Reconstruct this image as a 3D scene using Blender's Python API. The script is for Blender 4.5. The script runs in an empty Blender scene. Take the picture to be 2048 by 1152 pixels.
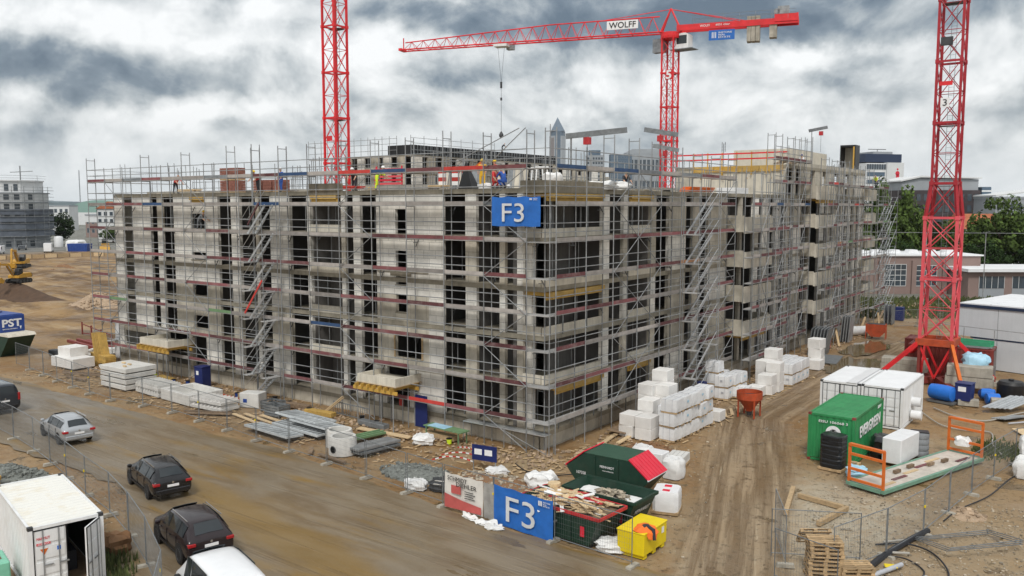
import bpy, bmesh, math, random
from mathutils import Vector, Matrix, noise, Quaternion
R = math.radians
rnd = random.Random(11)
S = bpy.context.scene
COL = S.collection

# ------------------------------------------------------------------ camera
cam_d = bpy.data.cameras.new('camera')
cam = bpy.data.objects.new('camera', cam_d); COL.objects.link(cam)
cam.location = (26.595, -38.792, 13.7)
cam.rotation_euler = (R(90 - 5.51), 0, R(36.59))
cam_d.sensor_width = 36; cam_d.lens = 1701 / 2048 * 36
cam_d.clip_start = 0.5; cam_d.clip_end = 12000
S.camera = cam

# ------------------------------------------------------------------ sun, exposure
SUN_AZ, SUN_EL = 152.0, 50.0          # compass-style azimuth measured clockwise from +Y
sun_d = bpy.data.lights.new('sun', 'SUN'); sun = bpy.data.objects.new('sun', sun_d); COL.objects.link(sun)
sun_d.energy = 1.5; sun_d.angle = R(12); sun_d.color = (1.0, 0.97, 0.92)
sd = Vector((math.sin(R(SUN_AZ)) * math.cos(R(SUN_EL)), math.cos(R(SUN_AZ)) * math.cos(R(SUN_EL)), math.sin(R(SUN_EL))))
sun.rotation_euler = (-sd).to_track_quat('-Z', 'Y').to_euler()
sun.location = sd * 200
S.view_settings.view_transform = 'Standard'; S.view_settings.look = 'None'
S.view_settings.gamma = 1; S.view_settings.exposure = 0.5; S.view_settings.use_curve_mapping = False

# ------------------------------------------------------------------ world: Nishita under a broken cloud deck
W = bpy.data.worlds.new('World'); S.world = W; W.use_nodes = True
nt = W.node_tree; nt.nodes.clear(); NL = nt.links.new
def wn(t, **k):
    n = nt.nodes.new(t)
    for a, b in k.items(): setattr(n, a, b)
    return n
def wmath(op, a, b=None, clamp=False):
    n = wn('ShaderNodeMath', operation=op, use_clamp=clamp)
    for i, v in enumerate((a, b)):
        if v is None: continue
        if isinstance(v, (int, float)): n.inputs[i].default_value = v
        else: NL(v, n.inputs[i])
    return n.outputs[0]
out = wn('ShaderNodeOutputWorld'); bg = wn('ShaderNodeBackground'); bg.inputs[1].default_value = 0.1
NL(bg.outputs[0], out.inputs[0])
sky = wn('ShaderNodeTexSky', sky_type='NISHITA'); sky.sun_disc = False
sky.sun_elevation = R(SUN_EL); sky.sun_rotation = R(SUN_AZ); sky.air_density = 1.5; sky.dust_density = 3
tc = wn('ShaderNodeTexCoord')
rot = wn('ShaderNodeVectorRotate', rotation_type='Z_AXIS'); rot.inputs['Angle'].default_value = R(-36.59)
NL(tc.outputs['Generated'], rot.inputs['Vector'])
sx = wn('ShaderNodeSeparateXYZ'); NL(rot.outputs[0], sx.inputs[0])
dx, dy, dz = sx.outputs
den = wmath('ADD', wmath('MAXIMUM', dz, 0.0), 0.16)
cmb = wn('ShaderNodeCombineXYZ'); NL(wmath('DIVIDE', dx, den), cmb.inputs[0]); NL(wmath('DIVIDE', dy, den), cmb.inputs[1])
def wnoise(scale, detail, rough, w, vec=None, dist=0.0):
    n = wn('ShaderNodeTexNoise', noise_dimensions='4D'); n.inputs['Scale'].default_value = scale
    n.inputs['Detail'].default_value = detail; n.inputs['Roughness'].default_value = rough
    n.inputs['W'].default_value = w; n.inputs['Distortion'].default_value = dist
    NL(vec or cmb.outputs[0], n.inputs['Vector'])
    return n.outputs['Fac']
sq = wn('ShaderNodeMapping'); sq.inputs['Scale'].default_value = (1, 1, 1.35); NL(rot.outputs[0], sq.inputs[0])
n1 = wnoise(3.0, 9, 0.50, 3.1, vec=sq.outputs[0], dist=0.25)
n2 = wnoise(7.5, 8, 0.56, 8.4, vec=sq.outputs[0], dist=0.35)
up = wn('ShaderNodeVectorMath', operation='ADD'); NL(sq.outputs[0], up.inputs[0]); up.inputs[1].default_value = (-.015, 0, .03)
n2u = wnoise(7.5, 8, 0.56, 8.4, vec=up.outputs[0], dist=0.35)      # the same billows a little higher: tops catch the light, undersides are grey
n1u = wnoise(3.0, 9, 0.50, 3.1, vec=up.outputs[0], dist=0.25)
n3 = wnoise(6.0, 9, 0.6, 1.7, vec=rot.outputs[0])
n4 = wnoise(6.0, 9, 0.6, 5.7, vec=rot.outputs[0])
az = wmath('ADD', wmath('ARCTAN2', dx, dy), wmath('MULTIPLY', wmath('SUBTRACT', n3, 0.5), 0.24))
el = wmath('ADD', wmath('ARCSINE', dz), wmath('MULTIPLY', wmath('SUBTRACT', n4, 0.5), 0.12))
base = wmath('ADD', wmath('MULTIPLY', n1, 0.75), wmath('MULTIPLY', n2, 0.75))      # about 0.75 +- 0.2
base = wmath('ADD', wmath('MULTIPLY', wmath('SUBTRACT', base, 0.75), 1.1), 0.775)
base = wmath('ADD', base, wmath('MULTIPLY', wmath('SUBTRACT', n2, n2u), 1.7))
base = wmath('ADD', base, wmath('MULTIPLY', wmath('SUBTRACT', n1, n1u), 1.9))
def blob(px, py, w, h, s):
    """a cloud bank: centre and half-size as bearings of the sky (tenths of a degree scale)"""
    global base
    a0 = math.atan((px - 1024) / 1709); e0 = math.atan((412 - py) / 1709 * math.cos(a0))
    aw = w / 1709; eh = h / 1709
    q = wmath('ADD', wmath('POWER', wmath('ABSOLUTE', wmath('DIVIDE', wmath('SUBTRACT', az, a0), aw)), 2),
              wmath('POWER', wmath('ABSOLUTE', wmath('DIVIDE', wmath('SUBTRACT', el, e0), eh)), 2))
    m = wn('ShaderNodeMapRange', interpolation_type='SMOOTHSTEP')
    NL(q, m.inputs[0]); m.inputs[1].default_value = 0.15; m.inputs[2].default_value = 1.7
    m.inputs[3].default_value = s; m.inputs[4].default_value = 0
    base = wmath('ADD', base, m.outputs[0])
for b in ((240, 165, 380, 60, -0.46), (560, 50, 200, 40, -0.06), (250, 30, 300, 30, 0.14), (1180, 25, 420, 62, -0.62), (960, 135, 170, 42, -0.34),
          (1700, 35, 430, 50, -0.40), (1500, 85, 220, 36, -0.22), (1330, 110, 240, 32, -0.2), (640, 280, 180, 22, -0.12),
          (300, 290, 260, 22, -0.10), (1760, 160, 200, 40, 0.10), (1230, 215, 260, 40, 0.16), (700, 130, 110, 70, 0.14),
          (480, 60, 130, 40, 0.10), (1600, 260, 260, 40, 0.08), (420, 235, 160, 28, 0.16), (60, 40, 120, 26, 0.12), (150, 330, 200, 40, 0.06)):
    blob(*b)
ramp = wn('ShaderNodeValToRGB'); NL(base, ramp.inputs[0])
cr = ramp.color_ramp
K = 11.0
stops = [(0.0, (0.080, 0.112, 0.152)), (0.25, (0.145, 0.182, 0.222)), (0.5, (0.32, 0.35, 0.372)), (0.72, (0.50, 0.52, 0.53)), (1.0, (0.67, 0.68, 0.685))]
cr.elements[0].position, cr.elements[-1].position = 0, 1
for p, c in stops[1:-1]: cr.elements.new(p)
for e, (p, c) in zip(sorted(cr.elements, key=lambda e: e.position), stops): e.position = p; e.color = (*c, 1)
# pale air low over the horizon
hz = wn('ShaderNodeMapRange'); NL(dz, hz.inputs[0]); hz.inputs[1].default_value = 0.0; hz.inputs[2].default_value = 0.10
hz.inputs[3].default_value = 0.62; hz.inputs[4].default_value = 0.0
mixh = wn('ShaderNodeMix', data_type='RGBA'); NL(hz.outputs[0], mixh.inputs['Factor']); NL(ramp.outputs[0], mixh.inputs['A'])
mixh.inputs['B'].default_value = (0.50, 0.545, 0.57, 1)
sc = wn('ShaderNodeVectorMath', operation='SCALE'); NL(mixh.outputs['Result'], sc.inputs[0]); sc.inputs['Scale'].default_value = K
mixs = wn('ShaderNodeMix', data_type='RGBA'); mixs.inputs['Factor'].default_value = 0.94
NL(sky.outputs[0], mixs.inputs['A']); NL(sc.outputs[0], mixs.inputs['B'])
NL(mixs.outputs['Result'], bg.inputs[0])

# ------------------------------------------------------------------ materials
MATS = {}
def srgb(r, g, b):
    f = lambda c: (c / 255 / 12.92) if c / 255 <= 0.04045 else ((c / 255 + 0.055) / 1.055) ** 2.4
    return (f(r), f(g), f(b))
def mat(name, col, rough=0.7, metal=0.0, var=0.12, scale=3.0, bump=0.0, bscale=30.0, streak=0.0, dirt=0.0, dirtcol=(0.16, 0.12, 0.08),
        objvar=0.0, island=0.0, spec=0.4, coat=0.0, trans=0.0, alpha=1.0, joints=None):
    if name in MATS: return MATS[name]
    m = bpy.data.materials.new(name); m.use_nodes = True; t = m.node_tree; L = t.links.new
    bs = t.nodes['Principled BSDF']
    bs.inputs['Roughness'].default_value = rough; bs.inputs['Metallic'].default_value = metal
    bs.inputs['Specular IOR Level'].default_value = spec; bs.inputs['Coat Weight'].default_value = coat
    bs.inputs['Transmission Weight'].default_value = trans; bs.inputs['Alpha'].default_value = alpha
    g = t.nodes.new('ShaderNodeNewGeometry')
    def nz(sc, det, vec, ro=0.6):
        n = t.nodes.new('ShaderNodeTexNoise'); n.inputs['Scale'].default_value = sc; n.inputs['Detail'].default_value = det
        n.inputs['Roughness'].default_value = ro; L(vec, n.inputs['Vector']); return n.outputs['Fac']
    def mr(x, a, b, c, d):
        n = t.nodes.new('ShaderNodeMapRange'); L(x, n.inputs[0])
        for i, v in enumerate((a, b, c, d)): n.inputs[i + 1].default_value = v
        return n.outputs[0]
    def mul(a, b):
        n = t.nodes.new('ShaderNodeMath'); n.operation = 'MULTIPLY'
        for i, v in enumerate((a, b)):
            if isinstance(v, float): n.inputs[i].default_value = v
            else: L(v, n.inputs[i])
        return n.outputs[0]
    v = mr(nz(scale, 6, g.outputs['Position']), 0.3, 0.7, 1 - var, 1 + var)
    if streak:
        mp = t.nodes.new('ShaderNodeMapping'); mp.inputs['Scale'].default_value = (2.2, 2.2, 0.22); L(g.outputs['Position'], mp.inputs[0])
        v = mul(v, mr(nz(1.6, 5, mp.outputs[0], 0.7), 0.42, 0.68, 1.0, 1 - streak))
    if joints:
        sp = t.nodes.new('ShaderNodeSeparateXYZ'); L(g.outputs['Position'], sp.inputs[0]); ad = t.nodes.new('ShaderNodeMath'); L(sp.outputs[0], ad.inputs[0]); L(sp.outputs[1], ad.inputs[1])
        cb = t.nodes.new('ShaderNodeCombineXYZ'); L(ad.outputs[0], cb.inputs[0]); L(sp.outputs[2], cb.inputs[1])
        bt = t.nodes.new('ShaderNodeTexBrick'); L(cb.outputs[0], bt.inputs['Vector']); bt.inputs['Scale'].default_value = 1.0
        bt.inputs['Brick Width'].default_value = joints[0]; bt.inputs['Row Height'].default_value = joints[1]; bt.inputs['Mortar Size'].default_value = joints[2]; bt.inputs['Mortar Smooth'].default_value = .2
        bt.inputs['Color1'].default_value = (1, 1, 1, 1); bt.inputs['Color2'].default_value = (joints[4],) * 3 + (1,); bt.inputs['Mortar'].default_value = (joints[3],) * 3 + (1,)
        v = mul(v, bt.outputs['Color'])
    if objvar:
        oi = t.nodes.new('ShaderNodeObjectInfo'); v = mul(v, mr(oi.outputs['Random'], 0, 1, 1 - objvar, 1 + objvar))
    if island:
        v = mul(v, mr(g.outputs['Random Per Island'], 0, 1, 1 - island, 1 + island))
    rgb = t.nodes.new('ShaderNodeRGB'); rgb.outputs[0].default_value = (*col, 1)
    s = t.nodes.new('ShaderNodeVectorMath'); s.operation = 'SCALE'; L(rgb.outputs[0], s.inputs[0]); L(v, s.inputs['Scale'])
    c = s.outputs[0]
    if dirt:
        mx = t.nodes.new('ShaderNodeMix'); mx.data_type = 'RGBA'
        L(mr(nz(scale * 0.7 + 0.3, 7, g.outputs['Position'], 0.7), 0.5, 0.72, 0, dirt), mx.inputs['Factor'])
        L(c, mx.inputs['A']); mx.inputs['B'].default_value = (*dirtcol, 1); c = mx.outputs['Result']
    L(c, bs.inputs['Base Color'])
    if bump:
        b = t.nodes.new('ShaderNodeBump'); b.inputs['Strength'].default_value = bump; b.inputs['Distance'].default_value = 0.03
        L(nz(bscale, 5, g.outputs['Position']), b.inputs['Height']); L(b.outputs[0], bs.inputs['Normal'])
    MATS[name] = m
    return m

M = dict(
    concrete=mat('concrete', (0.51, 0.47, 0.39), .9, joints=(1.35, 2.75, .022, .62, .86), var=.26, scale=.9, streak=.10, bump=.25, bscale=14, dirt=.35, dirtcol=(.33, .28, .19), objvar=.1),
    concrete_slab=mat('concrete_slab', (0.30, 0.27, 0.21), .9, var=.3, scale=.9, streak=.2, bump=.25, bscale=14),
    concrete_new=mat('concrete_new', (0.63, 0.585, 0.49), .9, joints=(2.4, 5.0, .015, .8, .93), var=.14, scale=.9, streak=.18, bump=.15, bscale=20),
    limebrick=mat('limebrick', (0.75, 0.725, 0.665), .92, joints=(1.0, .5, .022, .62, .88), var=.16, scale=1.1, streak=.05, bump=.2, bscale=10, objvar=.14, dirt=.25, dirtcol=(.40, .36, .28)),
    loggia=mat('loggia', (0.17, 0.16, 0.148), .95, var=.2, scale=.6, streak=.2), shaded_interior=mat('shaded_interior', (0.11, 0.104, 0.098), .95, var=.2, scale=.5),  # shade of the recesses is put into these darker wall colours
    precast=mat('precast', (0.62, 0.61, 0.58), .85, var=.08, scale=1.5, streak=.12, bump=.1, objvar=.05, dirt=.15, dirtcol=(.4, .36, .28)),
    galv=mat('galv', (0.28, 0.29, 0.295), .45, .35, var=.25, scale=2, objvar=.2),
    galv_dark=mat('galv_dark', (0.22, 0.235, 0.245), .5, .5, var=.25, scale=3, objvar=.2),
    steel_dark=mat('steel_dark', (0.06, 0.062, 0.065), .55, .4, var=.25),
    alu=mat('alu', (0.55, 0.57, 0.58), .38, .7, var=.12, objvar=.1),
    wood=mat('wood', (0.42, 0.30, 0.17), .85, var=.2, scale=6, objvar=.18, bump=.2, island=.12),
    wood_new=mat('wood_new', (0.56, 0.42, 0.25), .8, var=.15, scale=6, objvar=.14, island=.14),
    wood_old=mat('wood_old', (0.20, 0.14, 0.09), .9, var=.3, scale=6, objvar=.25, island=.2),
    pallet_wood=mat('pallet_wood', (0.40, 0.28, 0.155), .85, var=.25, scale=6, objvar=.25, island=.2),
    formply=mat('formply', (0.48, 0.31, 0.085), .6, var=.2, scale=3, objvar=.12, dirt=.35, dirtcol=(.25, .19, .1)),
    formbeam=mat('formbeam', (0.50, 0.30, 0.06), .6, var=.15, scale=3, objvar=.15),
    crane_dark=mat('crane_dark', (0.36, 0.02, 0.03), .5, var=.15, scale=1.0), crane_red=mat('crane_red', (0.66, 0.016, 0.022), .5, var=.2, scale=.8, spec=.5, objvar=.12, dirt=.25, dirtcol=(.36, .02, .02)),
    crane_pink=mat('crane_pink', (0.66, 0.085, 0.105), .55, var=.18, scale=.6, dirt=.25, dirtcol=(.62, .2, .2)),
    orange=mat('orange', (0.62, 0.14, 0.02), .5, var=.12, scale=2, dirt=.2, dirtcol=(.35, .2, .1)),
    orange_dull=mat('orange_dull', (0.42, 0.065, 0.02), .6, var=.25, scale=2, dirt=.4, dirtcol=(.22, .12, .08)),
    white_paint=mat('white_paint', (0.74, 0.75, 0.75), .5, var=.05, scale=1.5, streak=.10, dirt=.18, dirtcol=(.5, .42, .3)),
    white_wrap=mat('white_wrap', (0.71, 0.715, 0.72), .4, var=.06, scale=2.5, bump=.35, bscale=7, objvar=.06),
    block_white=mat('block_white', (0.73, 0.715, 0.69), .8, dirt=.22, dirtcol=(.5, .45, .37), var=.07, scale=2, objvar=.06, bump=.15, bscale=9),
    sack=mat('sack', (0.72, 0.72, 0.71), .75, var=.1, scale=3, bump=.6, bscale=6, objvar=.08, dirt=.2, dirtcol=(.45, .38, .3)),
    green_paint=mat('green_paint', (0.028, 0.24, 0.08), .5, var=.18, scale=1.0, streak=.2, dirt=.22, dirtcol=(.05, .14, .06)),
    green_dark=mat('green_dark', (0.012, 0.040, 0.026), .5, var=.2, scale=2, dirt=.25, dirtcol=(.08, .08, .06)),
    green_mid=mat('green_mid', (0.05, 0.30, 0.16), .5, var=.15, scale=2),
    red_paint=mat('red_paint', (0.62, 0.02, 0.045), .45, var=.1, scale=2),
    red_rim=mat('red_rim', (0.45, 0.03, 0.035), .5, var=.25, scale=4, dirt=.2),
    red_brown=mat('red_brown', (0.20, 0.035, 0.028), .6, var=.25, scale=1, dirt=.3, dirtcol=(.12, .06, .04)),
    blue=mat('blue', (0.022, 0.06, 0.25), .5, var=.1, scale=2),
    blue_dark=mat('blue_dark', (0.012, 0.022, 0.115), .5, var=.12, scale=2),
    blue_bright=mat('blue_bright', (0.02, 0.16, 0.60), .4, var=.1, scale=2),
    blue_banner=mat('blue_banner', (0.018, 0.13, 0.46), .6, var=.16, scale=2.2, bump=.2, bscale=2.5, dirt=.12, dirtcol=(.05, .2, .45)),
    blue_sheet=mat('blue_sheet', (0.35, 0.58, 0.72), .45, var=.15, scale=3, bump=.5, bscale=5),
    yellow=mat('yellow', (0.74, 0.56, 0.008), .5, var=.06, scale=2, dirt=.08),
    yellow_mach=mat('yellow_mach', (0.50, 0.27, 0.03), .5, var=.12, scale=2, dirt=.25),
    white_sign=mat('white_sign', (0.78, 0.78, 0.78), .5, var=.04),
    banner_white=mat('banner_white', (0.66, 0.63, 0.58), .7, var=.1, scale=1.5, bump=.25, bscale=2.5, dirt=.15, dirtcol=(.45, .4, .33)),
    letter_white=mat('letter_white', (.60, .61, .62), .6, var=.1, scale=2), banner_red=mat('banner_red', (0.48, 0.10, 0.09), .7, var=.15, scale=2),
    black=mat('black', (0.012, 0.012, 0.013), .45, var=.2, bump=.3, bscale=8),
    black_wrap=mat('black_wrap', (0.012, 0.013, 0.015), .3, var=.2, bump=.6, bscale=6),
    rubber=mat('rubber', (0.018, 0.018, 0.019), .8, var=.2),
    glass=mat('glass', (0.02, 0.026, 0.03), .08, var=.1, spec=.6),
    glass_far=mat('glass_far', (0.05, 0.065, 0.08), .15, var=.3, scale=.3, spec=.6),
    car_black=mat('car_black', (0.010, 0.010, 0.012), .22, var=.05, coat=.35, spec=.4),
    car_brown=mat('car_brown', (0.022, 0.014, 0.016), .25, .2, var=.05, coat=.4, spec=.4),
    car_silver=mat('car_silver', (0.42, 0.44, 0.46), .3, .5, var=.04, coat=.6, spec=.5),
    car_slate=mat('car_slate', (0.025, 0.032, 0.042), .25, .2, var=.05, coat=.8),
    car_white=mat('car_white', (0.78, 0.79, 0.80), .3, var=.03, coat=.5),
    light_red=mat('light_red', (0.35, 0.012, 0.015), .2, spec=.6),
    chrome=mat('chrome', (0.6, 0.6, 0.6), .2, .9),
    skin=mat('skin', (0.50, 0.30, 0.21), .6),
    hivis=mat('hivis', (0.62, 0.80, 0.03), .7, var=.1), vest_red=mat('vest_red', (0.65, 0.05, 0.05), .7, var=.1),
    vest_orange=mat('vest_orange', (0.80, 0.16, 0.02), .7, var=.1), vest_yellow=mat('vest_yellow', (0.70, 0.42, 0.03), .7, var=.1),
    cloth_blue=mat('cloth_blue', (0.03, 0.09, 0.35), .8), cloth_dark=mat('cloth_dark', (0.03, 0.032, 0.04), .85), cloth_grey=mat('cloth_grey', (0.14, 0.15, 0.16), .85),
    helmet_yellow=mat('helmet_yellow', (0.78, 0.52, 0.01), .35), helmet_white=mat('helmet_white', (0.75, 0.75, 0.75), .35), helmet_blue=mat('helmet_blue', (0.03, 0.03, 0.16), .35),
    sand=mat('sand', (0.22, 0.12, 0.06), .95, var=.2, scale=2, bump=.6, bscale=8),
    gravel_pile=mat('gravel_pile', (0.17, 0.18, 0.165), .95, var=.35, scale=8, bump=.9, bscale=14, island=.35),
    rib_grey=mat('rib_grey', (.50, .53, .54), .5, var=.15, objvar=.15), stones=mat('stones', (0.34, 0.29, 0.22), .95, var=.15, island=.45),
    rubble=mat('rubble', (0.34, 0.25, 0.17), .95, var=.2, island=.4),
    roof_tile=mat('roof_tile', (0.36, 0.12, 0.055), .85, var=.2, scale=.8), brick_far=mat('brick_far', (0.25, 0.18, 0.16), .9, var=.08, scale=.4),
    brick_dark=mat('brick_dark', (0.055, 0.045, 0.048), .9, var=.15, scale=.5), brick_red=mat('brick_red', (0.24, 0.10, 0.075), .9, var=.3, scale=4, objvar=.1, island=.25),
    far_white=mat('far_white', (0.62, 0.63, 0.63), .8, var=.05, scale=.3), far_grey=mat('far_grey', (0.30, 0.32, 0.34), .8, var=.08, scale=.2),
    far_glass=mat('far_glass', (0.085, 0.125, 0.17), .5, var=.15, scale=.05, spec=.3), module=mat('module', (0.58, 0.61, 0.635), .5, var=.04, scale=.8, streak=.06),
    roof_white=mat('roof_white', (0.72, 0.73, 0.74), .6, var=.06, scale=.8), rim_blue=mat('rim_blue', (0.02, 0.035, 0.075), .5),
    net=mat('net', (0.10, 0.115, 0.14), .8, var=.3, scale=.5), leaf=mat('leaf', (0.065, 0.100, 0.025), .9, var=.3, scale=.5, island=.45, spec=.1),
    leaf_dark=mat('leaf_dark', (0.026, 0.048, 0.015), .9, var=.3, scale=.5, island=.45, spec=.1), bark=mat('bark', (0.09, 0.07, 0.05), .95, var=.3, scale=4),
    grass=mat('grass', (0.075, 0.092, 0.030), .9, var=.3, scale=2, island=.4), hose=mat('hose', (0.015, 0.016, 0.02), .5), pipe_grey=mat('pipe_grey', (0.42, 0.43, 0.46), .5, var=.1),
    cable_pale=mat('cable_pale', (0.36, 0.34, 0.30), .7), mint=mat('mint', (0.20, 0.50, 0.36), .5, var=.1),
    plankdeck=mat('plankdeck', (0.36, 0.355, 0.345), .75, .1, var=.2, scale=2, objvar=.18),
    toe_red=mat('toe_red', (0.165, 0.060, 0.064), .85, var=.25, scale=1.2, objvar=.45, dirt=.7, dirtcol=(.27, .21, .20)),
    toe_grey=mat('toe_grey', (0.31, 0.285, 0.265), .85, var=.2, scale=2, objvar=.3), toe_bright=mat('toe_bright', (0.50, 0.05, 0.04), .7, var=.2, scale=2, objvar=.2),
    toe_blue=mat('toe_blue', (0.03, 0.07, 0.16), .7, var=.2, scale=2), toe_green=mat('toe_green', (0.14, 0.24, 0.12), .7, var=.2, scale=2), toe_orange=mat('toe_orange', (0.45, 0.23, 0.12), .8, var=.2, scale=2),
    ballast=mat('ballast', (0.40, 0.37, 0.31), .9, var=.18, scale=1.5, streak=.3, dirt=.3, dirtcol=(.2, .17, .12), bump=.2), deck_mint=mat('deck_mint', (0.15, 0.29, 0.21), .6, var=.15, dirt=.3, dirtcol=(.4, .33, .25)),
    deck_pale=mat('deck_pale', (0.52, 0.47, 0.41), .8, var=.2, scale=2, dirt=.35, dirtcol=(.28, .17, .13)), tyre_grey=mat('tyre_grey', (0.20, 0.21, 0.22), .8, var=.15),
)

# ------------------------------------------------------------------ mesh helpers
class MB:
    def __init__(s): s.v = []; s.f = []; s.m = []
    def add(s, vs, fs, mi=0):
        n = len(s.v); s.v += [tuple(v) for v in vs]; s.f += [tuple(i + n for i in f) for f in fs]; s.m += [mi] * len(fs); return s
    BF = [(0, 3, 2, 1), (4, 5, 6, 7), (0, 1, 5, 4), (1, 2, 6, 5), (2, 3, 7, 6), (3, 0, 4, 7)]
    def box(s, x0, x1, y0, y1, z0, z1, mi=0):
        return s.add([(x0, y0, z0), (x1, y0, z0), (x1, y1, z0), (x0, y1, z0), (x0, y0, z1), (x1, y0, z1), (x1, y1, z1), (x0, y1, z1)], MB.BF, mi)
    def obox(s, c, sz, rot=None, mi=0):
        hx, hy, hz = sz[0] / 2, sz[1] / 2, sz[2] / 2
        vs = [Vector(p) for p in ((-hx, -hy, -hz), (hx, -hy, -hz), (hx, hy, -hz), (-hx, hy, -hz), (-hx, -hy, hz), (hx, -hy, hz), (hx, hy, hz), (-hx, hy, hz))]
        if rot is not None:
            if isinstance(rot, (int, float)): rot = Matrix.Rotation(rot, 3, 'Z')
            vs = [rot @ v for v in vs]
        c = Vector(c)
        return s.add([c + v for v in vs], MB.BF, mi)
    def tube(s, p0, p1, r, n=6, mi=0, r1=None, caps=True):
        p0, p1 = Vector(p0), Vector(p1); d = (p1 - p0).normalized(); r1 = r if r1 is None else r1
        u = d.orthogonal().normalized(); w = d.cross(u)
        vs = []
        for p, q in ((p0, r), (p1, r1)):
            for k in range(n):
                a = 2 * math.pi * k / n; vs.append(p + (u * math.cos(a) + w * math.sin(a)) * q)
        fs = [(k, (k + 1) % n, n + (k + 1) % n, n + k) for k in range(n)]
        if caps: fs += [tuple(range(n))[::-1], tuple(range(n, 2 * n))]
        return s.add(vs, fs, mi)
    def path(s, pts, r, n=6, mi=0):
        pts = [Vector(p) for p in pts]; rings = []
        for i, p in enumerate(pts):
            d = (pts[min(i + 1, len(pts) - 1)] - pts[max(i - 1, 0)]).normalized()
            up = Vector((0, 0, 1)) if abs(d.z) < .9 else Vector((1, 0, 0))
            u = d.cross(up).normalized(); w = d.cross(u)
            rr = r[i] if isinstance(r, (list, tuple)) else r
            rings.append([p + (u * math.cos(2 * math.pi * k / n) + w * math.sin(2 * math.pi * k / n)) * rr for k in range(n)])
        vs = [v for g in rings for v in g]; fs = []
        for i in range(len(rings) - 1):
            for k in range(n): fs.append((i * n + k, i * n + (k + 1) % n, (i + 1) * n + (k + 1) % n, (i + 1) * n + k))
        fs += [tuple(range(n))[::-1], tuple(range((len(rings) - 1) * n, len(rings) * n))]
        return s.add(vs, fs, mi)
    def prism(s, poly, a, b, axis='y', mi=0):
        mk = {'x': lambda u, v, t: (t, u, v), 'y': lambda u, v, t: (u, t, v), 'z': lambda u, v, t: (u, v, t)}[axis]
        n = len(poly)
        vs = [mk(u, v, a) for u, v in poly] + [mk(u, v, b) for u, v in poly]
        fs = [(k, (k + 1) % n, n + (k + 1) % n, n + k) for k in range(n)] + [tuple(range(n))[::-1], tuple(range(n, 2 * n))]
        return s.add(vs, fs, mi)
    def lathe(s, prof, n=16, mi=0, c=(0, 0, 0), axis='z'):
        vs = []
        for r, z in prof:
            for k in range(n):
                a = 2 * math.pi * k / n; x, y = r * math.cos(a), r * math.sin(a)
                p = (x, y, z) if axis == 'z' else ((x, z, y) if axis == 'y' else (z, x, y))
                vs.append((p[0] + c[0], p[1] + c[1], p[2] + c[2]))
        fs = []
        for i in range(len(prof) - 1):
            for k in range(n): fs.append((i * n + k, i * n + (k + 1) % n, (i + 1) * n + (k + 1) % n, (i + 1) * n + k))
        if prof[0][0] > 1e-4: fs.append(tuple(range(n))[::-1])
        if prof[-1][0] > 1e-4: fs.append(tuple(range((len(prof) - 1) * n, len(prof) * n)))
        return s.add(vs, fs, mi)
    def quad(s, a, b, c, d, mi=0): return s.add([a, b, c, d], [(0, 1, 2, 3)], mi)
    def mesh(s, name, mats, smooth=False, bevel=0.0, angle=35):
        me = bpy.data.meshes.new(name); me.from_pydata(s.v, [], s.f)
        if not isinstance(mats, (list, tuple)): mats = [mats]
        for m in mats: me.materials.append(M[m] if isinstance(m, str) else m)
        if any(s.m): me.polygons.foreach_set('material_index', s.m)
        bm = bmesh.new(); bm.from_mesh(me)
        bmesh.ops.recalc_face_normals(bm, faces=bm.faces)
        if bevel: bmesh.ops.bevel(bm, geom=list(bm.edges), offset=bevel, segments=1, affect='EDGES', clamp_overlap=True)
        bm.to_mesh(me); bm.free()
        if smooth:
            me.polygons.foreach_set('use_smooth', [True] * len(me.polygons)); me.set_sharp_from_angle(angle=R(angle))
        me.update()
        return me
def link(name, me, parent=None, loc=(0, 0, 0), rz=0.0, rot=None):
    o = bpy.data.objects.new(name, me); COL.objects.link(o); o.parent = parent; o.location = loc
    if rot is not None:
        o.rotation_mode = 'QUATERNION'; o.rotation_quaternion = rot
    else: o.rotation_euler = (0, 0, rz)
    return o
def tag(o, label, cat, group=None, kind=None):
    if label: o['label'] = label
    if cat: o['category'] = cat
    if group: o['group'] = group
    if kind: o['kind'] = kind
    return o
def thing(name, label, cat, loc=(0, 0, 0), rz=0.0, group=None):
    o = link(name, None, None, loc, rz); o.empty_display_size = .3
    return tag(o, label, cat, group)
def part(name, mb, mats, parent, loc=(0, 0, 0), rz=0.0, smooth=False, bevel=0.0, rot=None):
    return link(name, mb.mesh(name, mats, smooth, bevel), parent, loc, rz, rot)
def solo(name, mb, mats, label, cat, loc=(0, 0, 0), rz=0.0, group=None, smooth=False, bevel=0.0):
    return tag(part(name, mb, mats, None, loc, rz, smooth, bevel), label, cat, group)
def setting(name, mb, mats, smooth=False):
    o = part(name, mb, mats, None, smooth=smooth); o['kind'] = 'structure'; return o
CACHE = {}
def cmesh(key, fn):
    if key not in CACHE: CACHE[key] = fn()
    return CACHE[key]
ZAX = Vector((0, 0, 1))
def bar(parent, name, p0, p1, r, m, n=6):
    p0, p1 = Vector(p0), Vector(p1); d = p1 - p0; L = round(d.length, 2)
    me = cmesh(('bar', r, L, m, n), lambda: MB().tube((0, 0, 0), (0, 0, L), r, n).mesh('bar', m, smooth=True, angle=50))
    return link(name, me, parent, p0, rot=ZAX.rotation_difference(d.normalized()))
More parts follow.
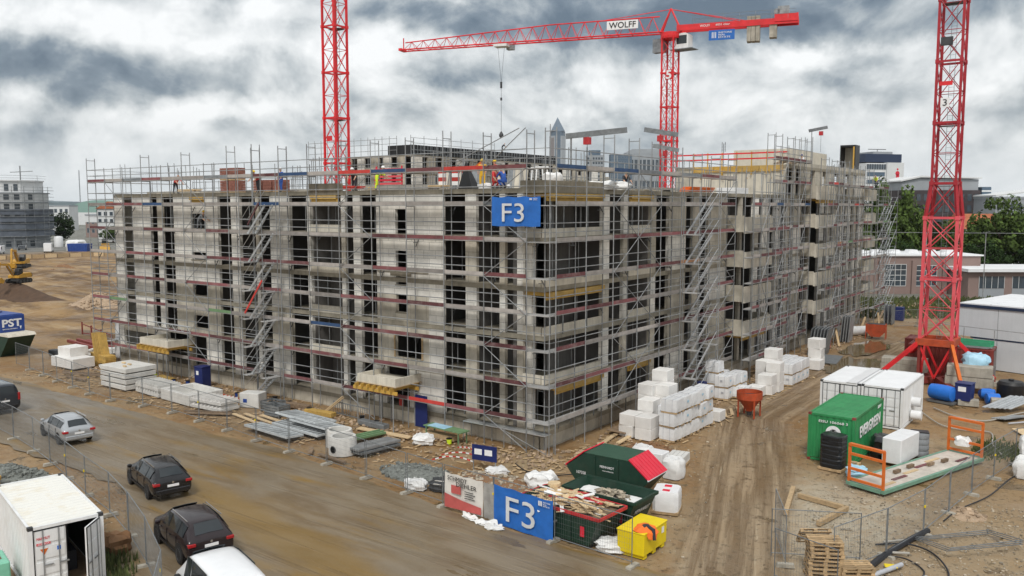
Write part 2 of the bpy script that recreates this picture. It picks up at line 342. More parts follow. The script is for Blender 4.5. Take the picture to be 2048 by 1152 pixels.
def rbar(parent, name, p0, p1, w, h, m):
    """rectangular bar; w across, h in the vertical plane of the bar"""
    p0, p1 = Vector(p0), Vector(p1); d = p1 - p0; L = round(d.length, 2)
    me = cmesh(('rbar', w, h, L, m), lambda: MB().box(0, L, -w / 2, w / 2, -h / 2, h / 2).mesh('bar', m))
    dn = d.normalized()
    side = ZAX.cross(dn)
    side = side.normalized() if side.length > 1e-4 else Vector((0, 1, 0))
    up = dn.cross(side)
    mt = Matrix((dn, side, up)).transposed()
    return link(name, me, parent, p0, rot=mt.to_quaternion())
def cbox(parent, name, sz, m, loc, rz=0.0, bevel=0.0, rot=None):
    """cached box with its base at loc"""
    k = tuple(round(a, 3) for a in sz)
    me = cmesh(('cbox', k, m, bevel), lambda: MB().box(-k[0] / 2, k[0] / 2, -k[1] / 2, k[1] / 2, 0, k[2]).mesh('box', m, bevel=bevel))
    return link(name, me, parent, loc, rz, rot)
def copy_tree(o, parent=None):
    c = o.copy(); COL.objects.link(c); c.parent = parent
    for ch in [x for x in o.children]: copy_tree(ch, c)
    return c
def text(parent, name, s, loc, right, up, width, height, m, depth=0.006, bold=0.0):
    """lettering as a mesh: width/height are the box it fills; right/up its plane"""
    key = ('txt', s, round(width, 3), round(height, 3), m, depth, bold)
    def mk():
        cu = bpy.data.curves.new('lettering', 'FONT'); cu.body = s; cu.extrude = depth / 2; cu.resolution_u = 3; cu.offset = bold
        o = bpy.data.objects.new('tmp', cu); COL.objects.link(o); bpy.context.view_layer.update()
        me = bpy.data.meshes.new_from_object(o.evaluated_get(bpy.context.evaluated_depsgraph_get()))
        bpy.data.objects.remove(o); bpy.data.curves.remove(cu)
        xs = [v.co.x for v in me.vertices]; ys = [v.co.y for v in me.vertices]
        kx = width / (max(xs) - min(xs)); ky = height / (max(ys) - min(ys)); x0 = (max(xs) + min(xs)) / 2; y0 = (max(ys) + min(ys)) / 2
        for v in me.vertices: v.co = ((v.co.x - x0) * kx, (v.co.y - y0) * ky, v.co.z)
        me.materials.clear(); me.materials.append(M[m]); me.name = 'lettering'
        return me
    me = cmesh(key, mk)
    right, up = Vector(right).normalized(), Vector(up).normalized()
    mt = Matrix((right, up, right.cross(up))).transposed()
    return link(name, me, parent, loc, rot=mt.to_quaternion())
# ------------------------------------------------------------------ ground
def smooth(a, b, x):
    t = max(0.0, min(1.0, (x - a) / (b - a))); return t * t * (3 - 2 * t)
def N(x, y, s, z=0.0): return noise.noise(Vector((x * s, y * s, z)))
def bump2(x, y, cx, cy, rx, ry, h):
    d = ((x - cx) / rx) ** 2 + ((y - cy) / ry) ** 2
    return h * math.exp(-d * 1.6)
def ground_h(x, y):
    h = 0.05 * N(x, y, .35) + 0.03 * N(x, y, 1.1, 3) - 0.05
    road = smooth(-19.0, -17.0, y) * (1 - smooth(-9.5, -8.5, y)) * (1 - smooth(15, 18, x))
    h = h * (1 - road) - 0.05 * road
    e = smooth(50, 64, -x) * smooth(-8, 2, y) * (1 - smooth(190, 215, -x))      # excavation field to the west
    if e > 0:
        q = .55 * N(x, y, .06, 1) + .35 * N(x, y, .16, 5) + .16 * abs(N(x, y, .5, 8))
        q += bump2(x, y, -150, 45, 40, 8, 1.2) + bump2(x, y, -75, 33, 22, 4, .9)
        q -= bump2(x, y, -98, 12, 16, 3.5, .8)
        h += e * q
    h += 1.1 * smooth(206, 209, -x) * (1 - smooth(245, 258, -x)) * smooth(20, 30, y)
    b = smooth(14, 20, x) * (1 - smooth(26, 30, x)) * (1 - smooth(2, 9, y))      # churned soil behind the mesh panels
    h += b * (.24 * abs(N(x, y, .8, 9)) + .10 * N(x, y, 2.1, 4))
    xc = max(7.2, 12.4 - .36 * y)
    tr = math.exp(-((x - xc) / 2.6) ** 2) * smooth(-16, -10, y) * (1 - smooth(50, 60, y))
    h += tr * .035 * math.sin((x - xc) * 3.1 + 1.5 * N(x, y, .12, 2))
    return h
def axis(a, b, spec):
    out = [a]
    for lim, st in spec:
        while out[-1] < lim - 1e-6: out.append(min(lim, out[-1] + st))
    return out
gx = axis(-4000, 4000, [(-700, 300), (-300, 40), (-212, 8), (-203, 1.5), (-120, 1.6), (-55, 1.0), (34, .55), (60, 2), (200, 20), (700, 100), (4000, 400)])
gy = axis(-400, 5000, [(-60, 60), (-30, 2), (30, .55), (75, 1.2), (140, 3), (300, 20), (800, 100), (5000, 400)])
gv = []; gf = []
for j, y in enumerate(gy):
    for i, x in enumerate(gx):
        near = -260 < x < 60 and -60 < y < 140
        gv.append((x, y, ground_h(x, y) if near else -.05))
nx = len(gx)
for j in range(len(gy) - 1):
    for i in range(nx - 1): gf.append((j * nx + i, j * nx + i + 1, (j + 1) * nx + i + 1, (j + 1) * nx + i))
def soil_material(name, road=False):
    m = bpy.data.materials.new(name); m.use_nodes = True; t = m.node_tree; L = t.links.new; bs = t.nodes['Principled BSDF']
    g = t.nodes.new('ShaderNodeNewGeometry'); P = g.outputs['Position']
    def nz(sc, det, ro=.6, vec=None, d=0.):
        n = t.nodes.new('ShaderNodeTexNoise'); n.inputs['Scale'].default_value = sc; n.inputs['Detail'].default_value = det
        n.inputs['Roughness'].default_value = ro; n.inputs['Distortion'].default_value = d; L(vec or P, n.inputs['Vector']); return n.outputs['Fac']
    def mp(s):
        n = t.nodes.new('ShaderNodeMapping'); n.inputs['Scale'].default_value = s; L(P, n.inputs[0]); return n.outputs[0]
    def mr(x, a, b, c=0., d=1.):
        n = t.nodes.new('ShaderNodeMapRange'); n.interpolation_type = 'SMOOTHSTEP'; L(x, n.inputs[0])
        for i, v in enumerate((a, b, c, d)): n.inputs[i + 1].default_value = v
        return n.outputs[0]
    def ma(op, a, b, c=None):
        n = t.nodes.new('ShaderNodeMath'); n.operation = op
        for i, v in enumerate((a, b, c)):
            if v is None: continue
            if isinstance(v, (int, float)): n.inputs[i].default_value = v
            else: L(v, n.inputs[i])
        return n.outputs[0]
    def mix(f, a, b):
        n = t.nodes.new('ShaderNodeMix'); n.data_type = 'RGBA'
        if isinstance(f, float): n.inputs['Factor'].default_value = f
        else: L(f, n.inputs['Factor'])
        for k, v in (('A', a), ('B', b)):
            if isinstance(v, tuple): n.inputs[k].default_value = (*v, 1)
            else: L(v, n.inputs[k])
        return n.outputs['Result']
    sp = t.nodes.new('ShaderNodeSeparateXYZ'); L(P, sp.inputs[0]); X, Y, Z = sp.outputs
    if road:
        lon = mp((.22, .9, 1)); 
        c = mix(mr(nz(1.0, 7, .6, lon, .3), .35, .65), (.165, .125, .082), (.235, .195, .145))
        c = mix(mr(nz(.16, 6, .6), .45, .62, 0, .75), c, (.225, .19, .145))
        mud = ma('MULTIPLY', mr(nz(.9, 7, .6, mp((.12, .8, 1)), .5), .46, .66), mr(nz(.12, 5), .40, .62, .15, 1))
        c = mix(mud, c, (.24, .155, .058))
        band = ma('MULTIPLY', mr(ma('ABSOLUTE', ma('ADD', ma('MULTIPLY_ADD', X, .16, 16.0), ma('ADD', Y, ma('MULTIPLY', nz(.45, 6, .6, mp((.4, 1, 1))), 2.4))), 0), 1.7, .5), mr(X, -16., -8.))
        c = mix(ma('MULTIPLY', band, .6), c, (.24, .16, .065))
        c = mix(mr(nz(9, 6, .7), .58, .78, 0, .35), c, (.30, .27, .22))
        west = mr(ma('ADD', X, ma('MULTIPLY', nz(.2, 4), 14.)), -24., -14., .32, 0.)      # cleaner asphalt further west
        c = mix(west, c, (.20, .195, .18))
        wet = mr(nz(.35, 6, .6, mp((.35, 1, 1)), .4), .38, .60)
        tyre = mr(nz(1.0, 6, .55, mp((.07, 1.5, 1)), .3), .52, .60)
        c = mix(ma('MULTIPLY', tyre, .25), c, (.13, .10, .066))
        clod = ma('MULTIPLY', mr(nz(5, 7, .75), .60, .66), .6); c = mix(clod, c, (.30, .235, .155))
        pud = ma('MULTIPLY', mr(nz(.42, 5, .55, mp((.3, 1.2, 1)), .3), .615, .63), mr(nz(.08, 3), .45, .52)); c = mix(ma('MULTIPLY', pud, .9), c, (.13, .098, .055))
        rough = ma('MULTIPLY', ma('ADD', ma('MULTIPLY', wet, .4), .3), ma('SUBTRACT', 1., ma('MULTIPLY', pud, .88)))
        bst, bsc = .35, 18.; extra = ma('ADD', tyre, ma('MULTIPLY', clod, 1.2))
    else:
        c = mix(mr(nz(.25, 8, .62), .35, .65), (.235, .148, .080), (.33, .24, .150))
        c = mix(mr(nz(1.3, 8, .7), .45, .7, 0, .6), c, (.27, .21, .145))
        c = mix(mr(nz(.11, 6, .6), .52, .68, 0, .8), c, (.34, .275, .19))
        # worn pale crusher-run lying between the drive and the mesh panels, and stony fill west of the road
        gravel = ma('MULTIPLY', mr(ma('ADD', X, ma('MULTIPLY', nz(.5, 5), 5.)), 14.2, 16.6), mr(ma('ADD', Y, ma('MULTIPLY', nz(.5, 4), 6.)), 11., 3.))
        c = mix(ma('MULTIPLY', gravel, mr(nz(1.6, 7, .7), .35, .6, .45, 1.)), c, (.44, .395, .315))
        east = mr(ma('ADD', X, ma('MULTIPLY', nz(.5, 5), 4.)), 19.5, 22.)
        c = mix(ma('MULTIPLY', east, .7), c, (.27, .195, .12))
        # excavation field: ochre subsoil
        field = mr(ma('ADD', X, ma('MULTIPLY', nz(.06, 4), 14.)), -46., -54.)
        fc = mix(mr(nz(.09, 7, .65, mp((.5, 1.6, 1)), .6), .36, .62), (.11, .070, .042), (.31, .215, .125))
        fc = mix(mr(nz(.22, 6, .6, mp((.4, 2.2, 1))), .5, .68, 0, .8), fc, (.40, .30, .19))
        c = mix(field, c, fc)
        far = mr(X, -205., -225.); c = mix(far, c, (.16, .16, .15))
        farn = mr(Y, 88., 96.); c = mix(farn, c, (.17, .17, .15))
        # the drive: smeared mud in ruts
        xc = ma('MAXIMUM', ma('MULTIPLY_ADD', Y, -.36, 12.4), 7.2)
        dxc = ma('SUBTRACT', X, xc)
        dr = ma('MULTIPLY', mr(ma('ABSOLUTE', ma('ADD', dxc, ma('MULTIPLY', nz(.6, 4), 1.2)), 0), 3.2, 1.6), mr(Y, 62., 50.))
        cb = t.nodes.new('ShaderNodeCombineXYZ'); L(ma('MULTIPLY', dxc, 1.7), cb.inputs[0]); L(ma('MULTIPLY', Y, .09), cb.inputs[1])
        rut = mr(nz(1., 7, .6, cb.outputs[0], .25), .38, .62)
        c = mix(ma('MULTIPLY', dr, .9), c, mix(rut, (.165, .115, .07), (.34, .265, .185)))
        pale = ma('MULTIPLY', dr, mr(nz(.7, 7, .7, cb.outputs[0]), .60, .68)); c = mix(ma('MULTIPLY', pale, .8), c, (.52, .45, .34))
        c = mix(mr(nz(14, 5, .75), .60, .80, 0, .5), c, (.50, .44, .34))
        c = mix(mr(nz(6, 5, .75), .60, .78, 0, .4), c, (.12, .088, .055))
        clod = ma('MULTIPLY', mr(nz(3.2, 8, .75), .57, .63), .55); c = mix(clod, c, (.33, .255, .165))
        dark = ma('MULTIPLY', mr(nz(.8, 8, .7), .58, .66), .55); c = mix(dark, c, (.135, .09, .052))
        pud = ma('MULTIPLY', mr(nz(.38, 5, .55), .635, .65), mr(X, -60., -40.)); c = mix(ma('MULTIPLY', pud, .85), c, (.15, .105, .055))
        wet = mr(nz(.3, 6, .6), .40, .58); rough = ma('MULTIPLY', ma('ADD', ma('MULTIPLY', wet, .42), .5), ma('SUBTRACT', 1., ma('MULTIPLY', pud, .85)))
        bst, bsc = .9, 6.; extra = ma('ADD', ma('MULTIPLY', dr, rut), ma('MULTIPLY', clod, .8))
    sc_ = t.nodes.new('ShaderNodeVectorMath'); sc_.operation = 'SCALE'; L(c, sc_.inputs[0]); sc_.inputs['Scale'].default_value = .95
    hs = t.nodes.new('ShaderNodeHueSaturation'); hs.inputs['Saturation'].default_value = 1.2; L(sc_.outputs[0], hs.inputs['Color']); L(hs.outputs[0], bs.inputs['Base Color']); L(rough, bs.inputs['Roughness']); bs.inputs['Specular IOR Level'].default_value = .4
    b = t.nodes.new('ShaderNodeBump'); b.inputs['Strength'].default_value = bst; b.inputs['Distance'].default_value = .05
    L(ma('ADD', nz(bsc, 8, .7), ma('MULTIPLY', extra, 1.6)), b.inputs['Height']); L(b.outputs[0], bs.inputs['Normal'])
    return m
G = MB(); G.add(gv, gf)
ground = setting('ground', G, soil_material('soil'), smooth=True)
# road strip with ragged muddy edges
rv = []; rf_ = []; nr = 22; st = 0.6; nxr = int((17 + 150) / st)
for i in range(nxr + 1):
    x = -150 + i * st
    flare = smooth(8, 17, x) * 3.0
    e0 = -17.6 + .5 * N(x, 0, .15, 2) + .25 * N(x, 0, .9, 4) - smooth(-14, -2, x) * 5.5 - flare
    e1 = -9.0 + .35 * N(x, 9, .2, 6) + .2 * N(x, 3, 1.1, 7) - smooth(-12, 8, x) * 1.9 - smooth(20, 40, -x) * 0
    for j in range(nr + 1):
        t = j / nr; y = e0 + (e1 - e0) * t
        rv.append((x, y, .012 + .014 * N(x, y, .5, 1) + .01 * N(x, y * 3, .3, 5)))
for i in range(nxr):
    for j in range(nr): a = i * (nr + 1) + j; rf_.append((a, a + nr + 1, a + nr + 2, a + 1))
setting('road', MB().add(rv, rf_), soil_material('muddy_asphalt', True), smooth=True)
# standing water
WATER = mat('muddy_water', (.16, .115, .055), .06, var=.1, scale=.6, spec=.5); M['muddy_water'] = WATER
def puddle(cx, cy, rx, ry, z, seed, n=40):
    vs = [(cx, cy, z)]
    for k in range(n):
        a = 2 * math.pi * k / n; q = 1 + .38 * N(math.cos(a) * 2, math.sin(a) * 2, 1, seed) + .2 * N(math.cos(a) * 6, math.sin(a) * 6, 1, seed)
        vs.append((cx + rx * q * math.cos(a), cy + ry * q * math.sin(a), z))
    setting('puddle', MB().add(vs, [(0, k + 1, (k + 1) % n + 1) for k in range(n)]), 'muddy_water')
puddle(7.2, 36.5, 2.2, 4.6, .02, 1); puddle(5.6, 47, 1.7, 5, .02, 2); 


# ------------------------------------------------------------------ the shell of the apartment block
F = [.95, 3.7, 6.45, 9.2, 11.95, 14.7, 17.45]; TH = .28
bld = thing('apartment_block', 'large unfinished concrete apartment block wrapped in scaffolding', 'building')
def wbox(name, ax, a0, a1, z0, z1, m, o0=0.0, o1=.24, parent=None, bevel=0.0):
    """wall piece on the street face (ax 'x': face y=0) or the yard face (ax 'y': face x=0); o is depth behind the face"""
    b = MB().box(a0, a1, o0, o1, z0, z1) if ax == 'x' else MB().box(-o1, -o0, a0, a1, z0, z1)
    return part(name, b, m, parent or bld)
# slabs
for k, z in enumerate(F[:6]):
    part('floor_slab', MB().box(-45.0, .05, -.05, 13, z - TH, z), 'concrete_slab', bld)
    part('floor_slab', MB().box(-13, .05, 13.0, 66, z - TH, z), 'concrete_slab', bld)
part('floor_slab', MB().box(-11, .05, 38.96, 66, F[6] - TH, F[6]), 'concrete_slab', bld)
# plinth
wbox('plinth', 'x', -45, -.24, -.4, F[0] - TH, 'concrete', 0, .3); wbox('plinth', 'y', 0, 66, -.4, F[0] - TH, 'concrete', 0, .3)
OL = [(-43.67, -42.23), (-39.32, -38.5), (-37.62, -36.04), (-30.12, -28.55), (-27.3, -25.5), (-25.1, -23.95), (-21.55, -19.9), (-19.38, -16.47), (-15.98, -15.22),
      (-14.56, -13.08), (-7.3, -5.74), (-4.71, -3.2), (-2.7, -1.85)]
OR = [(7.26, 8.83), (9.55, 12.65), (13.52, 15.26), (18.2, 19.2), (20.39, 21.9), (25.8, 28.2), (28.9, 31.2), (32.6, 33.6), (35.0, 36.2), (38.0, 39.2), (40.4, 41.5), (43.8, 45.8), (46.4, 49.2), (51.0, 52.0), (53.4, 54.4), (55.8, 56.8), (58.2, 59.3), (60.8, 61.8), (63.2, 64.2)]
LOG = {('x', -19.38), ('y', 9.55)}
STAIRX = [(-36.04, -30.12, -33.68, -31.74), (-13.08, -8.59, -11.39, -10.44)]
def piers(ax, a0, a1, ops, z0, z1, k):
    ops = [(p - (.1 if p not in (-15.98, -2.7, -25.1, -30.12, -14.56) else 0), q + (.1 if q not in (-36.04, -15.22, -25.5, -13.08, -1.85) else 0)) for p, q in ops]
    cuts = [a0]
    for o in ops: cuts += [o[0], o[1]]
    cuts.append(a1)
    for i in range(0, len(cuts), 2):
        p, q = cuts[i], cuts[i + 1]
        if q - p < .05: continue
        st = next((s for s in STAIRX if ax == 'x' and p <= s[0] + .3 and q >= s[1] - .3), None)
        mt = 'limebrick' if (ax == 'x' and not (k < 2 and p > -9) and rnd.random() < .8) or (ax == 'y' and rnd.random() < .4) else 'concrete'
        if st and k > 0:
            s0, s1, w0, w1 = st
            if p < s0: wbox('wall_pier', ax, p, s0, z0, z1, mt)
            if q > s1: wbox('wall_pier', ax, s1 + .002, q, z0, z1, mt)
            continue
        wbox('wall_pier', ax, p, q, z0, z1, mt)
for k in range(5):
    z0, z1 = F[k], F[k + 1] - TH
    if k == 0:
        piers('x', -45, -1.44, [(-44.2, -39.4), (-37.4, -34.6), (-33.9, -32.2)] + OL[3:9] + [(-14.56, -13.6), (-12.2, -10.4)] + OL[10:], z0, z1, k)
        wbox('garage_lintel', 'x', -44.2, -39.4, 3.0, z1, 'concrete', .002, .238); wbox('garage_parapet', 'x', -44.2, -39.4, z0, 1.75, 'concrete', .002, .238)
    else: piers('x', -45, -1.44, OL, z0, z1, k)
    piers('y', 6.35, 66, OR, z0, z1, k)
    # corner pier standing free in the corner loggia and recessed loggia walls
    wbox('corner_column', 'x', -1.44, -1.05, z0, z1, 'limebrick', 0.3, .7)
    part('loggia_wall', MB().box(-2.3, -2.06, .24, 1.0, z0, z1), 'loggia', bld); part('loggia_wall', MB().box(-2.3, -2.06, 3.3, 6.3, z0, z1), 'loggia', bld); part('loggia_wall', MB().box(-6, -2.3, 2.4, 2.64, z0, z1), 'shaded_interior', bld)
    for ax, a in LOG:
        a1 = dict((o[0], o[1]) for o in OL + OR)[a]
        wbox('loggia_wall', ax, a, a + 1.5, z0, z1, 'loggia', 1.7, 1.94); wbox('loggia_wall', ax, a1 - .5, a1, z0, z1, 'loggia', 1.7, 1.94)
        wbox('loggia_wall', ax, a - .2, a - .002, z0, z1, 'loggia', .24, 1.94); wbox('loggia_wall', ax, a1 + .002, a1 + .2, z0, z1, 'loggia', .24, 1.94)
        wbox('loggia_parapet', ax, a + .01, a1 - .01, z0, z0 + .5, 'concrete_new', -.07, .09)
    # upstand round the corner
    if k > 0:
        wbox('loggia_parapet', 'x', -1.4, -.16, z0, z0 + .5, 'concrete_new', -.07, .09); wbox('loggia_parapet', 'y', -.07, 6.3, z0, z0 + .5, 'concrete_new', -.07, .09)
    # inner walls
    part('inner_wall', MB().box(-44.7, -5.7, 5.4, 5.6, z0, z1), 'shaded_interior', bld); part('inner_wall', MB().box(-5.6, -5.4, 2.7, 65.7, z0, z1), 'shaded_interior', bld)
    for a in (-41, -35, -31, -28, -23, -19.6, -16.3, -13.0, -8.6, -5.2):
        part('cross_wall', MB().box(a - .1, a + .1, .245, 5.395, z0, z1), 'shaded_interior', bld)
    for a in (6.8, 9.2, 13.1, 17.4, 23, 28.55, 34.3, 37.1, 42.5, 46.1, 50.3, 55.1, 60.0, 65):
        part('cross_wall', MB().box(-5.395, -.245, a - .1, a + .1, z0, z1), 'shaded_interior', bld)
# stairwells: half-landing windows in a continuous wall
for s0, s1, w0, w1 in STAIRX:
    far = s0 < -20
    holes = [(4.1, 5.1), (6.7, 7.7), (9.5, 10.1), (11.9, 13.1)] if far else [(4.1, 5.6), (7.0, 8.1), (8.75, 10.9), (11.75, 13.5)]
    z = F[1]
    for h0, h1 in holes + [(F[5] - TH, None)]:
        ww0, ww1 = (w0, w1) if (far or h0 > 6) else (w0 - .1, w1 + 1.2)
        if h0 - z > .05: part('stair_wall', MB().box(s0 + .001, s1, .006, .246, z, h0), 'concrete' if z < 6 else 'limebrick', bld)
        if h1 is None: break
        part('stair_wall', MB().box(s0 + .001, ww0, .006, .246, h0, h1), 'concrete' if z < 6 else 'limebrick', bld)
        part('stair_wall', MB().box(ww1, s1, .006, .246, h0, h1), 'concrete' if z < 6 else 'limebrick', bld)
        part('window_sill', MB().box(ww0 - .05, ww1 + .05, -.03, .2, h0 - .09, h0 - .002), 'concrete_slab', bld)
        z = h1
part('stair_band', MB().box(-13.0, -8.6, -.06, .0, 9.55, 9.85), 'concrete_slab', bld); part('stair_band', MB().box(-11.8, -10.0, -.08, -.0605, 9.3, 9.54), 'concrete_slab', bld)
part('window_frame', MB().box(-11.6, -9.1, -.04, .0, 5.6, 5.72).box(-11.6, -11.48, -.04, 0, 4.1, 5.6).box(-9.22, -9.1, -.04, 0, 4.1, 5.6), 'wood', bld)
# projecting balconies on the yard face
for y0, y1, lv in ((25.6, 31.6, (1, 2, 3, 4)), (43.5, 49.6, (1, 2, 3, 4, 5)), (65.2, 69.4, (1, 2, 3, 4, 5))):
    for k in lv:
        x1 = 1.55; xb = .051 if y0 < 60 else -3.0
        if y0 > 60: x1 = .6
        b = part('balcony', MB().box(xb, x1, y0 if y0 < 60 else 66.001, y1, F[k] - TH, F[k] - .005), 'concrete_slab', bld)
        part('balcony_parapet', MB().box(x1 - .15, x1 + .01, y0 - .01, y1 + .01, F[k] - TH - .12, F[k] + .88), 'concrete_new', b)
        part('balcony_parapet', MB().box(xb + .004, x1 - .152, y0 - .01, y0 + .14, F[k] - TH - .02, F[k] + 1.0), 'concrete', b)
        part('balcony_parapet', MB().box(xb + .004, x1 - .152, y1 - .14, y1 + .01, F[k] - TH - .02, F[k] + 1.0), 'concrete', b)
# gables and courtyard walls
for k in range(5):
    z0, z1 = F[k], F[k + 1] - TH
    for a, b in ((.26, 3.0), (4.2, 8.5), (9.7, 13)): part('gable_wall', MB().box(-45, -44.76, a, b, z0, z1), 'limebrick', bld)
    part('court_wall', MB().box(-44.7, -13.2, 12.7, 12.94, z0, z1), 'concrete', bld); part('court_wall', MB().box(-12.94, -12.7, 13.2, 65.7, z0, z1), 'concrete', bld); part('gable_wall', MB().box(-12.6, -.3, 65.76, 65.98, z0, z1), 'limebrick', bld)
# setback top storey on the yard wing
z0, z1 = F[5], F[6] - TH
piers('y', 39.0, 66, [(39.4, 41.0), (41.9, 43.2), (46.2, 47.4), (50.2, 51.0), (54.2, 55.6), (58.2, 59.6), (61.4, 62.6)], z0, z1, 1)
wbox('end_wall', 'x', -9.2, -.245, z0, 17.1, 'concrete_new', 39.0, 39.24)
part('end_wall', MB().box(-11, -9.201, 39.0, 66, z0, z1), 'concrete', bld)
part('inner_wall', MB().box(-5, -4.8, 39.3, 65.7, z0, z1), 'shaded_interior', bld)
part('stair_core', MB().box(-9.5, -3.5, 50, 63, F[6], F[6] + 2.2), 'concrete_new', bld)
part('roof_upstand', MB().box(-.25, .005, 40, 66, F[6], F[6] + .35), 'concrete', bld)
part('roof_upstand', MB().box(-44.9, -20, 3.0, 3.2, F[5], F[5] + .25), 'concrete', bld)
# low walls rising on the roof of the street wing and the courtyard side
for x0, x1 in ((-13.0, -8.8),):
    part('roof_wall', MB().box(x0, x1, .01, .24, F[5], F[5] + (.25 if x0 < -20 else .02) + .3), 'limebrick', bld)
# entrance canopies with their falsework
def canopy(x0, x1, y0, z, label, lab2):
    t = thing('entrance_canopy', label, 'canopy', (0, 0, 0))
    part('canopy_slab', MB().box(x0, x1, y0, -.03, z, z + .18), 'concrete_new', t)
    for a, b, c, d in ((x0, x1, y0, y0 + .12), (x0, x0 + .12, y0 + .121, -.03), (x1 - .12, x1, y0 + .121, -.03)):
        part('canopy_rim', MB().box(a, b, c, d, z + .181, z + .5), 'concrete_new', t)
    f = thing('canopy_falsework', lab2, 'formwork')
    for i in range(7):
        x = x0 + .15 + i * (x1 - x0 - .3) / 6
        part('formwork_beam', MB().box(x - .04, x + .04, y0 - .35, -.06, z - .24, z - .03), 'formbeam', f)
    for y in (y0 - .1, -.5): part('cross_beam', MB().box(x0 - .25, x1 + .25, y - .04, y + .04, z - .46, z - .245), 'formbeam', f)
    part('form_panel', MB().box(x0 - .1, x1 + .1, y0 - .1, -.05, z - .028, z - .003), 'wood', f)
    for i in range(4):
        x = x0 + .1 + i * (x1 - x0 - .2) / 3
        for y in (y0 - .1, -.5): bar(f, 'prop', (x, y, -.05), (x, y, z - .47), .035, 'galv')
canopy(-12.6, -9.3, -2.3, 2.75, 'pale concrete entrance canopy over the doorway beside the blue panel', 'yellow beam falsework under the doorway canopy nearest the concrete rings')
canopy(-37.6, -33.6, -2.4, 2.75, 'white concrete entrance canopy below the lattice truss', 'yellow beam falsework under the canopy below the lattice truss')
# lattice truss stored above the west canopy
t = thing('lattice_truss', 'grey lattice truss lying above the white entrance canopy', 'truss', (-37.4, -1.3, 3.9))
bar(t, 'chord', (0, 0, 0), (5.2, 0, 0), .03, 'alu'); bar(t, 'chord', (0, 0, .5), (5.2, 0, .5), .03, 'alu')
for i in range(10): bar(t, 'brace', (i * .52, 0, .5 * (i % 2)), ((i + 1) * .52, 0, .5 * ((i + 1) % 2)), .02, 'alu')
# slab formwork still in place at slab edges
def slabform(ax, a0, a1, z, o, label):
    f = thing('slab_formwork', label, 'formwork')
    T = (lambda a, q, zz: (a, -q, zz)) if ax == 'x' else (lambda a, q, zz: (q, a, zz))
    n = max(3, int((a1 - a0) / .42))
    for i in range(n):
        a = a0 + .1 + i * (a1 - a0 - .2) / (n - 1)
        rbar(f, 'formwork_beam', T(a, -1.4, z - .13), T(a, o, z - .13), .09, .2, 'formbeam')
    rbar(f, 'cross_beam', T(a0, o - .15, z - .35), T(a1, o - .15, z - .35), .09, .2, 'formbeam')
    rbar(f, 'edge_board', T(a0, o + .02, z - .14), T(a1, o + .02, z - .14), .03, .24, 'formply')
    for i in range(max(2, int((a1 - a0) / 1.3))):
        a = a0 + .4 + i * 1.3; bar(f, 'prop', T(a, o - .15, z - 2.52), T(a, o - .15, z - .46), .032, 'galv_dark')
slabform('y', .2, 6.2, F[5] - TH, .2, 'yellow slab formwork under the roof edge behind the blue banner corner')
slabform('y', 9.6, 12.6, F[5] - TH, .2, 'short yellow slab formwork under the roof edge of the yard face')
slabform('x', -19.2, -16.6, F[5] - TH, .2, 'yellow slab formwork under the roof edge of the street face')
slabform('y', .1, 6.2, F[3] - TH, .25, 'yellow slab formwork under the corner loggia two floors below the roof')
slabform('y', 1.0, 6.2, F[1] - TH, .25, 'yellow slab formwork under the lowest corner loggia')
slabform('y', 9.6, 12.5, F[1] - TH, .2, 'orange slab formwork over the small ground floor loggia')
slabform('y', 26.0, 31.4, F[1] - TH, 1.4, 'yellow slab formwork under the lowest projecting balcony')
slabform('y', 44.0, 49.3, F[5] - TH, 1.4, 'yellow slab formwork under the topmost projecting balcony')
slabform('x', -33.6, -31.8, F[5] - TH, .1, 'yellow lintel formwork over the top stair window')
# steel props in the open bays
pr = random.Random(5)
for k in range(5):
    for ax, ops in (('x', OL), ('y', OR[:8] + [(0.5, 6.0)])):
        for a0, a1 in ops:
            if k == 0 and a0 < -35: continue
            w = a1 - a0
            for i in range(int(w / .62)):
                if pr.random() < (.62 if k in (4, 1) else .4):
                    a = a0 + .3 + i * .62 + pr.uniform(-.1, .1); o = pr.uniform(.5, 1.5)
                    p = (a, o, F[k]) if ax == 'x' else (-o, a, F[k])
                    b = bar(None, 'steel_prop', p, (p[0], p[1], F[k + 1] - TH - .003), .03, 'galv')
                    tag(b, 'galvanised steel prop standing in an open bay of the shell', 'prop', 'props in the open bays')
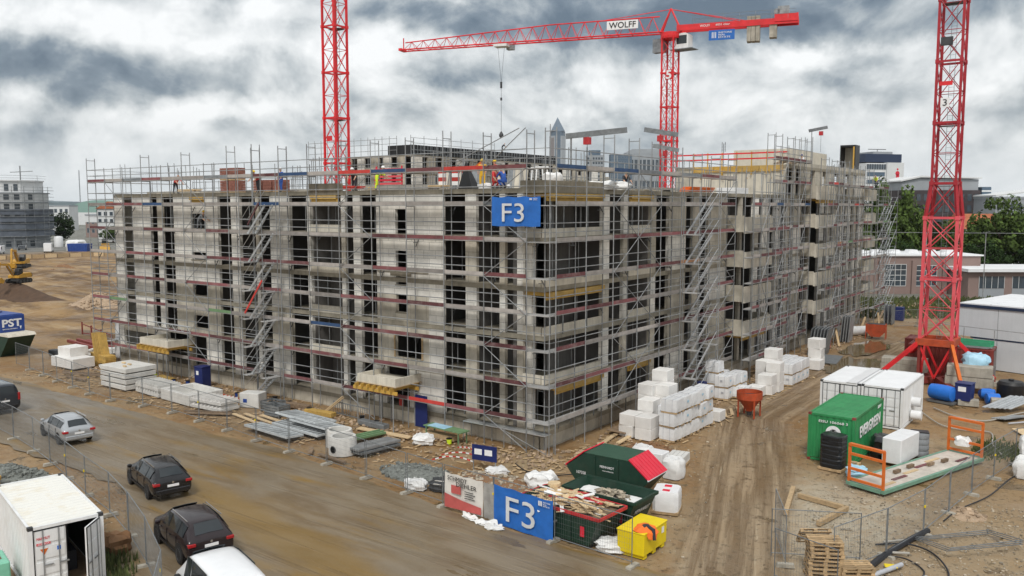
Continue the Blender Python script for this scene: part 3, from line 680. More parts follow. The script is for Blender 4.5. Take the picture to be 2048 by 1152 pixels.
# ------------------------------------------------------------------ scaffolding
LV = [1.75, 3.75, 5.75, 7.75, 9.75, 11.75, 13.75, 15.75]
sr = random.Random(21)
def toe_colour(k):
    q = sr.random()
    if k >= 6: return 'toe_red' if q < .3 else ('toe_grey' if q < .8 else ('toe_bright' if q < .85 else ('toe_blue' if q < .91 else 'galv_dark')))
    return 'toe_red' if q < .55 else ('toe_grey' if q < .97 else ('toe_orange' if q < .98 else ('toe_bright' if q < .985 else ('toe_blue' if q < .993 else 'toe_green'))))
def board_mesh(L, m): return cmesh(('deck', L), lambda: MB().box(0, L, -.32, -.01, -.05, 0).box(0, L, .01, .32, -.05, 0).mesh('deck', 'plankdeck'))
def scaffold(label, ax, a0, n, bay, o_in, o_out, levels, top, zigzag=(), rail_top=True, base=None, hframe=True, toe=True, low=0):
    t = thing('scaffold', label, 'scaffold')
    T = (lambda a, q, z: (a, -q, z)) if ax == 'x' else (lambda a, q, z: (q, a, z))
    om = (o_in + o_out) / 2
    for i in range(n + 1):
        a = a0 + i * bay
        tp = top + (sr.choice((0, 0, 0, -.9, .25)) if hframe else 0)
        for o in (o_in, o_out):
            zb = -.02
            bar(t, 'standard', T(a, o, zb), T(a, o, tp), .034, 'galv', 5)
            if base: part_base = cbox(t, 'base_plate', (.3, .3, .06), 'wood', T(a, o, -.05))
        for z in levels + [top - .12]:
            if z > tp: continue
            bar(t, 'transom', T(a, o_in, z - .07), T(a, o_out, z - .07), .026, 'galv', 5)
            if o_in < .5 and z < 14 and (i + int(z)) % 3 == 0:
                bar(t, 'wall_bracket', T(a + .1, o_in, z - .55), T(a + .1, .06, z - .12), .03, 'steel_dark', 5); bar(t, 'wall_tie', T(a - .1, o_in, z - .3), T(a - .1, .0, z - .3), .026, 'galv_dark', 5)
    for i in range(n):
        a = a0 + i * bay
        for k, z in enumerate(levels):
            if k < low: continue
            qd = Quaternion((0, 0, 1), 0 if ax == 'x' else R(90))
            w = round(bay - .04, 2)
            link('deck', board_mesh(w, 'plankdeck'), t, T(a + .02, om, z), rot=qd)
            if toe:
                tm = toe_colour(LV.index(z) if z in LV else 3)
                me = cmesh(('toe', w, tm), lambda: MB().box(0, w, -.016, .016, .0, .21).mesh('toe_board', tm))
                link('toe_board', me, t, T(a + .02, o_out - .045 if ax == 'y' else o_out - .045, z + .006), rot=qd)
            for dz in (.52, 1.02): bar(t, 'guard_rail', T(a, o_out, z + dz), T(a + bay, o_out, z + dz), .029, 'galv', 5)
        if i in zigzag:
            zs = [.1] + levels
            for k in range(len(zs) - 1):
                p, q = (a, a + bay) if (k + i) % 2 else (a + bay, a)
                bar(t, 'diagonal_brace', T(p, o_out + .05, zs[k]), T(q, o_out + .05, zs[k + 1]), .024, 'galv', 5)
    return t
def stair_tower(label, ax, a0, w, o_in, o_out, levels, top, lean=1):
    t = thing('stair_tower', label, 'stair tower')
    T = (lambda a, q, z: (a, -q, z)) if ax == 'x' else (lambda a, q, z: (q, a, z))
    for a in (a0, a0 + w):
        for o in (o_in, o_out): bar(t, 'standard', T(a, o, -.02), T(a, o, top), .028, 'galv', 5)
    zs = [.05] + levels
    for k in range(len(zs) - 1):
        p, q = (a0 + .25, a0 + w - .25) if (lean > 0) else (a0 + w - .25, a0 + .25)
        for o in (o_in + .08, (o_in + o_out) / 2 + .1): rbar(t, 'stringer', T(p, o, zs[k]), T(q, o, zs[k + 1]), .05, .16, 'alu')
        n = 8
        for s in range(1, n):
            f = s / n; a = p + (q - p) * f; z = zs[k] + (zs[k + 1] - zs[k]) * f
            rbar(t, 'tread', T(a, o_in + .1, z), T(a, (o_in + o_out) / 2 + .08, z), .2, .03, 'alu')
        bar(t, 'handrail', T(p, (o_in + o_out) / 2 + .1, zs[k] + 1.0), T(q, (o_in + o_out) / 2 + .1, zs[k + 1] + 1.0), .022, 'alu', 5)
        bar(t, 'handrail', T(p, o_out, zs[k] + 1.0), T(q, o_out, zs[k + 1] + 1.0), .022, 'alu', 5)
    for z in levels:
        for a in (a0, a0 + w): bar(t, 'transom', T(a, o_in, z - .05), T(a, o_out, z - .05), .024, 'galv', 5)
        for a in (a0 + .15, a0 + w - .15): cbox(t, 'landing', (.55, o_out - o_in - .05, .05) if ax == 'x' else (o_out - o_in - .05, .55, .05), 'plankdeck', T(a, (o_in + o_out) / 2, z - .05))
        for dz in (.5, 1.0):
            for o in (o_out,): bar(t, 'guard_rail', T(a0, o, z + dz), T(a0 + w, o, z + dz), .02, 'galv', 5)
    return t
scaffold('galvanised scaffold along the street face west of the stair tower', 'x', -47.4, 8, 2.87, .3, 1.03, LV, 17.8, (1, 5))
stair_tower('aluminium stair tower standing against the street face', 'x', -24.35, 2.5, 1.0, 2.25, LV[:7], 16.6)
scaffold('galvanised scaffold along the street face between stair tower and blue banner', 'x', -21.45, 7, 3.0, .3, 1.03, LV, 17.8, (2, 6), low=0)
scaffold('narrow scaffold bay joining the two street face scaffolds behind the stair tower', 'x', -24.41, 1, 2.93, .3, 1.0, LV, 17.8)
scaffold('galvanised scaffold along the yard face between the blue banner and the yard stair', 'y', -.42, 5, 3.1, .35, 1.08, LV, 17.9, (2, 3))
stair_tower('aluminium stair tower leaning up the yard face', 'y', 15.3, 3.6, 1.15, 2.3, LV[:7], 15.0)
scaffold('scaffold bays on the yard face behind the yard stair tower', 'y', 15.12, 3, 3.2, .35, 1.05, LV, 17.4, (2,))
scaffold('deep scaffold round the lower projecting balconies of the yard face', 'y', 24.6, 5, 1.66, 1.85, 2.58, LV[:7], 16.4, (1, 3))
scaffold('tall scaffold on the yard face between the two balcony stacks', 'y', 33.2, 6, 1.65, .35, 1.05, LV + [17.75], 19.9, (1, 4))
scaffold('deep scaffold round the upper stack of projecting balconies', 'y', 43.3, 4, 1.7, 1.85, 2.58, LV, 18.2, (1,))
scaffold('scaffold on the far end of the yard face beyond the balconies', 'y', 50.4, 8, 1.95, .35, 1.05, LV, 17.9, (1, 5))
scaffold('scaffold round the last balcony at the far end of the yard face', 'y', 66.1, 2, 2.4, .9, 1.65, LV, 16.6, (1,))
stair_tower('tall aluminium stair tower at the far end of the yard face', 'y', 71.3, 3.6, .4, 1.8, LV[:7], 16.0)
# short returns closing the scaffold at the corner and the west gable
t = thing('scaffold', 'scaffold return closing the corner under the blue banner', 'scaffold')
for z in LV:
    link('deck', board_mesh(1.4, 'plankdeck'), t, (-.42, -.68, z), rot=Quaternion((0, 0, 1), 0))
    for dz in (.52, 1.02):
        bar(t, 'guard_rail', (-.45, -1.03, z + dz), (1.08, -1.03, z + dz), .02, 'galv', 5); bar(t, 'guard_rail', (1.08, -1.03, z + dz), (1.08, -.4, z + dz), .02, 'galv', 5)
bar(t, 'standard', (1.08, -1.03, -.02), (1.08, -1.03, 18.0), .028, 'galv', 5)
bar(t, 'corner_brace', (-3.2, -1.06, 15.9), (-.5, -1.06, 17.9), .026, 'galv', 5)
t = thing('scaffold', 'scaffold return wrapping the west gable of the block', 'scaffold')
for x in (-47.4, -46.6):
    for y in (2.0, 5.0, 8.0): bar(t, 'standard', (x, y, -.02), (x, y, 17.4), .026, 'galv', 5)
for z in LV:
    for j, (y0, y1) in enumerate(((-.9, 2), (2, 5), (5, 8))):
        L = round(y1 - y0, 2); link('deck', board_mesh(L, 'plankdeck'), t, (-47.0, y0, z), rot=Quaternion((0, 0, 1), R(90)))
        for dz in (.52, 1.02): bar(t, 'guard_rail', (-47.4, y0, z + dz), (-47.4, y1, z + dz), .02, 'galv', 5)
# raking braces that stand out at the corner and on the scaffold tops
t = thing('raking_tube', 'long grey raking tube rising from the scaffold to the tall frame near the pyramid tower', 'tube')
bar(t, 'tube', (-5.4, -1.1, 16.2), (-.9, -1.1, 17.9), .028, 'galv')
t = thing('raking_tube', 'red raking tube inside the stair tower of the street face', 'tube'); rbar(t, 'tube', (-23.9, -2.3, 6.2), (-21.9, -2.3, 8.6), .05, .14, 'toe_bright')
t = thing('raking_tube', 'upper red raking board beside the stair tower of the street face', 'tube'); rbar(t, 'tube', (-23.3, -2.3, 12.4), (-22.0, -2.3, 13.9), .05, .12, 'toe_red')
# lower scaffold benches of planks at the foot
t = thing('scaffold_bench', 'row of grey steel planks forming a low bench at the foot of the corner', 'scaffold')
for i in range(2):
    for j in range(2): cbox(t, 'plank', (2.9, .3, .05), 'alu', (-3.6 + i * 2.95, -.86 + j * .34, 1.05))
for x in (-5, -2, .9):
    for y in (-1.05, -.3): bar(t, 'leg', (x, y, 0), (x, y, 1.05), .024, 'galv', 5)
bar(t, 'brace', (-2, -1.05, 1.0), (.9, -1.05, .1), .022, 'galv', 5)
# blue F3 banner hung on the corner scaffold
def cloth(parent, name, w, h, m, origin, right, up, amp=.05, nx=14, ny=8, seed=1):
    right, up = Vector(right), Vector(up); nrm = right.cross(up); o = Vector(origin); b = MB(); vs = []
    for j in range(ny + 1):
        for i in range(nx + 1):
            u, v = i / nx, j / ny
            d = amp * (N(u * 3, v * 2, 1, seed) + .5 * math.sin(u * 9 + v * 3)) * (.3 + .7 * (1 - abs(2 * v - 1)))
            sag = -.05 * math.sin(u * math.pi * 3) ** 2 * (1 if j in (0, ny) else 0)
            vs.append(o + right * (u * w) + up * (v * h + sag * (1 if j else .6)) + nrm * d)
    fs = [(j * (nx + 1) + i, j * (nx + 1) + i + 1, (j + 1) * (nx + 1) + i + 1, (j + 1) * (nx + 1) + i) for j in range(ny) for i in range(nx)]
    b.add(vs, fs); return part(name, b, m, parent, smooth=True)
t = thing('site_banner', 'blue banner reading F3 hung on the corner scaffold under the roof', 'banner')
cloth(t, 'cloth', 3.3, 1.62, 'blue_banner', (-2.76, -1.14, 12.6), (1, 0, 0), (0, 0, 1), .03)
text(t, 'lettering', 'F3', (-1.25, -1.21, 13.34), (1, 0, 0), (0, 0, 1), 1.5, 1.02, 'letter_white', .008)
for i in range(3): rbar(t, 'emblem_bar', (-.12 + i * .06, -1.2, 14.02), (-.12 + i * .06, -1.2, 14.12), .02, .03, 'white_sign')
for j in range(3): text(t, 'lettering', ('INSTONE', 'REAL', 'ESTATE')[j], (.24, -1.2, 14.11 - j * .045), (1, 0, 0), (0, 0, 1), (.3, .18, .26)[j], .035, 'white_sign', .004)
# ------------------------------------------------------------------ tower cranes
def mast(t, w, z0, z1, sec, m, leg=.085, brace=.035, w1=None, xoff=0):
    """lattice mast of square sections; every brace a child of its section"""
    n = max(1, round((z1 - z0) / sec)); hs = (z1 - z0) / n
    for k in range(n):
        za, zb = z0 + k * hs, z0 + (k + 1) * hs
        wa = w + ((w1 - w) * k / n if w1 else 0); wb = w + ((w1 - w) * (k + 1) / n if w1 else 0)
        A = [Vector((sx * wa / 2, sy * wa / 2, za)) for sx, sy in ((-1, -1), (1, -1), (1, 1), (-1, 1))]
        B = [Vector((sx * wb / 2, sy * wb / 2, zb)) for sx, sy in ((-1, -1), (1, -1), (1, 1), (-1, 1))]
        s = link('mast_section', None, t)
        for i in range(4): rbar(s, 'leg', A[i], B[i], leg * 2, leg * 2, m)
        for i in range(4):
            j = (i + 1) % 4
            rbar(s, 'frame_bar', B[i], B[j], .09, .16, m)
            h = 2 if not w1 else 1
            for q in range(h):
                a0, a1 = A[i].lerp(B[i], q / h), A[i].lerp(B[i], (q + 1) / h); b0, b1 = A[j].lerp(B[j], q / h), A[j].lerp(B[j], (q + 1) / h)
                bar(s, 'brace', a0, b1, brace, m, 5)
                bar(s, 'brace', b0, a1, brace, m, 5)
                if q: bar(s, 'strut', a0, b0, brace * .8, m, 5)
        # ladder inside
        l = MB()
        for dx in (-.18, .18): l.tube((dx, .45, za), (dx, .45, zb), .018, 4)
        for q in range(int(hs / .3)): l.tube((-.18, .45, za + q * .3), (.18, .45, za + q * .3), .012, 4)
        part('ladder', l, 'galv_dark', s)
        # joint plates
        for i in range(4): cbox(s, 'joint', (leg * 2.9, leg * 2.9, .3), m, B[i] - Vector((0, 0, .15)))
        if k % 2 == 0: part('rest_platform', MB().box(-wb / 2 + .1, wb / 2 - .1, -.2, wb / 2 - .1, zb - .22, zb - .19), 'steel_dark', s)
# crane standing in the courtyard behind the street wing
c1 = thing('tower_crane', 'bright red lattice crane mast rising from the courtyard behind the street wing', 'crane', (-39.6, 20.6, 0))
mast(c1, 1.68, 0, 45, 4.5, 'crane_red', .095, .036)
part('sign_plate', MB().box(-.4, .4, -.96, -.94, 20.2, 20.7), 'crane_red', c1)
part('pivot_frame', MB().box(-1.3, 1.3, -1.3, 1.3, 45, 45.6), 'crane_red', c1)
# crane with its jib swung over the roof
c2 = thing('tower_crane', 'red tower crane with its lattice jib swung out over the roof', 'crane', (-26.0, 67.8, 0))
mast(c2, 1.68, 0, 36.0, 4.5, 'crane_red', .095, .036)
ja = Vector((0.803 * -.941 - .596 * .338, .596 * -.941 + .803 * .338, 0)).normalized()      # jib direction in plan
jp = Vector((-ja.y, ja.x, 0))
JB = 36.9
part('slewing_ring', MB().lathe([(1.3, 36.0), (1.35, 36.3), (1.35, 36.8), (1.1, 36.85)], 20), 'crane_red', c2)
def J(a, s, z): return ja * a + jp * s + Vector((0, 0, JB + z))
head = MB()
for s in (-.55, .55):
    head.tube(J(1.3, s, -.1), J(0, 0, 3.1), .11, 6); head.tube(J(-1.5, s, -.1), J(0, 0, 3.1), .12, 6)
part('tower_head', head, 'crane_red', c2)
jib = part('jib', MB().tube(J(.8, -.75, 0), J(40, -.75, 0), .10, 6).tube(J(.8, .75, 0), J(40, .75, 0), .10, 6), 'crane_red', c2)
def topz(a): return 2.15 if a < 17 else 2.15 - (a - 17) / 23 * 1.05
tc_ = MB(); pts = [J(a, 0, topz(a)) for a in (1.5, 9, 17, 24, 32, 39.6)]
for p, q in zip(pts[:-1], pts[1:]): tc_.tube(p, q, .085, 6)
part('top_chord', tc_, 'crane_red', jib)
nb = 20
for i in range(nb):
    a0 = 1.5 + i * 38 / nb; a1 = a0 + 38 / nb; am = (a0 + a1) / 2
    for s in (-.75, .75):
        bar(jib, 'brace', J(a0, s, 0), J(am, 0, topz(am)), .04, 'crane_red', 5); bar(jib, 'brace', J(am, 0, topz(am)), J(a1, s, 0), .04, 'crane_red', 5)
    bar(jib, 'cross_strut', J(a0, -.75, 0), J(a0, .75, 0), .035, 'crane_red', 5)
    if i % 2: bar(jib, 'cross_strut', J(a0, -.75, 0), J(a1, .75, 0), .03, 'crane_red', 5)
part('jib_end', MB().obox(J(40.1, 0, .05), (.5, 1.7, .35), math.atan2(ja.y, ja.x)).obox(J(39.9, 0, 1.0), (.12, .12, 1.6)), 'crane_red', jib)
bar(c2, 'tie_rod', J(0, 0, 3.0), J(9, 0, 2.2), .05, 'crane_red')
# counter jib
cj = part('counter_jib', MB().obox(J(-8.6, -.75, .35), (15.4, .22, .75), math.atan2(ja.y, ja.x)).obox(J(-8.6, .75, .35), (15.4, .22, .75), math.atan2(ja.y, ja.x)), 'crane_red', c2)
part('winch_box', MB().obox(J(-14.8, 0, .75), (2.9, 1.9, .95), math.atan2(ja.y, ja.x)), 'crane_red', cj)
part('winch', MB().obox(J(-14.4, 0, 1.75), (1.4, 1.2, 1.0), math.atan2(ja.y, ja.x)).tube(J(-13.6, -.6, 1.6), J(-13.6, .6, 1.6), .4, 10), 'galv', cj)
for a in (-10.2, -10.75, -11.3): part('counterweight', MB().obox(J(a, 0, -.35), (.5, 1.5, 3.2), math.atan2(ja.y, ja.x)), 'ballast', cj)
part('counterweight', MB().obox(J(-13.2, 0, -.5), (.9, 1.4, 2.2), math.atan2(ja.y, ja.x)), 'ballast', cj)
for s in (-.95, .95):
    bar(cj, 'tie_rod', J(0, 0, 3.0), J(-9.6, s * .6, .75), .05, 'crane_red')
    for a in range(3, 16, 2): bar(cj, 'rail_post', J(-a, s, .6), J(-a, s, 1.75), .025, 'galv_dark', 5)
    for z in (1.2, 1.75): bar(cj, 'guard_rail', J(-3, s, z), J(-16, s, z), .022, 'galv_dark', 5)
ang = math.atan2(ja.y, ja.x)
b = part('jib_sign', MB().obox(J(6.4, -.62, 1.25), (4.3, .06, 1.15), ang), 'white_sign', c2)
face = -jp if (-jp).dot(Vector((26.6, -38.8, 0)) - Vector((-26, 67.8, 0))) > 0 else jp
rgt = Vector((0, 0, 1)).cross(face)
b.location = face * .2
text(c2, 'lettering', 'WOLFF', J(6.4, 0, 1.25) + face * 1.0, rgt, (0, 0, 1), 3.7, .8, 'black', .02, .01)
b.location = face * (1.0 - .06) - (J(6.4, -.62, 1.25) - J(6.4, 0, 1.25))
p = part('company_sign', MB().obox((0, 0, 0), (3.3, .06, 1.3), ang), 'blue_banner', c2, J(-6.8, 0, -.95) + face * 1.0)
for i in range(3): rbar(p, 'emblem_bar', rgt * (-1.2 + i * .22) + face * .05 + Vector((0, 0, -.38)), rgt * (-1.2 + i * .22) + face * .05 + Vector((0, 0, .38)), .03, .1, 'white_sign')
for j, s in enumerate(('INSTONE', 'REAL', 'ESTATE')):
    text(p, 'lettering', s, face * .06 + rgt * (.45 - (.0, .42, .1)[j]) + Vector((0, 0, .3 - j * .3)), rgt, (0, 0, 1), (1.7, .85, 1.5)[j], .22, 'white_sign', .02)
text(c2, 'lettering', 'WOLFF', J(-4.6, 0, .4) + face * .88, rgt, (0, 0, 1), 1.3, .3, 'white_sign', .02)
text(c2, 'lettering', '6031 clear', J(-6.9, 0, .42) + face * .88, rgt, (0, 0, 1), 1.8, .26, 'white_sign', .02)
# cab
cab = part('cab', MB().prism([(-.9, -.9), (.9, -.9), (.9, .8), (.5, 1.1), (-.9, 1.1)], -.7, .7, 'y'), 'white_paint', c2, J(.3, 0, -1.4) + rgt * 2.1)
part('cab_window', MB().box(-.75, .7, -.72, -.702, -.3, .8), 'glass', cab)
part('cab_platform', MB().box(-1.6, 1.6, -1.0, 1.0, -1.05, -.95), 'galv_dark', cab)
part('switch_cabinet', MB().box(-3.3, -1.7, -.5, .5, -.9, .9), 'galv_dark', c2, J(-.8, 0, -1.6))
part('number_plate', MB().obox((0, 0, 0), (1.0, .05, 1.3), 0), 'crane_red', c2, (0.3, -.96, 31.2))
text(c2, 'lettering', '5', (.3, -1.02, 31.2), (1, 0, 0), (0, 0, 1), .8, 1.15, 'white_sign', .02, .03)
# trolley, ropes, hook block
tr = part('trolley', MB().obox(J(24.2, 0, -.25), (2.0, 1.6, .4), ang), 'white_paint', c2)
part('trolley_basket', MB().obox(J(23.2, -1.0, -.4), (1.0, .9, .7), ang), 'galv', tr)
for a, s in ((23.9, -.3), (24.7, .3)): bar(tr, 'rope', J(a, s, -.3), J(24.3, 0, -5.4), .02, 'steel_dark', 4)
bar(tr, 'chain', J(24.3, 0, -5.4), J(24.3, 0, -12.4), .035, 'galv_dark', 5)
part('hook_block', MB().obox(J(24.3, 0, -5.8), (.22, .22, .9)).obox(J(24.3, 0, -7.8), (.2, .2, .4)), 'steel_dark', tr)
part('hook_ball', MB().lathe([(.05, .5), (.16, .35), (.34, 0), (.3, -.3), (.12, -.45)], 10), 'steel_dark', tr, J(24.3, 0, -12.9), smooth=True)
# third crane, on a cross base in the yard
cx3, cy3 = 14.3, 32.85
c3 = thing('tower_crane', 'faded red lattice crane mast on a braced cross base beside the white containers', 'crane', (cx3, cy3, 0))
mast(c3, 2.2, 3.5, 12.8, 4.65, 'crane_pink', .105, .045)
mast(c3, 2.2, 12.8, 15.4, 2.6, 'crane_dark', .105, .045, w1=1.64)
mast(c3, 1.64, 15.4, 42.4, 4.5, 'crane_dark', .085, .034)
part('collar', MB().box(-1.35, 1.35, -1.35, -1.05, 3.1, 3.6).box(-1.35, 1.35, 1.05, 1.35, 3.1, 3.6).box(-1.35, -1.05, -1.049, 1.049, 3.1, 3.6).box(1.05, 1.35, -1.049, 1.049, 3.1, 3.6), 'orange_dull', c3)
feet = [(-3.6, 4.0), (2.8, -5.9), (3.7, 2.0), (-3.8, -3.6)]
for i, (fx, fy) in enumerate(feet):
    s = ((-1.15, 1.15), (1.15, -1.15), (1.15, 1.15), (-1.15, -1.15))[i]
    rbar(c3, 'raking_leg', (fx, fy, .5), (s[0], s[1], 3.3), .22, .28, 'crane_red' if i != 1 else 'orange')
    rbar(c3, 'base_beam', (0, 0, .35), (fx, fy, .35), .42, .5, 'red_brown')
    f = part('foot', MB().box(-.5, .5, -.5, .5, 0, .3), 'ballast', c3, (fx, fy, 0))
for s in ((-1.1, -1.1), (1.1, -1.1), (1.1, 1.1), (-1.1, 1.1)):
    rbar(c3, 'tower_leg', (s[0], s[1], .3), (s[0], s[1], 3.1), .2, .2, 'red_brown')
for a, b in (((-1.1, -1.1), (1.1, -1.1)), ((1.1, -1.1), (1.1, 1.1)), ((1.1, 1.1), (-1.1, 1.1)), ((-1.1, 1.1), (-1.1, -1.1))):
    m_ = ((a[0] + b[0]) / 2, (a[1] + b[1]) / 2)
    rbar(c3, 'base_brace', (a[0], a[1], 3.1), (m_[0], m_[1], .6), .14, .14, 'crane_red'); rbar(c3, 'base_brace', (b[0], b[1], 3.1), (m_[0], m_[1], .6), .14, .14, 'crane_red')
part('number_plate', MB().box(-.45, .15, -.98, -.93, 21.0, 21.7), 'white_sign', c3); text(c3, 'lettering', '3', (-.15, -1.0, 21.35), (1, 0, 0), (0, 0, 1), .28, .48, 'black', .01)
part('switch_box', MB().box(-.6, .2, -1.1, -.9, 25.5, 26.1), 'steel_dark', c3); part('rung_plate', MB().box(-.6, .3, -.99, -.93, 22.6, 22.9), 'crane_red', c3)
bl = random.Random(3)
for i, (x, y, z, sx, sy, sz, rz) in enumerate(((cx3 + 2.5, cy3 - 1.6, .4, 3.2, 1.4, .795, .12), (cx3 + 2.5, cy3 - 1.6, 1.2, 3.0, 1.5, .75, .12), (cx3 - 2.6, cy3 + 1.4, .4, 3.4, 1.4, .7, .1), (cx3 - 2.6, cy3 + 1.4, 1.105, 3.3, 1.4, .45, .1),
                                             (cx3 + 1.9, cy3 - 4.2, .0, 1.2, .7, .5, .3), (cx3 + 3.2, cy3 - 6.6, 0, 1.3, .7, .45, .2), (cx3 + 4.9, cy3 - 6.0, 0, .8, .8, .6, .2))):
    lab = ('long concrete ballast block under the crane on the yard side', 'weathered concrete ballast block topping the yard side pile at the crane', 'long concrete ballast block at the crane foot toward the building',
           'flat concrete ballast slab topping the pile toward the building', 'small concrete block beside the blue barrel', 'small concrete block under the blue barrel support', 'small concrete block beside the dark blue bin')[i]
    tag(cbox(None, 'ballast_block', (sx, sy, sz), 'ballast', (x, y, z), rz, .03), lab, 'block')
# ------------------------------------------------------------------ surroundings: placed by distance (dep) and offset (lat) from the viewpoint's axis
FW = Vector((-math.sin(R(36.59)), math.cos(R(36.59)), 0)); RT = Vector((math.cos(R(36.59)), math.sin(R(36.59)), 0)); O0 = Vector((26.595, -38.792, 0))
RZ = R(36.59)
def place(lat, dep, z=0.0): return O0 + FW * dep + RT * lat + Vector((0, 0, z))
def windows(parent, x0, x1, z0, z1, nx, nz, y, m='glass_far', fx=.6, fz=.55, frame='far_grey', depth=.25):
    """recessed-looking window units set in the front (y) face; pane with frame"""
    dx, dz = (x1 - x0) / nx, (z1 - z0) / nz
    w, h = dx * fx, dz * fz
    fm = cmesh(('wfr', round(w, 2), round(h, 2), frame), lambda: MB().box(-w / 2 - .08, w / 2 + .08, -.06, .02, -.08, 0).box(-w / 2 - .08, w / 2 + .08, -.06, .02, h, h + .08).box(-w / 2 - .08, -w / 2, -.06, .02, 0, h).box(w / 2, w / 2 + .08, -.06, .02, 0, h).mesh('window_frame', frame))
    pm = cmesh(('wpn', round(w, 2), round(h, 2), m), lambda: MB().box(-w / 2, w / 2, -.02, .01, 0, h).mesh('window', m))
    for j in range(nz):
        for i in range(nx):
            p = (x0 + dx * (i + .5), y, z0 + dz * (j + .5) - h / 2)
            o = link('window', pm, parent, p); link('frame', fm, o)
# tower with pyramid top
t = thing('pyramid_tower', 'distant glass high-rise tower with a pyramid roof', 'tower', place(125.5, 2376), RZ)
part('shaft', MB().prism([(-22, -10), (-10, -22), (10, -22), (22, -10), (22, 10), (10, 22), (-10, 22), (-22, 10)], 0, 205, 'z'), 'far_grey', t)
part('glass_cylinder', MB().lathe([(14, 20), (14, 216)], 24, c=(0, -10, 0)), 'far_glass', t)
for i in range(5): part('facade_rib', MB().box(-20 + i * 2, -19.2 + i * 2, -22.6 + abs(i - 4) * 2, -21 + abs(i - 4) * 2, 15, 200), 'brick_far', t)
part('collar', MB().lathe([(21, 205), (21, 218), (17, 218)], 8), 'far_glass', t)
part('pyramid', MB().add([(-19, -19, 218), (19, -19, 218), (19, 19, 218), (-19, 19, 218), (0, 0, 257)], [(0, 1, 4), (1, 2, 4), (2, 3, 4), (3, 0, 4)]), 'far_glass', t)
def slabblock(name, label, lat, dep, w, d, h, m, rz=RZ, nx=0, nz=0, wm='glass_far', fx=.7, fz=.5, cat='building', z0=1.0):
    t = thing(name, label, cat, place(lat, dep), rz)
    part('wall', MB().box(-w / 2, w / 2, 0, d, -.5, h), m, t)
    part('parapet', MB().box(-w / 2 - .2, w / 2 + .2, -.2, d + .2, h, h + .6), 'far_grey', t)
    if nx: windows(t, -w / 2, w / 2, z0, h - .5, nx, nz, -.01, wm, fx, fz)
    return t
slabblock('office_tower', 'far dark grey office block just right of the pyramid tower', 87, 900, 17, 15, 66, 'far_grey', nx=6, nz=14)
part('cap', MB().box(-6, 6, 3, 12, 66.7, 72), 'far_glass', bpy.data.objects['office_tower'])
slabblock('office_tower', 'far pale glass block left of the broad grey hall', 112, 880, 22, 15, 66, 'far_glass', nx=8, nz=14, wm='far_glass')
t = slabblock('exhibition_hall', 'broad distant grey hall behind the jib crane mast', 141, 900, 44, 40, 68, 'far_grey', nx=10, nz=3)
part('roof', MB().prism([(-23, 68.6), (23, 68.6), (15, 73), (-15, 73)], 0, 40, 'y'), 'far_grey', t)
# bank building with the red emblem
t = thing('bank_building', 'white and grey high-rise with a red emblem on its blank wall', 'building', place(183, 420), RZ + R(14))
part('wall', MB().box(-11, 0, 0, 18, 0, 34.5), 'far_white', t); part('blank_wall', MB().box(0.001, 9.5, -1, 18, 0, 34.8), 'far_white', t)
part('top_storey', MB().box(-11, 9.5, 1, 17, 35, 39), 'rim_blue', t); part('roof', MB().box(-6, 5, 2, 14, 39, 40.2), 'far_grey', t)
for k in range(9): part('window_band', MB().box(-10.6, -.5, -.05, .0, 2.2 + k * 3.7, 4.2 + k * 3.7), 'far_glass', t)
for k in range(9): part('spandrel_line', MB().box(-10.9, -.2, -.1, -.051, 4.3 + k * 3.7, 4.6 + k * 3.7), 'white_sign', t)
windows(t, -11, 0, 31.0, 34.5, 8, 1, -.12, 'glass_far', .7, .7)
part('emblem', MB().lathe([(1.15, -.08), (1.15, 0)], 14, c=(5.9, -1.0, 29.6), axis='y').box(5.1, 6.9, -1.08, -1.0, 27.5, 29.2), 'red_paint', t)
part('emblem', MB().lathe([(.5, -.08), (.5, 0)], 12, c=(5.9, -1.0, 31.6), axis='y'), 'red_paint', t)
part('roof_mast', MB().box(-8, 2, 3, 3.3, 41.2, 41.5).box(-3, -2.8, 3, 3.2, 40, 41.2), 'steel_dark', t)
# dark brick office with a white curved attic
t = thing('dark_office', 'dark brick office building with a pale set-back top floor', 'building', place(131, 262), RZ)
part('wall', MB().box(-12, 12.5, 0, 16, 0, 18.5), 'brick_dark', t)
part('attic', MB().prism([(-11.5, 18.5), (12, 18.5), (12, 21.8), (-6, 22.2), (-11.5, 21.0)], .6, 15, 'y'), 'far_grey', t)
part('roof', MB().prism([(-12.2, 21.1), (-6, 22.4), (12.6, 22.0), (12.6, 22.4), (-6, 22.9), (-12.2, 21.5)], -.2, 16, 'y'), 'far_white', t)
windows(t, -12, 12.5, 1, 18, 11, 5, -.01, 'glass_far', .55, .6, 'steel_dark')
t2 = thing('glass_stair', 'glazed stair bay beside the dark brick office', 'building', place(145.3, 262), RZ)
part('glazing', MB().box(-1.4, 1.4, 0, 5, 0, 19.5), 'far_glass', t2)
for k in range(6): part('floor_band', MB().box(-1.5, 1.5, -.1, -.001, 1 + k * 3.4, 1.5 + k * 3.4), 'far_white', t2)
slabblock('white_block', 'plain white block behind the glazed stair bay', 149.5, 275, 5.5, 8, 17.8, 'far_white', nx=2, nz=4)
t = slabblock('grey_office', 'low grey office with a slanted roof beyond the trees', 148.5, 250, 14, 14, 15.8, 'far_grey', nx=7, nz=4)
part('roof', MB().prism([(-7.3, 16.5), (7.3, 18.2), (7.3, 18.6), (-7.3, 16.9)], -.5, 14.5, 'y'), 'far_white', t)
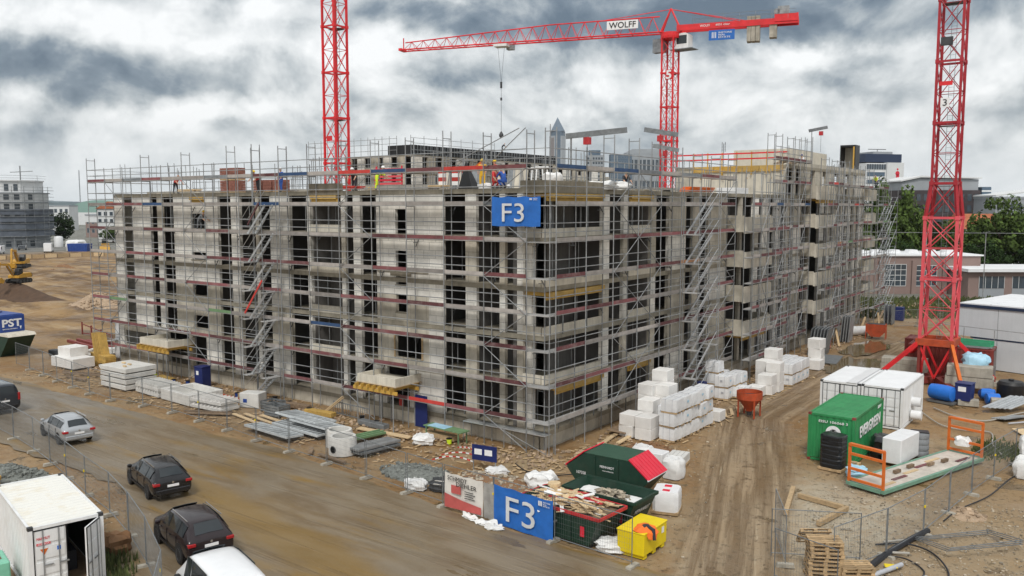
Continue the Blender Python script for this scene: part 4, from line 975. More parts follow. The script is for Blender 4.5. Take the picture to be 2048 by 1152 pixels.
# tiled houses among the trees
for i, (lat, dep, w, z) in enumerate(((113, 205, 9, 8.2), (121, 198, 10, 8.0))):
    t = thing('tiled_house', ('house with an orange tiled roof behind the round tree', 'house with an orange tiled roof at the foot of the grey office')[i], 'house', place(lat, dep), RZ)
    part('wall', MB().box(-w / 2, w / 2, 0, 8, 0, z), 'far_white', t)
    part('roof', MB().prism([(-.6, z), (8.6, z), (4, z + 3.6)], -w / 2 - .4, w / 2 + .4, 'x'), 'roof_tile', t); windows(t, -w / 2, w / 2, 1, z, 4, 2, -.01, fx=.4, fz=.5)
# brick depot
t = thing('brick_depot', 'long low brown brick depot with wide grid windows', 'building', place(54, 133), RZ)
part('wall', MB().box(0, 19.4, 0, 12, -.4, 5.9), 'brick_far', t)
part('roof', MB().box(-.3, 19.7, -.3, 12.3, 5.9, 6.12), 'roof_white', t)
for i, (x, w, z0, z1) in enumerate(((4.4, 3.4, 1.2, 4.6), (9.4, 3.2, 1.2, 4.4), (14.6, 3.2, 1.0, 3.4))):
    o = part('grid_window', MB().box(x, x + w, -.03, -.001, z0, z1), 'glass_far', t)
    for q in range(5): part('glazing_bar', MB().box(x, x + w, -.07, -.031, z0 + (z1 - z0) * q / 4 - .04, z0 + (z1 - z0) * q / 4 + .04), 'far_white', o)
    for q in range(5): part('glazing_bar', MB().box(x + w * q / 4 - .03, x + w * q / 4 + .03, -.068, -.031, z0 + .041, z1 - .041), 'far_white', o)
for x in (3.4, 8.6, 13.4): part('pier', MB().box(x, x + .7, -.35, -.001, -.4, 5.2), 'brick_far', t)
for i in range(6): part('skylight', MB().prism([(-.9, 0), (.9, 0), (.6, .5), (-.6, .5)], 0, 1.6, 'y'), 'roof_white', t, (2.5 + i * 2.9, 5, 6.121))
t = thing('depot_wing', 'low depot wing with pale flat roof and roller windows', 'building', place(68.4, 127), RZ)
part('wall', MB().box(0, 14, 0, 10, -.4, 3.9), 'brick_far', t); part('roof', MB().box(-.5, 14.4, -.8, 10, 3.9, 4.35), 'roof_white', t)
for x in (1.6, 6.6):
    o = part('grid_window', MB().box(x, x + 3.8, -.03, -.001, 1.4, 3.2), 'glass_far', t)
    for q in range(5): part('glazing_bar', MB().box(x + 3.8 * q / 4 - .03, x + 3.8 * q / 4 + .03, -.07, -.031, 1.4, 3.2), 'far_white', o)
    part('door_panel', MB().box(x, x + 3.8, -.04, -.001, -.2, 1.36), 'far_grey', t)
# ball-stop net poles
for i, (lat, dep) in enumerate(((56, 115), (64, 115), (70.5, 113))):
    t = thing('net_pole', 'tall thin pole carrying a net wire before the trees', 'pole', place(lat, dep), 0, 'net poles before the trees')
    bar(t, 'pole', (0, 0, 0), (0, 0, 10.2), .06, 'galv', 6); bar(t, 'arm', (0, 0, 10.1), (.5, 0, 10.3), .03, 'galv', 5)
t = thing('net_wire', 'thin pale wire strung between the net poles before the trees', 'wire'); p0, p1 = place(44, 115, 10.2), place(84, 115, 9.9); bar(t, 'wire', p0, p1, .035, 'galv', 4)
# trees
tv = random.Random(8)
def tree_meshes(seed, leaf, H=12.0, r=4.4):
    q = random.Random(seed); tb = MB(); 
    tb.path([(0, 0, -.2), (.1, .05, H * .25), (-.1, .1, H * .5), (0, 0, H * .8)], [.32, .26, .18, .06], 7)
    cl = []
    for i in range(9):
        a = q.uniform(0, 6.28); z = H * q.uniform(.25, .55); e = Vector((math.cos(a) * r * q.uniform(.45, .8), math.sin(a) * r * q.uniform(.45, .8), z + H * q.uniform(.12, .3)))
        tb.path([(0, 0, z), (e.x * .5, e.y * .5, (z + e.z) / 2 - .2), e], [.13, .08, .03], 5)
    cb = MB()
    for i in range(70):
        while True:
            v = Vector((q.uniform(-1, 1), q.uniform(-1, 1), q.uniform(-1, 1)))
            if .25 < v.length < 1: break
        c = Vector((v.x * r * (1 + .15 * math.sin(i)), v.y * r, H * .58 + v.z * H * .40)); rr = q.uniform(.75, 1.5)
        for k in range(64):
            d = Vector((q.gauss(0, 1), q.gauss(0, 1), q.gauss(0, 1))).normalized(); p = c + d * rr * q.uniform(.55, 1.05)
            n = (d + Vector((q.uniform(-.7, .7), q.uniform(-.7, .7), q.uniform(-.3, .9)))).normalized(); u = n.orthogonal().normalized(); u = Quaternion(n, q.uniform(0, 6.28)) @ u; w = n.cross(u)
            s = q.uniform(.2, .42)
            cb.add([p - u * s, p - w * s * .6, p + u * s, p + w * s * .6], [(0, 1, 2, 3)])
    return tb.mesh('trunk', 'bark', smooth=True), cb.mesh('crown', leaf)
TREES = [tree_meshes(1, 'leaf'), tree_meshes(2, 'leaf_dark'), tree_meshes(3, 'leaf'), tree_meshes(4, 'leaf_dark')]
def tree(lat, dep, h, w, v, label, group=None):
    t = thing('broadleaf_tree', label, 'tree', place(lat, dep), tv.uniform(0, 6.28), group)
    a, b = TREES[v]; link('trunk', a, t); link('crown', b, t); t.scale = (w / 8.8, w / 8.8, h / 12); return t
for lat, dep, h, w, v in ((66.5, 150, 18, 8, 0), (63.5, 153, 15.5, 6, 1), (70.5, 151, 14.5, 6.5, 0), (61, 150, 12, 6, 0), (75, 154, 11, 8, 1), (79.5, 152, 11.5, 7, 0), (86, 150, 15, 9.5, 2), (91, 153, 12.5, 7, 1), (95.5, 151, 11.5, 8, 0), (100, 150, 10, 8, 1),
                          (83, 147, 8, 6, 3), (72, 146, 8, 7, 3), (77, 145, 7.5, 7, 1), (90, 145, 8, 7, 3), (66, 145, 8, 7, 1), (96, 145, 8, 7, 3)):
    lab = {66.5: 'tallest green tree behind the depot beside the far stair tower', 63.5: 'slim dark tree just left of the tallest one behind the depot', 86: 'broad round green tree behind the low depot wing', 91: 'dark tree right of the broad round tree behind the depot', 70.5: 'tree between the tallest one and the red mast behind the depot', 100: 'last tree at the far end of the depot row'}.get(lat)
    tree(lat, dep, h, w, v, lab or 'leafy green tree in the low row behind the brick depot', 'trees behind the brick depot' if not lab else None)
tree(-160, 300, 11.5, 10.5, 1, 'dark round tree beside the white scaffolded building')
for lat, dep, h, w, v in ((-151, 330, 9, 8, 3), (-163, 420, 15, 16, 2), (-176, 430, 17, 14, 0), (-190, 450, 14, 18, 2), (-150, 320, 6, 9, 0), (-143, 318, 6, 9, 2), (-136, 318, 6, 10, 0), (-170, 640, 20, 22, 1), (-200, 640, 22, 26, 3)):
    tree(lat, dep, h, w, v, 'green tree among the houses left of the block', 'trees among the houses')
# grass strip and hedge before the depot
gq = random.Random(4); gb = MB()
for i in range(5200):
    p = place(gq.uniform(42, 82), gq.uniform(103, 126)); h = gq.uniform(.15, .6); a = gq.uniform(0, 6.28); u = Vector((math.cos(a), math.sin(a), 0)) * gq.uniform(.08, .3)
    gb.add([p - u, p + u, p + u * .4 + Vector((gq.uniform(-.2, .2), 0, h))], [(0, 1, 2)])
o = part('grass_strip', gb, 'grass', None); tag(o, 'rough green grass strip before the brick depot', 'grass', None, 'stuff')
gb = MB()
for i in range(1500):
    x, y = gq.uniform(19.5, 23.5), gq.gauss(15.2, .9); h = gq.uniform(.08, .3); a = gq.uniform(0, 6.28); u = Vector((math.cos(a), math.sin(a), 0)) * gq.uniform(.03, .1)
    gb.add([(x - u.x, y - u.y, -.05), (x + u.x, y + u.y, -.05), (x + gq.uniform(-.1, .1), y, h)], [(0, 1, 2)])
for i in range(420):
    x = gq.uniform(-6.5, -2.6); y = -22.0 + (x + 6) * -.35 + gq.gauss(0, .35); h = gq.uniform(.08, .5); a = gq.uniform(0, 6.28); u = Vector((math.cos(a), math.sin(a), 0)) * gq.uniform(.02, .08)
    gb.add([(x - u.x, y - u.y, -.05), (x + u.x, y + u.y, -.05), (x + gq.uniform(-.15, .15), y, h)], [(0, 1, 2)])
o = part('weeds', gb, 'grass', None); tag(o, 'weeds and grass tufts growing along the mesh fences', 'weeds', None, 'stuff')
# hills on the skyline
hb = MB(); n = 60; vs = []
for i in range(n + 1):
    lat = -3200 + i * 5200 / n; vs.append(place(lat, 3900, -60)); vs.append(place(lat, 3900, 24 + 22 * N(i, 0, .13, 4) + 10 * N(i, 0, .5, 2)))
    vs.append(place(lat, 4500, 30))
hb.add(vs, [f for i in range(n) for f in ((i * 3, i * 3 + 3, i * 3 + 4, i * 3 + 1), (i * 3 + 1, i * 3 + 4, i * 3 + 5, i * 3 + 2))])
setting('hills', hb, mat('far_hill', (.10, .145, .16), .95, var=.2, scale=.004))
# far town on the left
for i, (lat, dep, w, d, h, m, nx, nz, lab) in enumerate(((-255, 480, 12, 10, 13.5, 'far_white', 4, 3, 'small white building behind the dark round tree'), (-182, 375, 11, 20, 9.5, 'brick_far', 5, 2, 'low brown hall with a pale upper wall'),
        (-156, 330, 9, 9, 12.6, 'far_white', 4, 4, 'white house with rows of small windows by the block corner'), (-147, 330, 9, 9, 12.2, 'far_white', 4, 4, 'second white house half hidden by the block corner'), (-190, 520, 16, 10, 14, 'far_grey', 6, 3, 'grey far building above the low hall'))):
    t = slabblock('town_house', lab, lat, dep, w, d, h, m, RZ, nx, nz, fx=.5, fz=.5)
part('upper_wall', MB().box(-5.7, 5.7, -.1, 0, 6.6, 9.4), 'far_white', bpy.data.objects['town_house.001'])
part('roof', MB().prism([(-4.9, 12.6), (4.9, 12.6), (0, 15.4)], -.5, 9.5, 'y'), 'roof_tile', bpy.data.objects['town_house.002'])
t = thing('green_dome_hall', 'distant hall with a pale green curved roof', 'building', place(-300, 620), RZ)
part('wall', MB().box(-22, 22, 0, 20, 0, 9), 'far_white', t); part('roof', MB().prism([(22 * math.cos(R(a)), 9 + 9 * math.sin(R(a))) for a in range(0, 181, 12)], 0, 20, 'y'), mat('copper_green', (.22, .34, .30), .7), t)
M['copper_green'] = MATS['copper_green']
t = thing('radio_mast', 'thin far mast on the skyline left of the block', 'mast', place(-505, 1000)); bar(t, 'mast', (0, 0, 0), (0, 0, 55), .6, 'far_grey', 5)
t = thing('antenna', 'small antenna mast on the far roofline right of the jib crane', 'mast', place(64, 260)); bar(t, 'pole', (0, 0, 0), (0, 0, 32.5), .12, 'galv_dark', 5)
for z in (30, 31, 32): bar(t, 'panel', (-.5, 0, z), (-.5, 0, z + .9), .12, 'galv_dark', 5); bar(t, 'panel', (.5, 0, z), (.5, 0, z + .9), .12, 'galv_dark', 5)
# white scaffolded building on the left, rounded end
t = thing('white_building', 'distant white rounded building behind scaffold and dark netting', 'building', place(-170, 270), RZ)
prof = [(-16, 4), (-16, 22), (10, 22), (15, 16), (15.5, 9), (13, 4), (8, 1), (0, 0), (-8, 1)]
for k in range(6):
    part('storey_wall', MB().prism(prof, k * 3.0, k * 3.0 + 2.75, 'z'), 'far_white' if k > 3 else 'far_grey', t)
    part('floor_band', MB().prism([(x * 1.03, y - .3 if y < 10 else y + .3) for x, y in prof], k * 3.0 + 2.75, k * 3.0 + 3.0, 'z'), 'far_grey', t)
part('attic_wall', MB().prism([(x * .9, 2.2 + y * .85) for x, y in prof], 18, 21.6, 'z'), 'far_white', t); part('attic_roof', MB().prism([(x * .93, 1.6 + y * .88) for x, y in prof], 21.6, 22.0, 'z'), 'far_white', t)
fp = [(-8, 1), (0, 0), (8, 1), (13, 4), (15.5, 9)]
for k in range(6):
    for (x0, y0), (x1, y1) in zip(fp[:-1], fp[1:]):
        L = math.hypot(x1 - x0, y1 - y0); a = math.atan2(y1 - y0, x1 - x0); n = max(1, int(L / 2.8))
        for i in range(n):
            f = (i + .5) / n; p = Vector((x0 + (x1 - x0) * f, y0 + (y1 - y0) * f, k * 3 + .7)) + Vector((math.sin(a), -math.cos(a), 0)) * .03
            me = cmesh(('fwin',), lambda: MB().box(-.75, .75, -.05, .02, 0, 1.7).mesh('window', 'glass_far')); link('window', me, t, p, a)
for (x0, y0), (x1, y1) in zip(fp[:-2], fp[1:-1]):
    for f in (.25, .75):
        a = math.atan2(y1 - y0, x1 - x0); link('window', cmesh(('fwin2',), lambda: MB().box(-.6, .6, -.05, .03, 0, 2.2).mesh('window', 'glass_far')), t, ((x0 + (x1 - x0) * f) * .9, 2.15 + (y0 + (y1 - y0) * f) * .85, 18.5), a)
s = thing('scaffold', 'distant scaffold round the white rounded building', 'scaffold', place(-170, 270), RZ)
fq = [(-9, -.6), (0, -1.6), (8.6, -.6), (14.3, 3), (17.0, 9), (16.5, 16)]
for (x0, y0), (x1, y1) in zip(fq[:-1], fq[1:]):
    n = max(2, int(math.hypot(x1 - x0, y1 - y0) / 2.4))
    for i in range(n):
        f = i / n; bar(s, 'standard', (x0 + (x1 - x0) * f, y0 + (y1 - y0) * f, 0), (x0 + (x1 - x0) * f, y0 + (y1 - y0) * f, 20.0 if x0 > 8 else 19.0), .09, 'galv', 4)
    for k in range(9):
        rbar(s, 'deck', (x0, y0, 1.9 + k * 2.1), (x1, y1, 1.9 + k * 2.1), .8, .12, 'galv'); bar(s, 'guard_rail', (x0, y0, 2.9 + k * 2.1), (x1, y1, 2.9 + k * 2.1), .06, 'galv', 4)
    for k in range(1, 5):
        q = rbar(s, 'net_panel', (x0, y0 - .1, 2.6 + k * 2.3), (x1, y1 - .1, 2.6 + k * 2.3), .03, 1.75, 'net')
for (x0, y0), (x1, y1) in zip(fq[1:-1], fq[2:]):
    for z in (22.6, 23.4): bar(s, 'guard_rail', (x0 * .9, 1.6 + y0 * .85, z), (x1 * .9, 1.6 + y1 * .85, z), .05, 'galv', 4)
    bar(s, 'standard', (x0 * .9, 1.6 + y0 * .85, 19), (x0 * .9, 1.6 + y0 * .85, 23.6), .06, 'galv', 4)
t = thing('small_crane', 'tiny distant crane above the white rounded building', 'crane', place(-195, 340)); bar(t, 'mast', (0, 0, 0), (0, 0, 29.5), .25, 'galv', 4); bar(t, 'jib', tuple(RT * -4 + Vector((0, 0, 27))), tuple(RT * 5 + Vector((0, 0, 27.4))), .14, 'galv', 4)
# ------------------------------------------------------------------ rear block seen over the roof
rb = thing('rear_block', 'second concrete block with black wall formwork rising behind the roof', 'building', (-66, 59.4, 0))
for k, z in enumerate((10.7, 13.45, 16.2, 18.95, 21.7)):
    part('floor_slab', MB().box(-15, .02, -.02, 13, z - .25, z), 'concrete_slab', rb); part('floor_slab', MB().box(-13, .02, 13.001, 62, z - .25, z), 'concrete_slab', rb)
    if k == 4: break
    for i in range(10, 15):
        x = -45 + i * 3; part('wall_pier', MB().box(x, x + (1.7 if i % 3 else 2.1), 0, .25, z, z + 2.5), 'limebrick' if i % 2 else 'concrete', rb)
        if i % 2: part('spandrel', MB().box(x + 1.7, x + 3, .01, .24, z, z + .9), 'concrete', rb)
    for i in range(17):
        y = .3 + i * 3.6; part('wall_pier', MB().box(-.25, 0, y, y + (1.9 if i % 3 else 2.4), z, z + 2.5), 'concrete' if i % 3 else 'limebrick', rb)
        if i % 3 == 1: part('spandrel', MB().box(-.24, -.01, y + 1.9, y + 3.6, z, z + .9), 'concrete', rb)
    part('inner_wall', MB().box(-15, -4, 4, 4.2, z, z + 2.5), 'shaded_interior', rb); part('end_wall', MB().box(-15, -14.8, .25, 12, z, z + 2.5), 'concrete', rb); part('inner_wall', MB().box(-4.2, -4, 4.3, 61, z, z + 2.5), 'shaded_interior', rb)
t = thing('wall_formwork', 'black framed wall formwork standing on the rear block', 'formwork', (-66, 59.4, 21.7))
for i in range(17): 
    p = part('form_panel', MB().box(-.12, 0, i * 2.4, i * 2.4 + 2.37, 0, 1.55), 'black', t)
    for j in range(4): part('rib', MB().box(.0, .1, i * 2.4 + .1 + j * .7, i * 2.4 + .18 + j * .7, .02, 1.53), 'galv_dark', p)
    part('rail', MB().box(.1, .16, i * 2.4, i * 2.4 + 2.37, .7, .82), 'galv_dark', p)
for i in range(2): part('form_panel', MB().box(-2.4 * i - 2.4, -2.4 * i - .03, -.12, 0, 0, 1.5), 'black', t)
for y0 in (7.0, 14.2, 28.8):
    p = thing('formwork_scaffold', 'galvanised lattice working platform hung on the rear block wall formwork', 'scaffold', (-65.6, 59.4 + y0, 20.3), 0, 'platforms hung on the rear block')
    bar(p, 'chord', (.3, 0, 0), (.3, 9, 0), .05, 'galv', 5); bar(p, 'chord', (.3, 0, .8), (.3, 9, .8), .05, 'galv', 5)
    for j in range(10): bar(p, 'brace', (.3, j * .9, .8 * (j % 2)), (.3, j * .9 + .9, .8 * ((j + 1) % 2)), .04, 'galv', 5)
s = thing('scaffold', 'scaffold standing round the rear block behind the roof', 'scaffold', (-66, 59.4, 0))
for i in range(14):
    bar(s, 'standard', (1.2, -1.2 + i * 3, 10), (1.2, -1.2 + i * 3, 24.6 if i < 8 else 22.5), .045, 'galv', 5); bar(s, 'standard', (-1.8 - i * 1.6, -1.2, 10), (-1.8 - i * 1.6, -1.2, 24.6), .045, 'galv', 5)
    for z in (16.4, 18.9, 21.4):
        if i < 13: rbar(s, 'deck', (.9, -1.2 + i * 3, z), (.9, 1.8 + i * 3, z), .7, .1, 'plankdeck'); rbar(s, 'deck', (-1.8 - i * 1.6, -.9, z), (-3.4 - i * 1.6, -.9, z), .7, .1, 'plankdeck')
    for z in (17.4, 19.9, 22.4, 23.4, 24.2):
        if i < 13: bar(s, 'guard_rail', (1.2, -1.2 + i * 3, z), (1.2, 1.8 + i * 3, z), .035, 'galv', 5) if (z < 23 or i < 7) else None; bar(s, 'guard_rail', (-1.8 - i * 1.6, -1.2, z), (-3.4 - i * 1.6, -1.2, z), .035, 'galv', 5)
# courtyard wing between the two blocks, right of the pyramid tower
cw = thing('courtyard_wing', 'low concrete wing with dark openings behind the roof near the jib crane', 'building', (-40, 60, 0))
for k in range(2):
    z = 13.2 + k * 2.75 - 2.75; part('floor_slab', MB().box(-.02, 26, -.02, 12, z + 2.5, z + 2.75), 'concrete_slab', cw)
    for i in range(10): part('wall_pier', MB().box(i * 2.6, i * 2.6 + 1.5, 0, .25, z, z + 2.5), 'concrete', cw)
    part('inner_wall', MB().box(0, 26, 3, 3.2, z, z + 2.5), 'shaded_interior', cw)
# ------------------------------------------------------------------ vehicles
def car(name, label, cat, loc, rz, paint, st, side, rear, front, wx, wr_, extras='car'):
    t = thing(name, label, cat, loc, rz)
    rings = []
    for x, zb, w, zl, wr, zr in st:
        h = [(0, zb), (w * .88, zb), (w * .985, zb + .18 * (zl - zb)), (w, zb + .62 * (zl - zb)), (w - .03, zl), (wr, zr - .06), (wr - .13, zr), (0, zr + .025)]
        rings.append([Vector((x, y, z)) for y, z in h] + [Vector((x, -y, z)) for y, z in h[-2:0:-1]])
    n = len(rings[0]); b = MB(); vs = [v for r in rings for v in r]; fs = []
    for i in range(len(rings) - 1):
        for k in range(n): fs.append((i * n + k, i * n + (k + 1) % n, (i + 1) * n + (k + 1) % n, (i + 1) * n + k))
    fs += [tuple(range(n))[::-1], tuple(range((len(rings) - 1) * n, len(rings) * n))]
    b.add(vs, fs); body = part('body', b, paint, t, smooth=True)
    body.data.set_sharp_from_angle(angle=R(180)); sm = body.modifiers.new('round', 'SUBSURF'); sm.levels = 1; sm.render_levels = 1
    def pane(nm, q, ins, off):
        c = sum(q, Vector()) / len(q); nr_ = (q[1] - q[0]).cross(q[-1] - q[0]).normalized()
        if nr_.dot(c - Vector((c.x * .6, 0, .8))) < 0: nr_ = -nr_
        vs = [p + (c - p) * ins + nr_ * off for p in q]
        bb = MB(); m = len(vs); bb.add(vs + [v - nr_ * .02 for v in vs], [tuple(range(m))] + [(i, m + i, m + (i + 1) % m, (i + 1) % m) for i in range(m)]); part(nm, bb, 'glass', t)
    for i, j in side:
        for s in (4, n - 4):
            s2 = 5 if s == 4 else n - 5
            pane('side_window', [rings[i][s], rings[j][s], rings[j][s2], rings[i][s2]], .09, .012)
    for nm, (i, j) in (('rear_window', rear), ('windscreen', front)):
        A, B = rings[i], rings[j]; pane(nm, [A[6], A[7], A[n - 6], B[n - 6], B[7], B[6]], .10, .022)
    W0 = st[len(st) // 2][2]
    tyre = cmesh(('tyre', wr_), lambda: MB().lathe([(wr_ * .62, -.11), (wr_ * .95, -.11), (wr_, -.07), (wr_, .07), (wr_ * .95, .11), (wr_ * .62, .11)], 18, axis='y').mesh('tyre', 'rubber', smooth=True))
    rim = cmesh(('rim', wr_), lambda: MB().lathe([(.001, .07), (wr_ * .2, .09), (wr_ * .55, .06), (wr_ * .66, .112), (wr_ * .66, -.1)], 14, axis='y').mesh('rim', 'alu', smooth=True))
    arch = cmesh(('arch', wr_), lambda: MB().lathe([(wr_ * 1.16, -.02), (wr_ * 1.16, .012)], 18, axis='y').mesh('arch', 'black'))
    for x in wx:
        for s in (-1, 1):
            w = link('wheel', None, t, (x, s * (W0 - .09), wr_ - .01)); w.rotation_euler = (0, 0, 0 if s > 0 else math.pi)
            link('tyre', tyre, w); link('rim', rim, w); link('wheel_arch', arch, t, (x, s * (W0 - .006), wr_ + .02))
    xr, xf = st[0][0], st[-1][0]; zl = st[1][3]
    for s in (-1, 1):
        part('tail_light', MB().box(xr - .03, xr + .22, min(s * .58, s * .88), max(s * .58, s * .88), zl - .2, zl - .07) if extras == 'car' else MB().box(xr - .03, xr + .1, min(s * .78, s * .93), max(s * .78, s * .93), .85, 1.35), 'light_red', t, bevel=.02)
        part('headlight', MB().box(xf - .32, xf - .12, min(s * .5, s * .74), max(s * .5, s * .74), .58, .72), 'chrome', t, bevel=.03)
        part('mirror', MB().box(st[-4][0] - .62, st[-4][0] - .44, min(s * (W0), s * (W0 + .2)), max(s * W0, s * (W0 + .2)), .98, 1.14), paint if extras == 'car' else 'black', t, bevel=.04)
        if extras == 'car': rbar(t, 'roof_rail', (st[3][0] + .1, s * (st[4][4] - .02), st[4][5] + .03), (st[5][0] + .2, s * (st[4][4] - .02), st[5][5] + .03), .03, .03, 'chrome')
        for x in ((-.35, .75) if extras == 'car' else (.6,)): part('door_handle', MB().box(x, x + .18, min(s * W0, s * (W0 + .03)), max(s * W0, s * (W0 + .03)), .84, .88), paint, t)
        for x in ((-1.0, .1, 1.15) if extras == 'car' else (-.9, .45, 1.5)): part('panel_gap', MB().box(x, x + .018, min(s * (W0 - .02), s * (W0 + .004)), max(s * (W0 - .02), s * (W0 + .004)), .34, zl - .06), 'black', t)
        part('side_trim', MB().box(-1.0, 1.0, min(s * (W0 - .02), s * (W0 + .012)), max(s * (W0 - .02), s * (W0 + .012)), .3, .38), 'black', t)
    part('number_plate', MB().box(xr - .035, xr - .01, -.26, .26, zl - .3, zl - .19), 'white_sign', t)
    part('rear_bumper', MB().box(xr - .05, xr + .12, -W0 * .86, W0 * .86, .36, .58), paint if extras == 'car' else 'black', t, bevel=.03)
    part('badge', MB().lathe([(.05, -.015), (.05, 0)], 10, c=(xr - .01, 0, zl - .1), axis='x'), 'chrome', t)
    return t
WAG = [(-2.38, .42, .78, .82, .72, .86), (-2.35, .30, .87, .98, .76, 1.02), (-2.20, .24, .905, 1.0, .70, 1.10), (-1.78, .2, .915, 1.01, .62, 1.44), (-1.2, .18, .915, 1.0, .64, 1.50), (-.1, .18, .915, .98, .64, 1.52), (.55, .18, .915, .96, .62, 1.47), (1.45, .18, .905, .93, .74, .99), (2.05, .2, .88, .82, .72, .86), (2.32, .24, .80, .66, .62, .70), (2.39, .36, .66, .52, .5, .56)]
SUV = [(x * .955, zb + .06, w * 1.02, zl * 1.1, wr * 1.06, zr * 1.1) for x, zb, w, zl, wr, zr in WAG]
OLDW = [(x * .97, zb, w * .96, zl * .97, wr * .99, zr * .955) for x, zb, w, zl, wr, zr in WAG]
VAN = [(-2.5, .40, .90, 1.05, .80, 1.15), (-2.48, .32, .94, 1.12, .80, 1.30), (-2.42, .28, .95, 1.15, .76, 1.86), (-2.2, .25, .95, 1.15, .76, 1.95), (-1.0, .22, .95, 1.14, .78, 1.98), (.5, .22, .95, 1.12, .78, 1.98), (1.15, .22, .95, 1.1, .74, 1.90), (1.95, .22, .94, 1.05, .80, 1.16), (2.3, .25, .90, .95, .76, .99), (2.46, .3, .82, .72, .66, .76), (2.52, .4, .7, .55, .5, .6)]
car('estate_car', 'black estate car parked on the muddy road', 'car', (-11.4, -16.65, .02), R(166), 'car_black', WAG, ((3, 4), (4, 5), (5, 6)), (2, 3), (6, 7), (-1.4, 1.4), .33)
car('suv', 'dark brown sport utility vehicle parked ahead of the white van', 'car', (-3.5, -19.9, .02), R(166), 'car_brown', SUV, ((3, 4), (4, 5), (5, 6)), (2, 3), (6, 7), (-1.32, 1.34), .37)
car('estate_car', 'silver estate car parked on the muddy road', 'car', (-24.2, -14.85, .02), R(172), 'car_silver', OLDW, ((3, 4), (4, 5), (5, 6)), (2, 3), (6, 7), (-1.36, 1.36), .32)
car('van', 'dark slate van parked at the far end of the road', 'van', (-35.5, -14.4, .02), R(178), 'car_slate', VAN, ((5, 6),), (1, 2), (6, 7), (-1.5, 1.55), .34, 'van')
car('van', 'white van with a plain roof parked behind the dark brown vehicle', 'van', (2.35, -22.5, .02), R(164), 'car_white', VAN, ((4, 5), (5, 6)), (1, 2), (6, 7), (-1.5, 1.55), .34, 'van')
def far_van(loc, rz, label, L=5.2, h=2.2, m='car_white'):
    t = thing('van', label, 'van', loc, rz)
    part('body', MB().prism([(-L / 2, .4), (L / 2, .4), (L / 2 - .05, .95), (L / 2 - .9, 1.15), (L / 2 - 1.7, h), (-L / 2 + .05, h), (-L / 2, 1.2)], -.95, .95, 'y'), m, t, bevel=.06)
    part('windscreen', MB().add([(L / 2 - .93, -.8, 1.22), (L / 2 - .93, .8, 1.22), (L / 2 - 1.62, .75, h - .1), (L / 2 - 1.62, -.75, h - .1)], [(0, 1, 2, 3)]), 'glass', t, (.06, 0, .04))
    for s in (-1, 1):
        part('side_window', MB().box(L / 2 - 2.5, L / 2 - 1.6, min(s * .94, s * .97), max(s * .94, s * .97), 1.25, h - .3), 'glass', t)
        for x in (-L / 2 + 1, L / 2 - 1): 
            w = part('wheel', MB().lathe([(.05, -.1), (.34, -.1), (.34, .1), (.05, .1)], 12, axis='y'), 'rubber', t, (x, s * .88, .33))
            part('rim', MB().lathe([(.02, -.11), (.2, -.11), (.2, .11), (.02, .11)], 10, axis='y'), 'alu', w)
    return t
far_van((-216, 60.5, 1.05), R(-36), 'distant white van parked beside the earthworks, pointing at the block', 5.6, 2.2)
far_van((-214, 72.5, 1.05), R(150), 'distant white van with a tall roof beside the blue container', 6.0, 2.6)
far_van((-233, 74, 1.05), R(-30), 'distant dark car behind the white vans', 4.4, 1.5, 'car_slate')
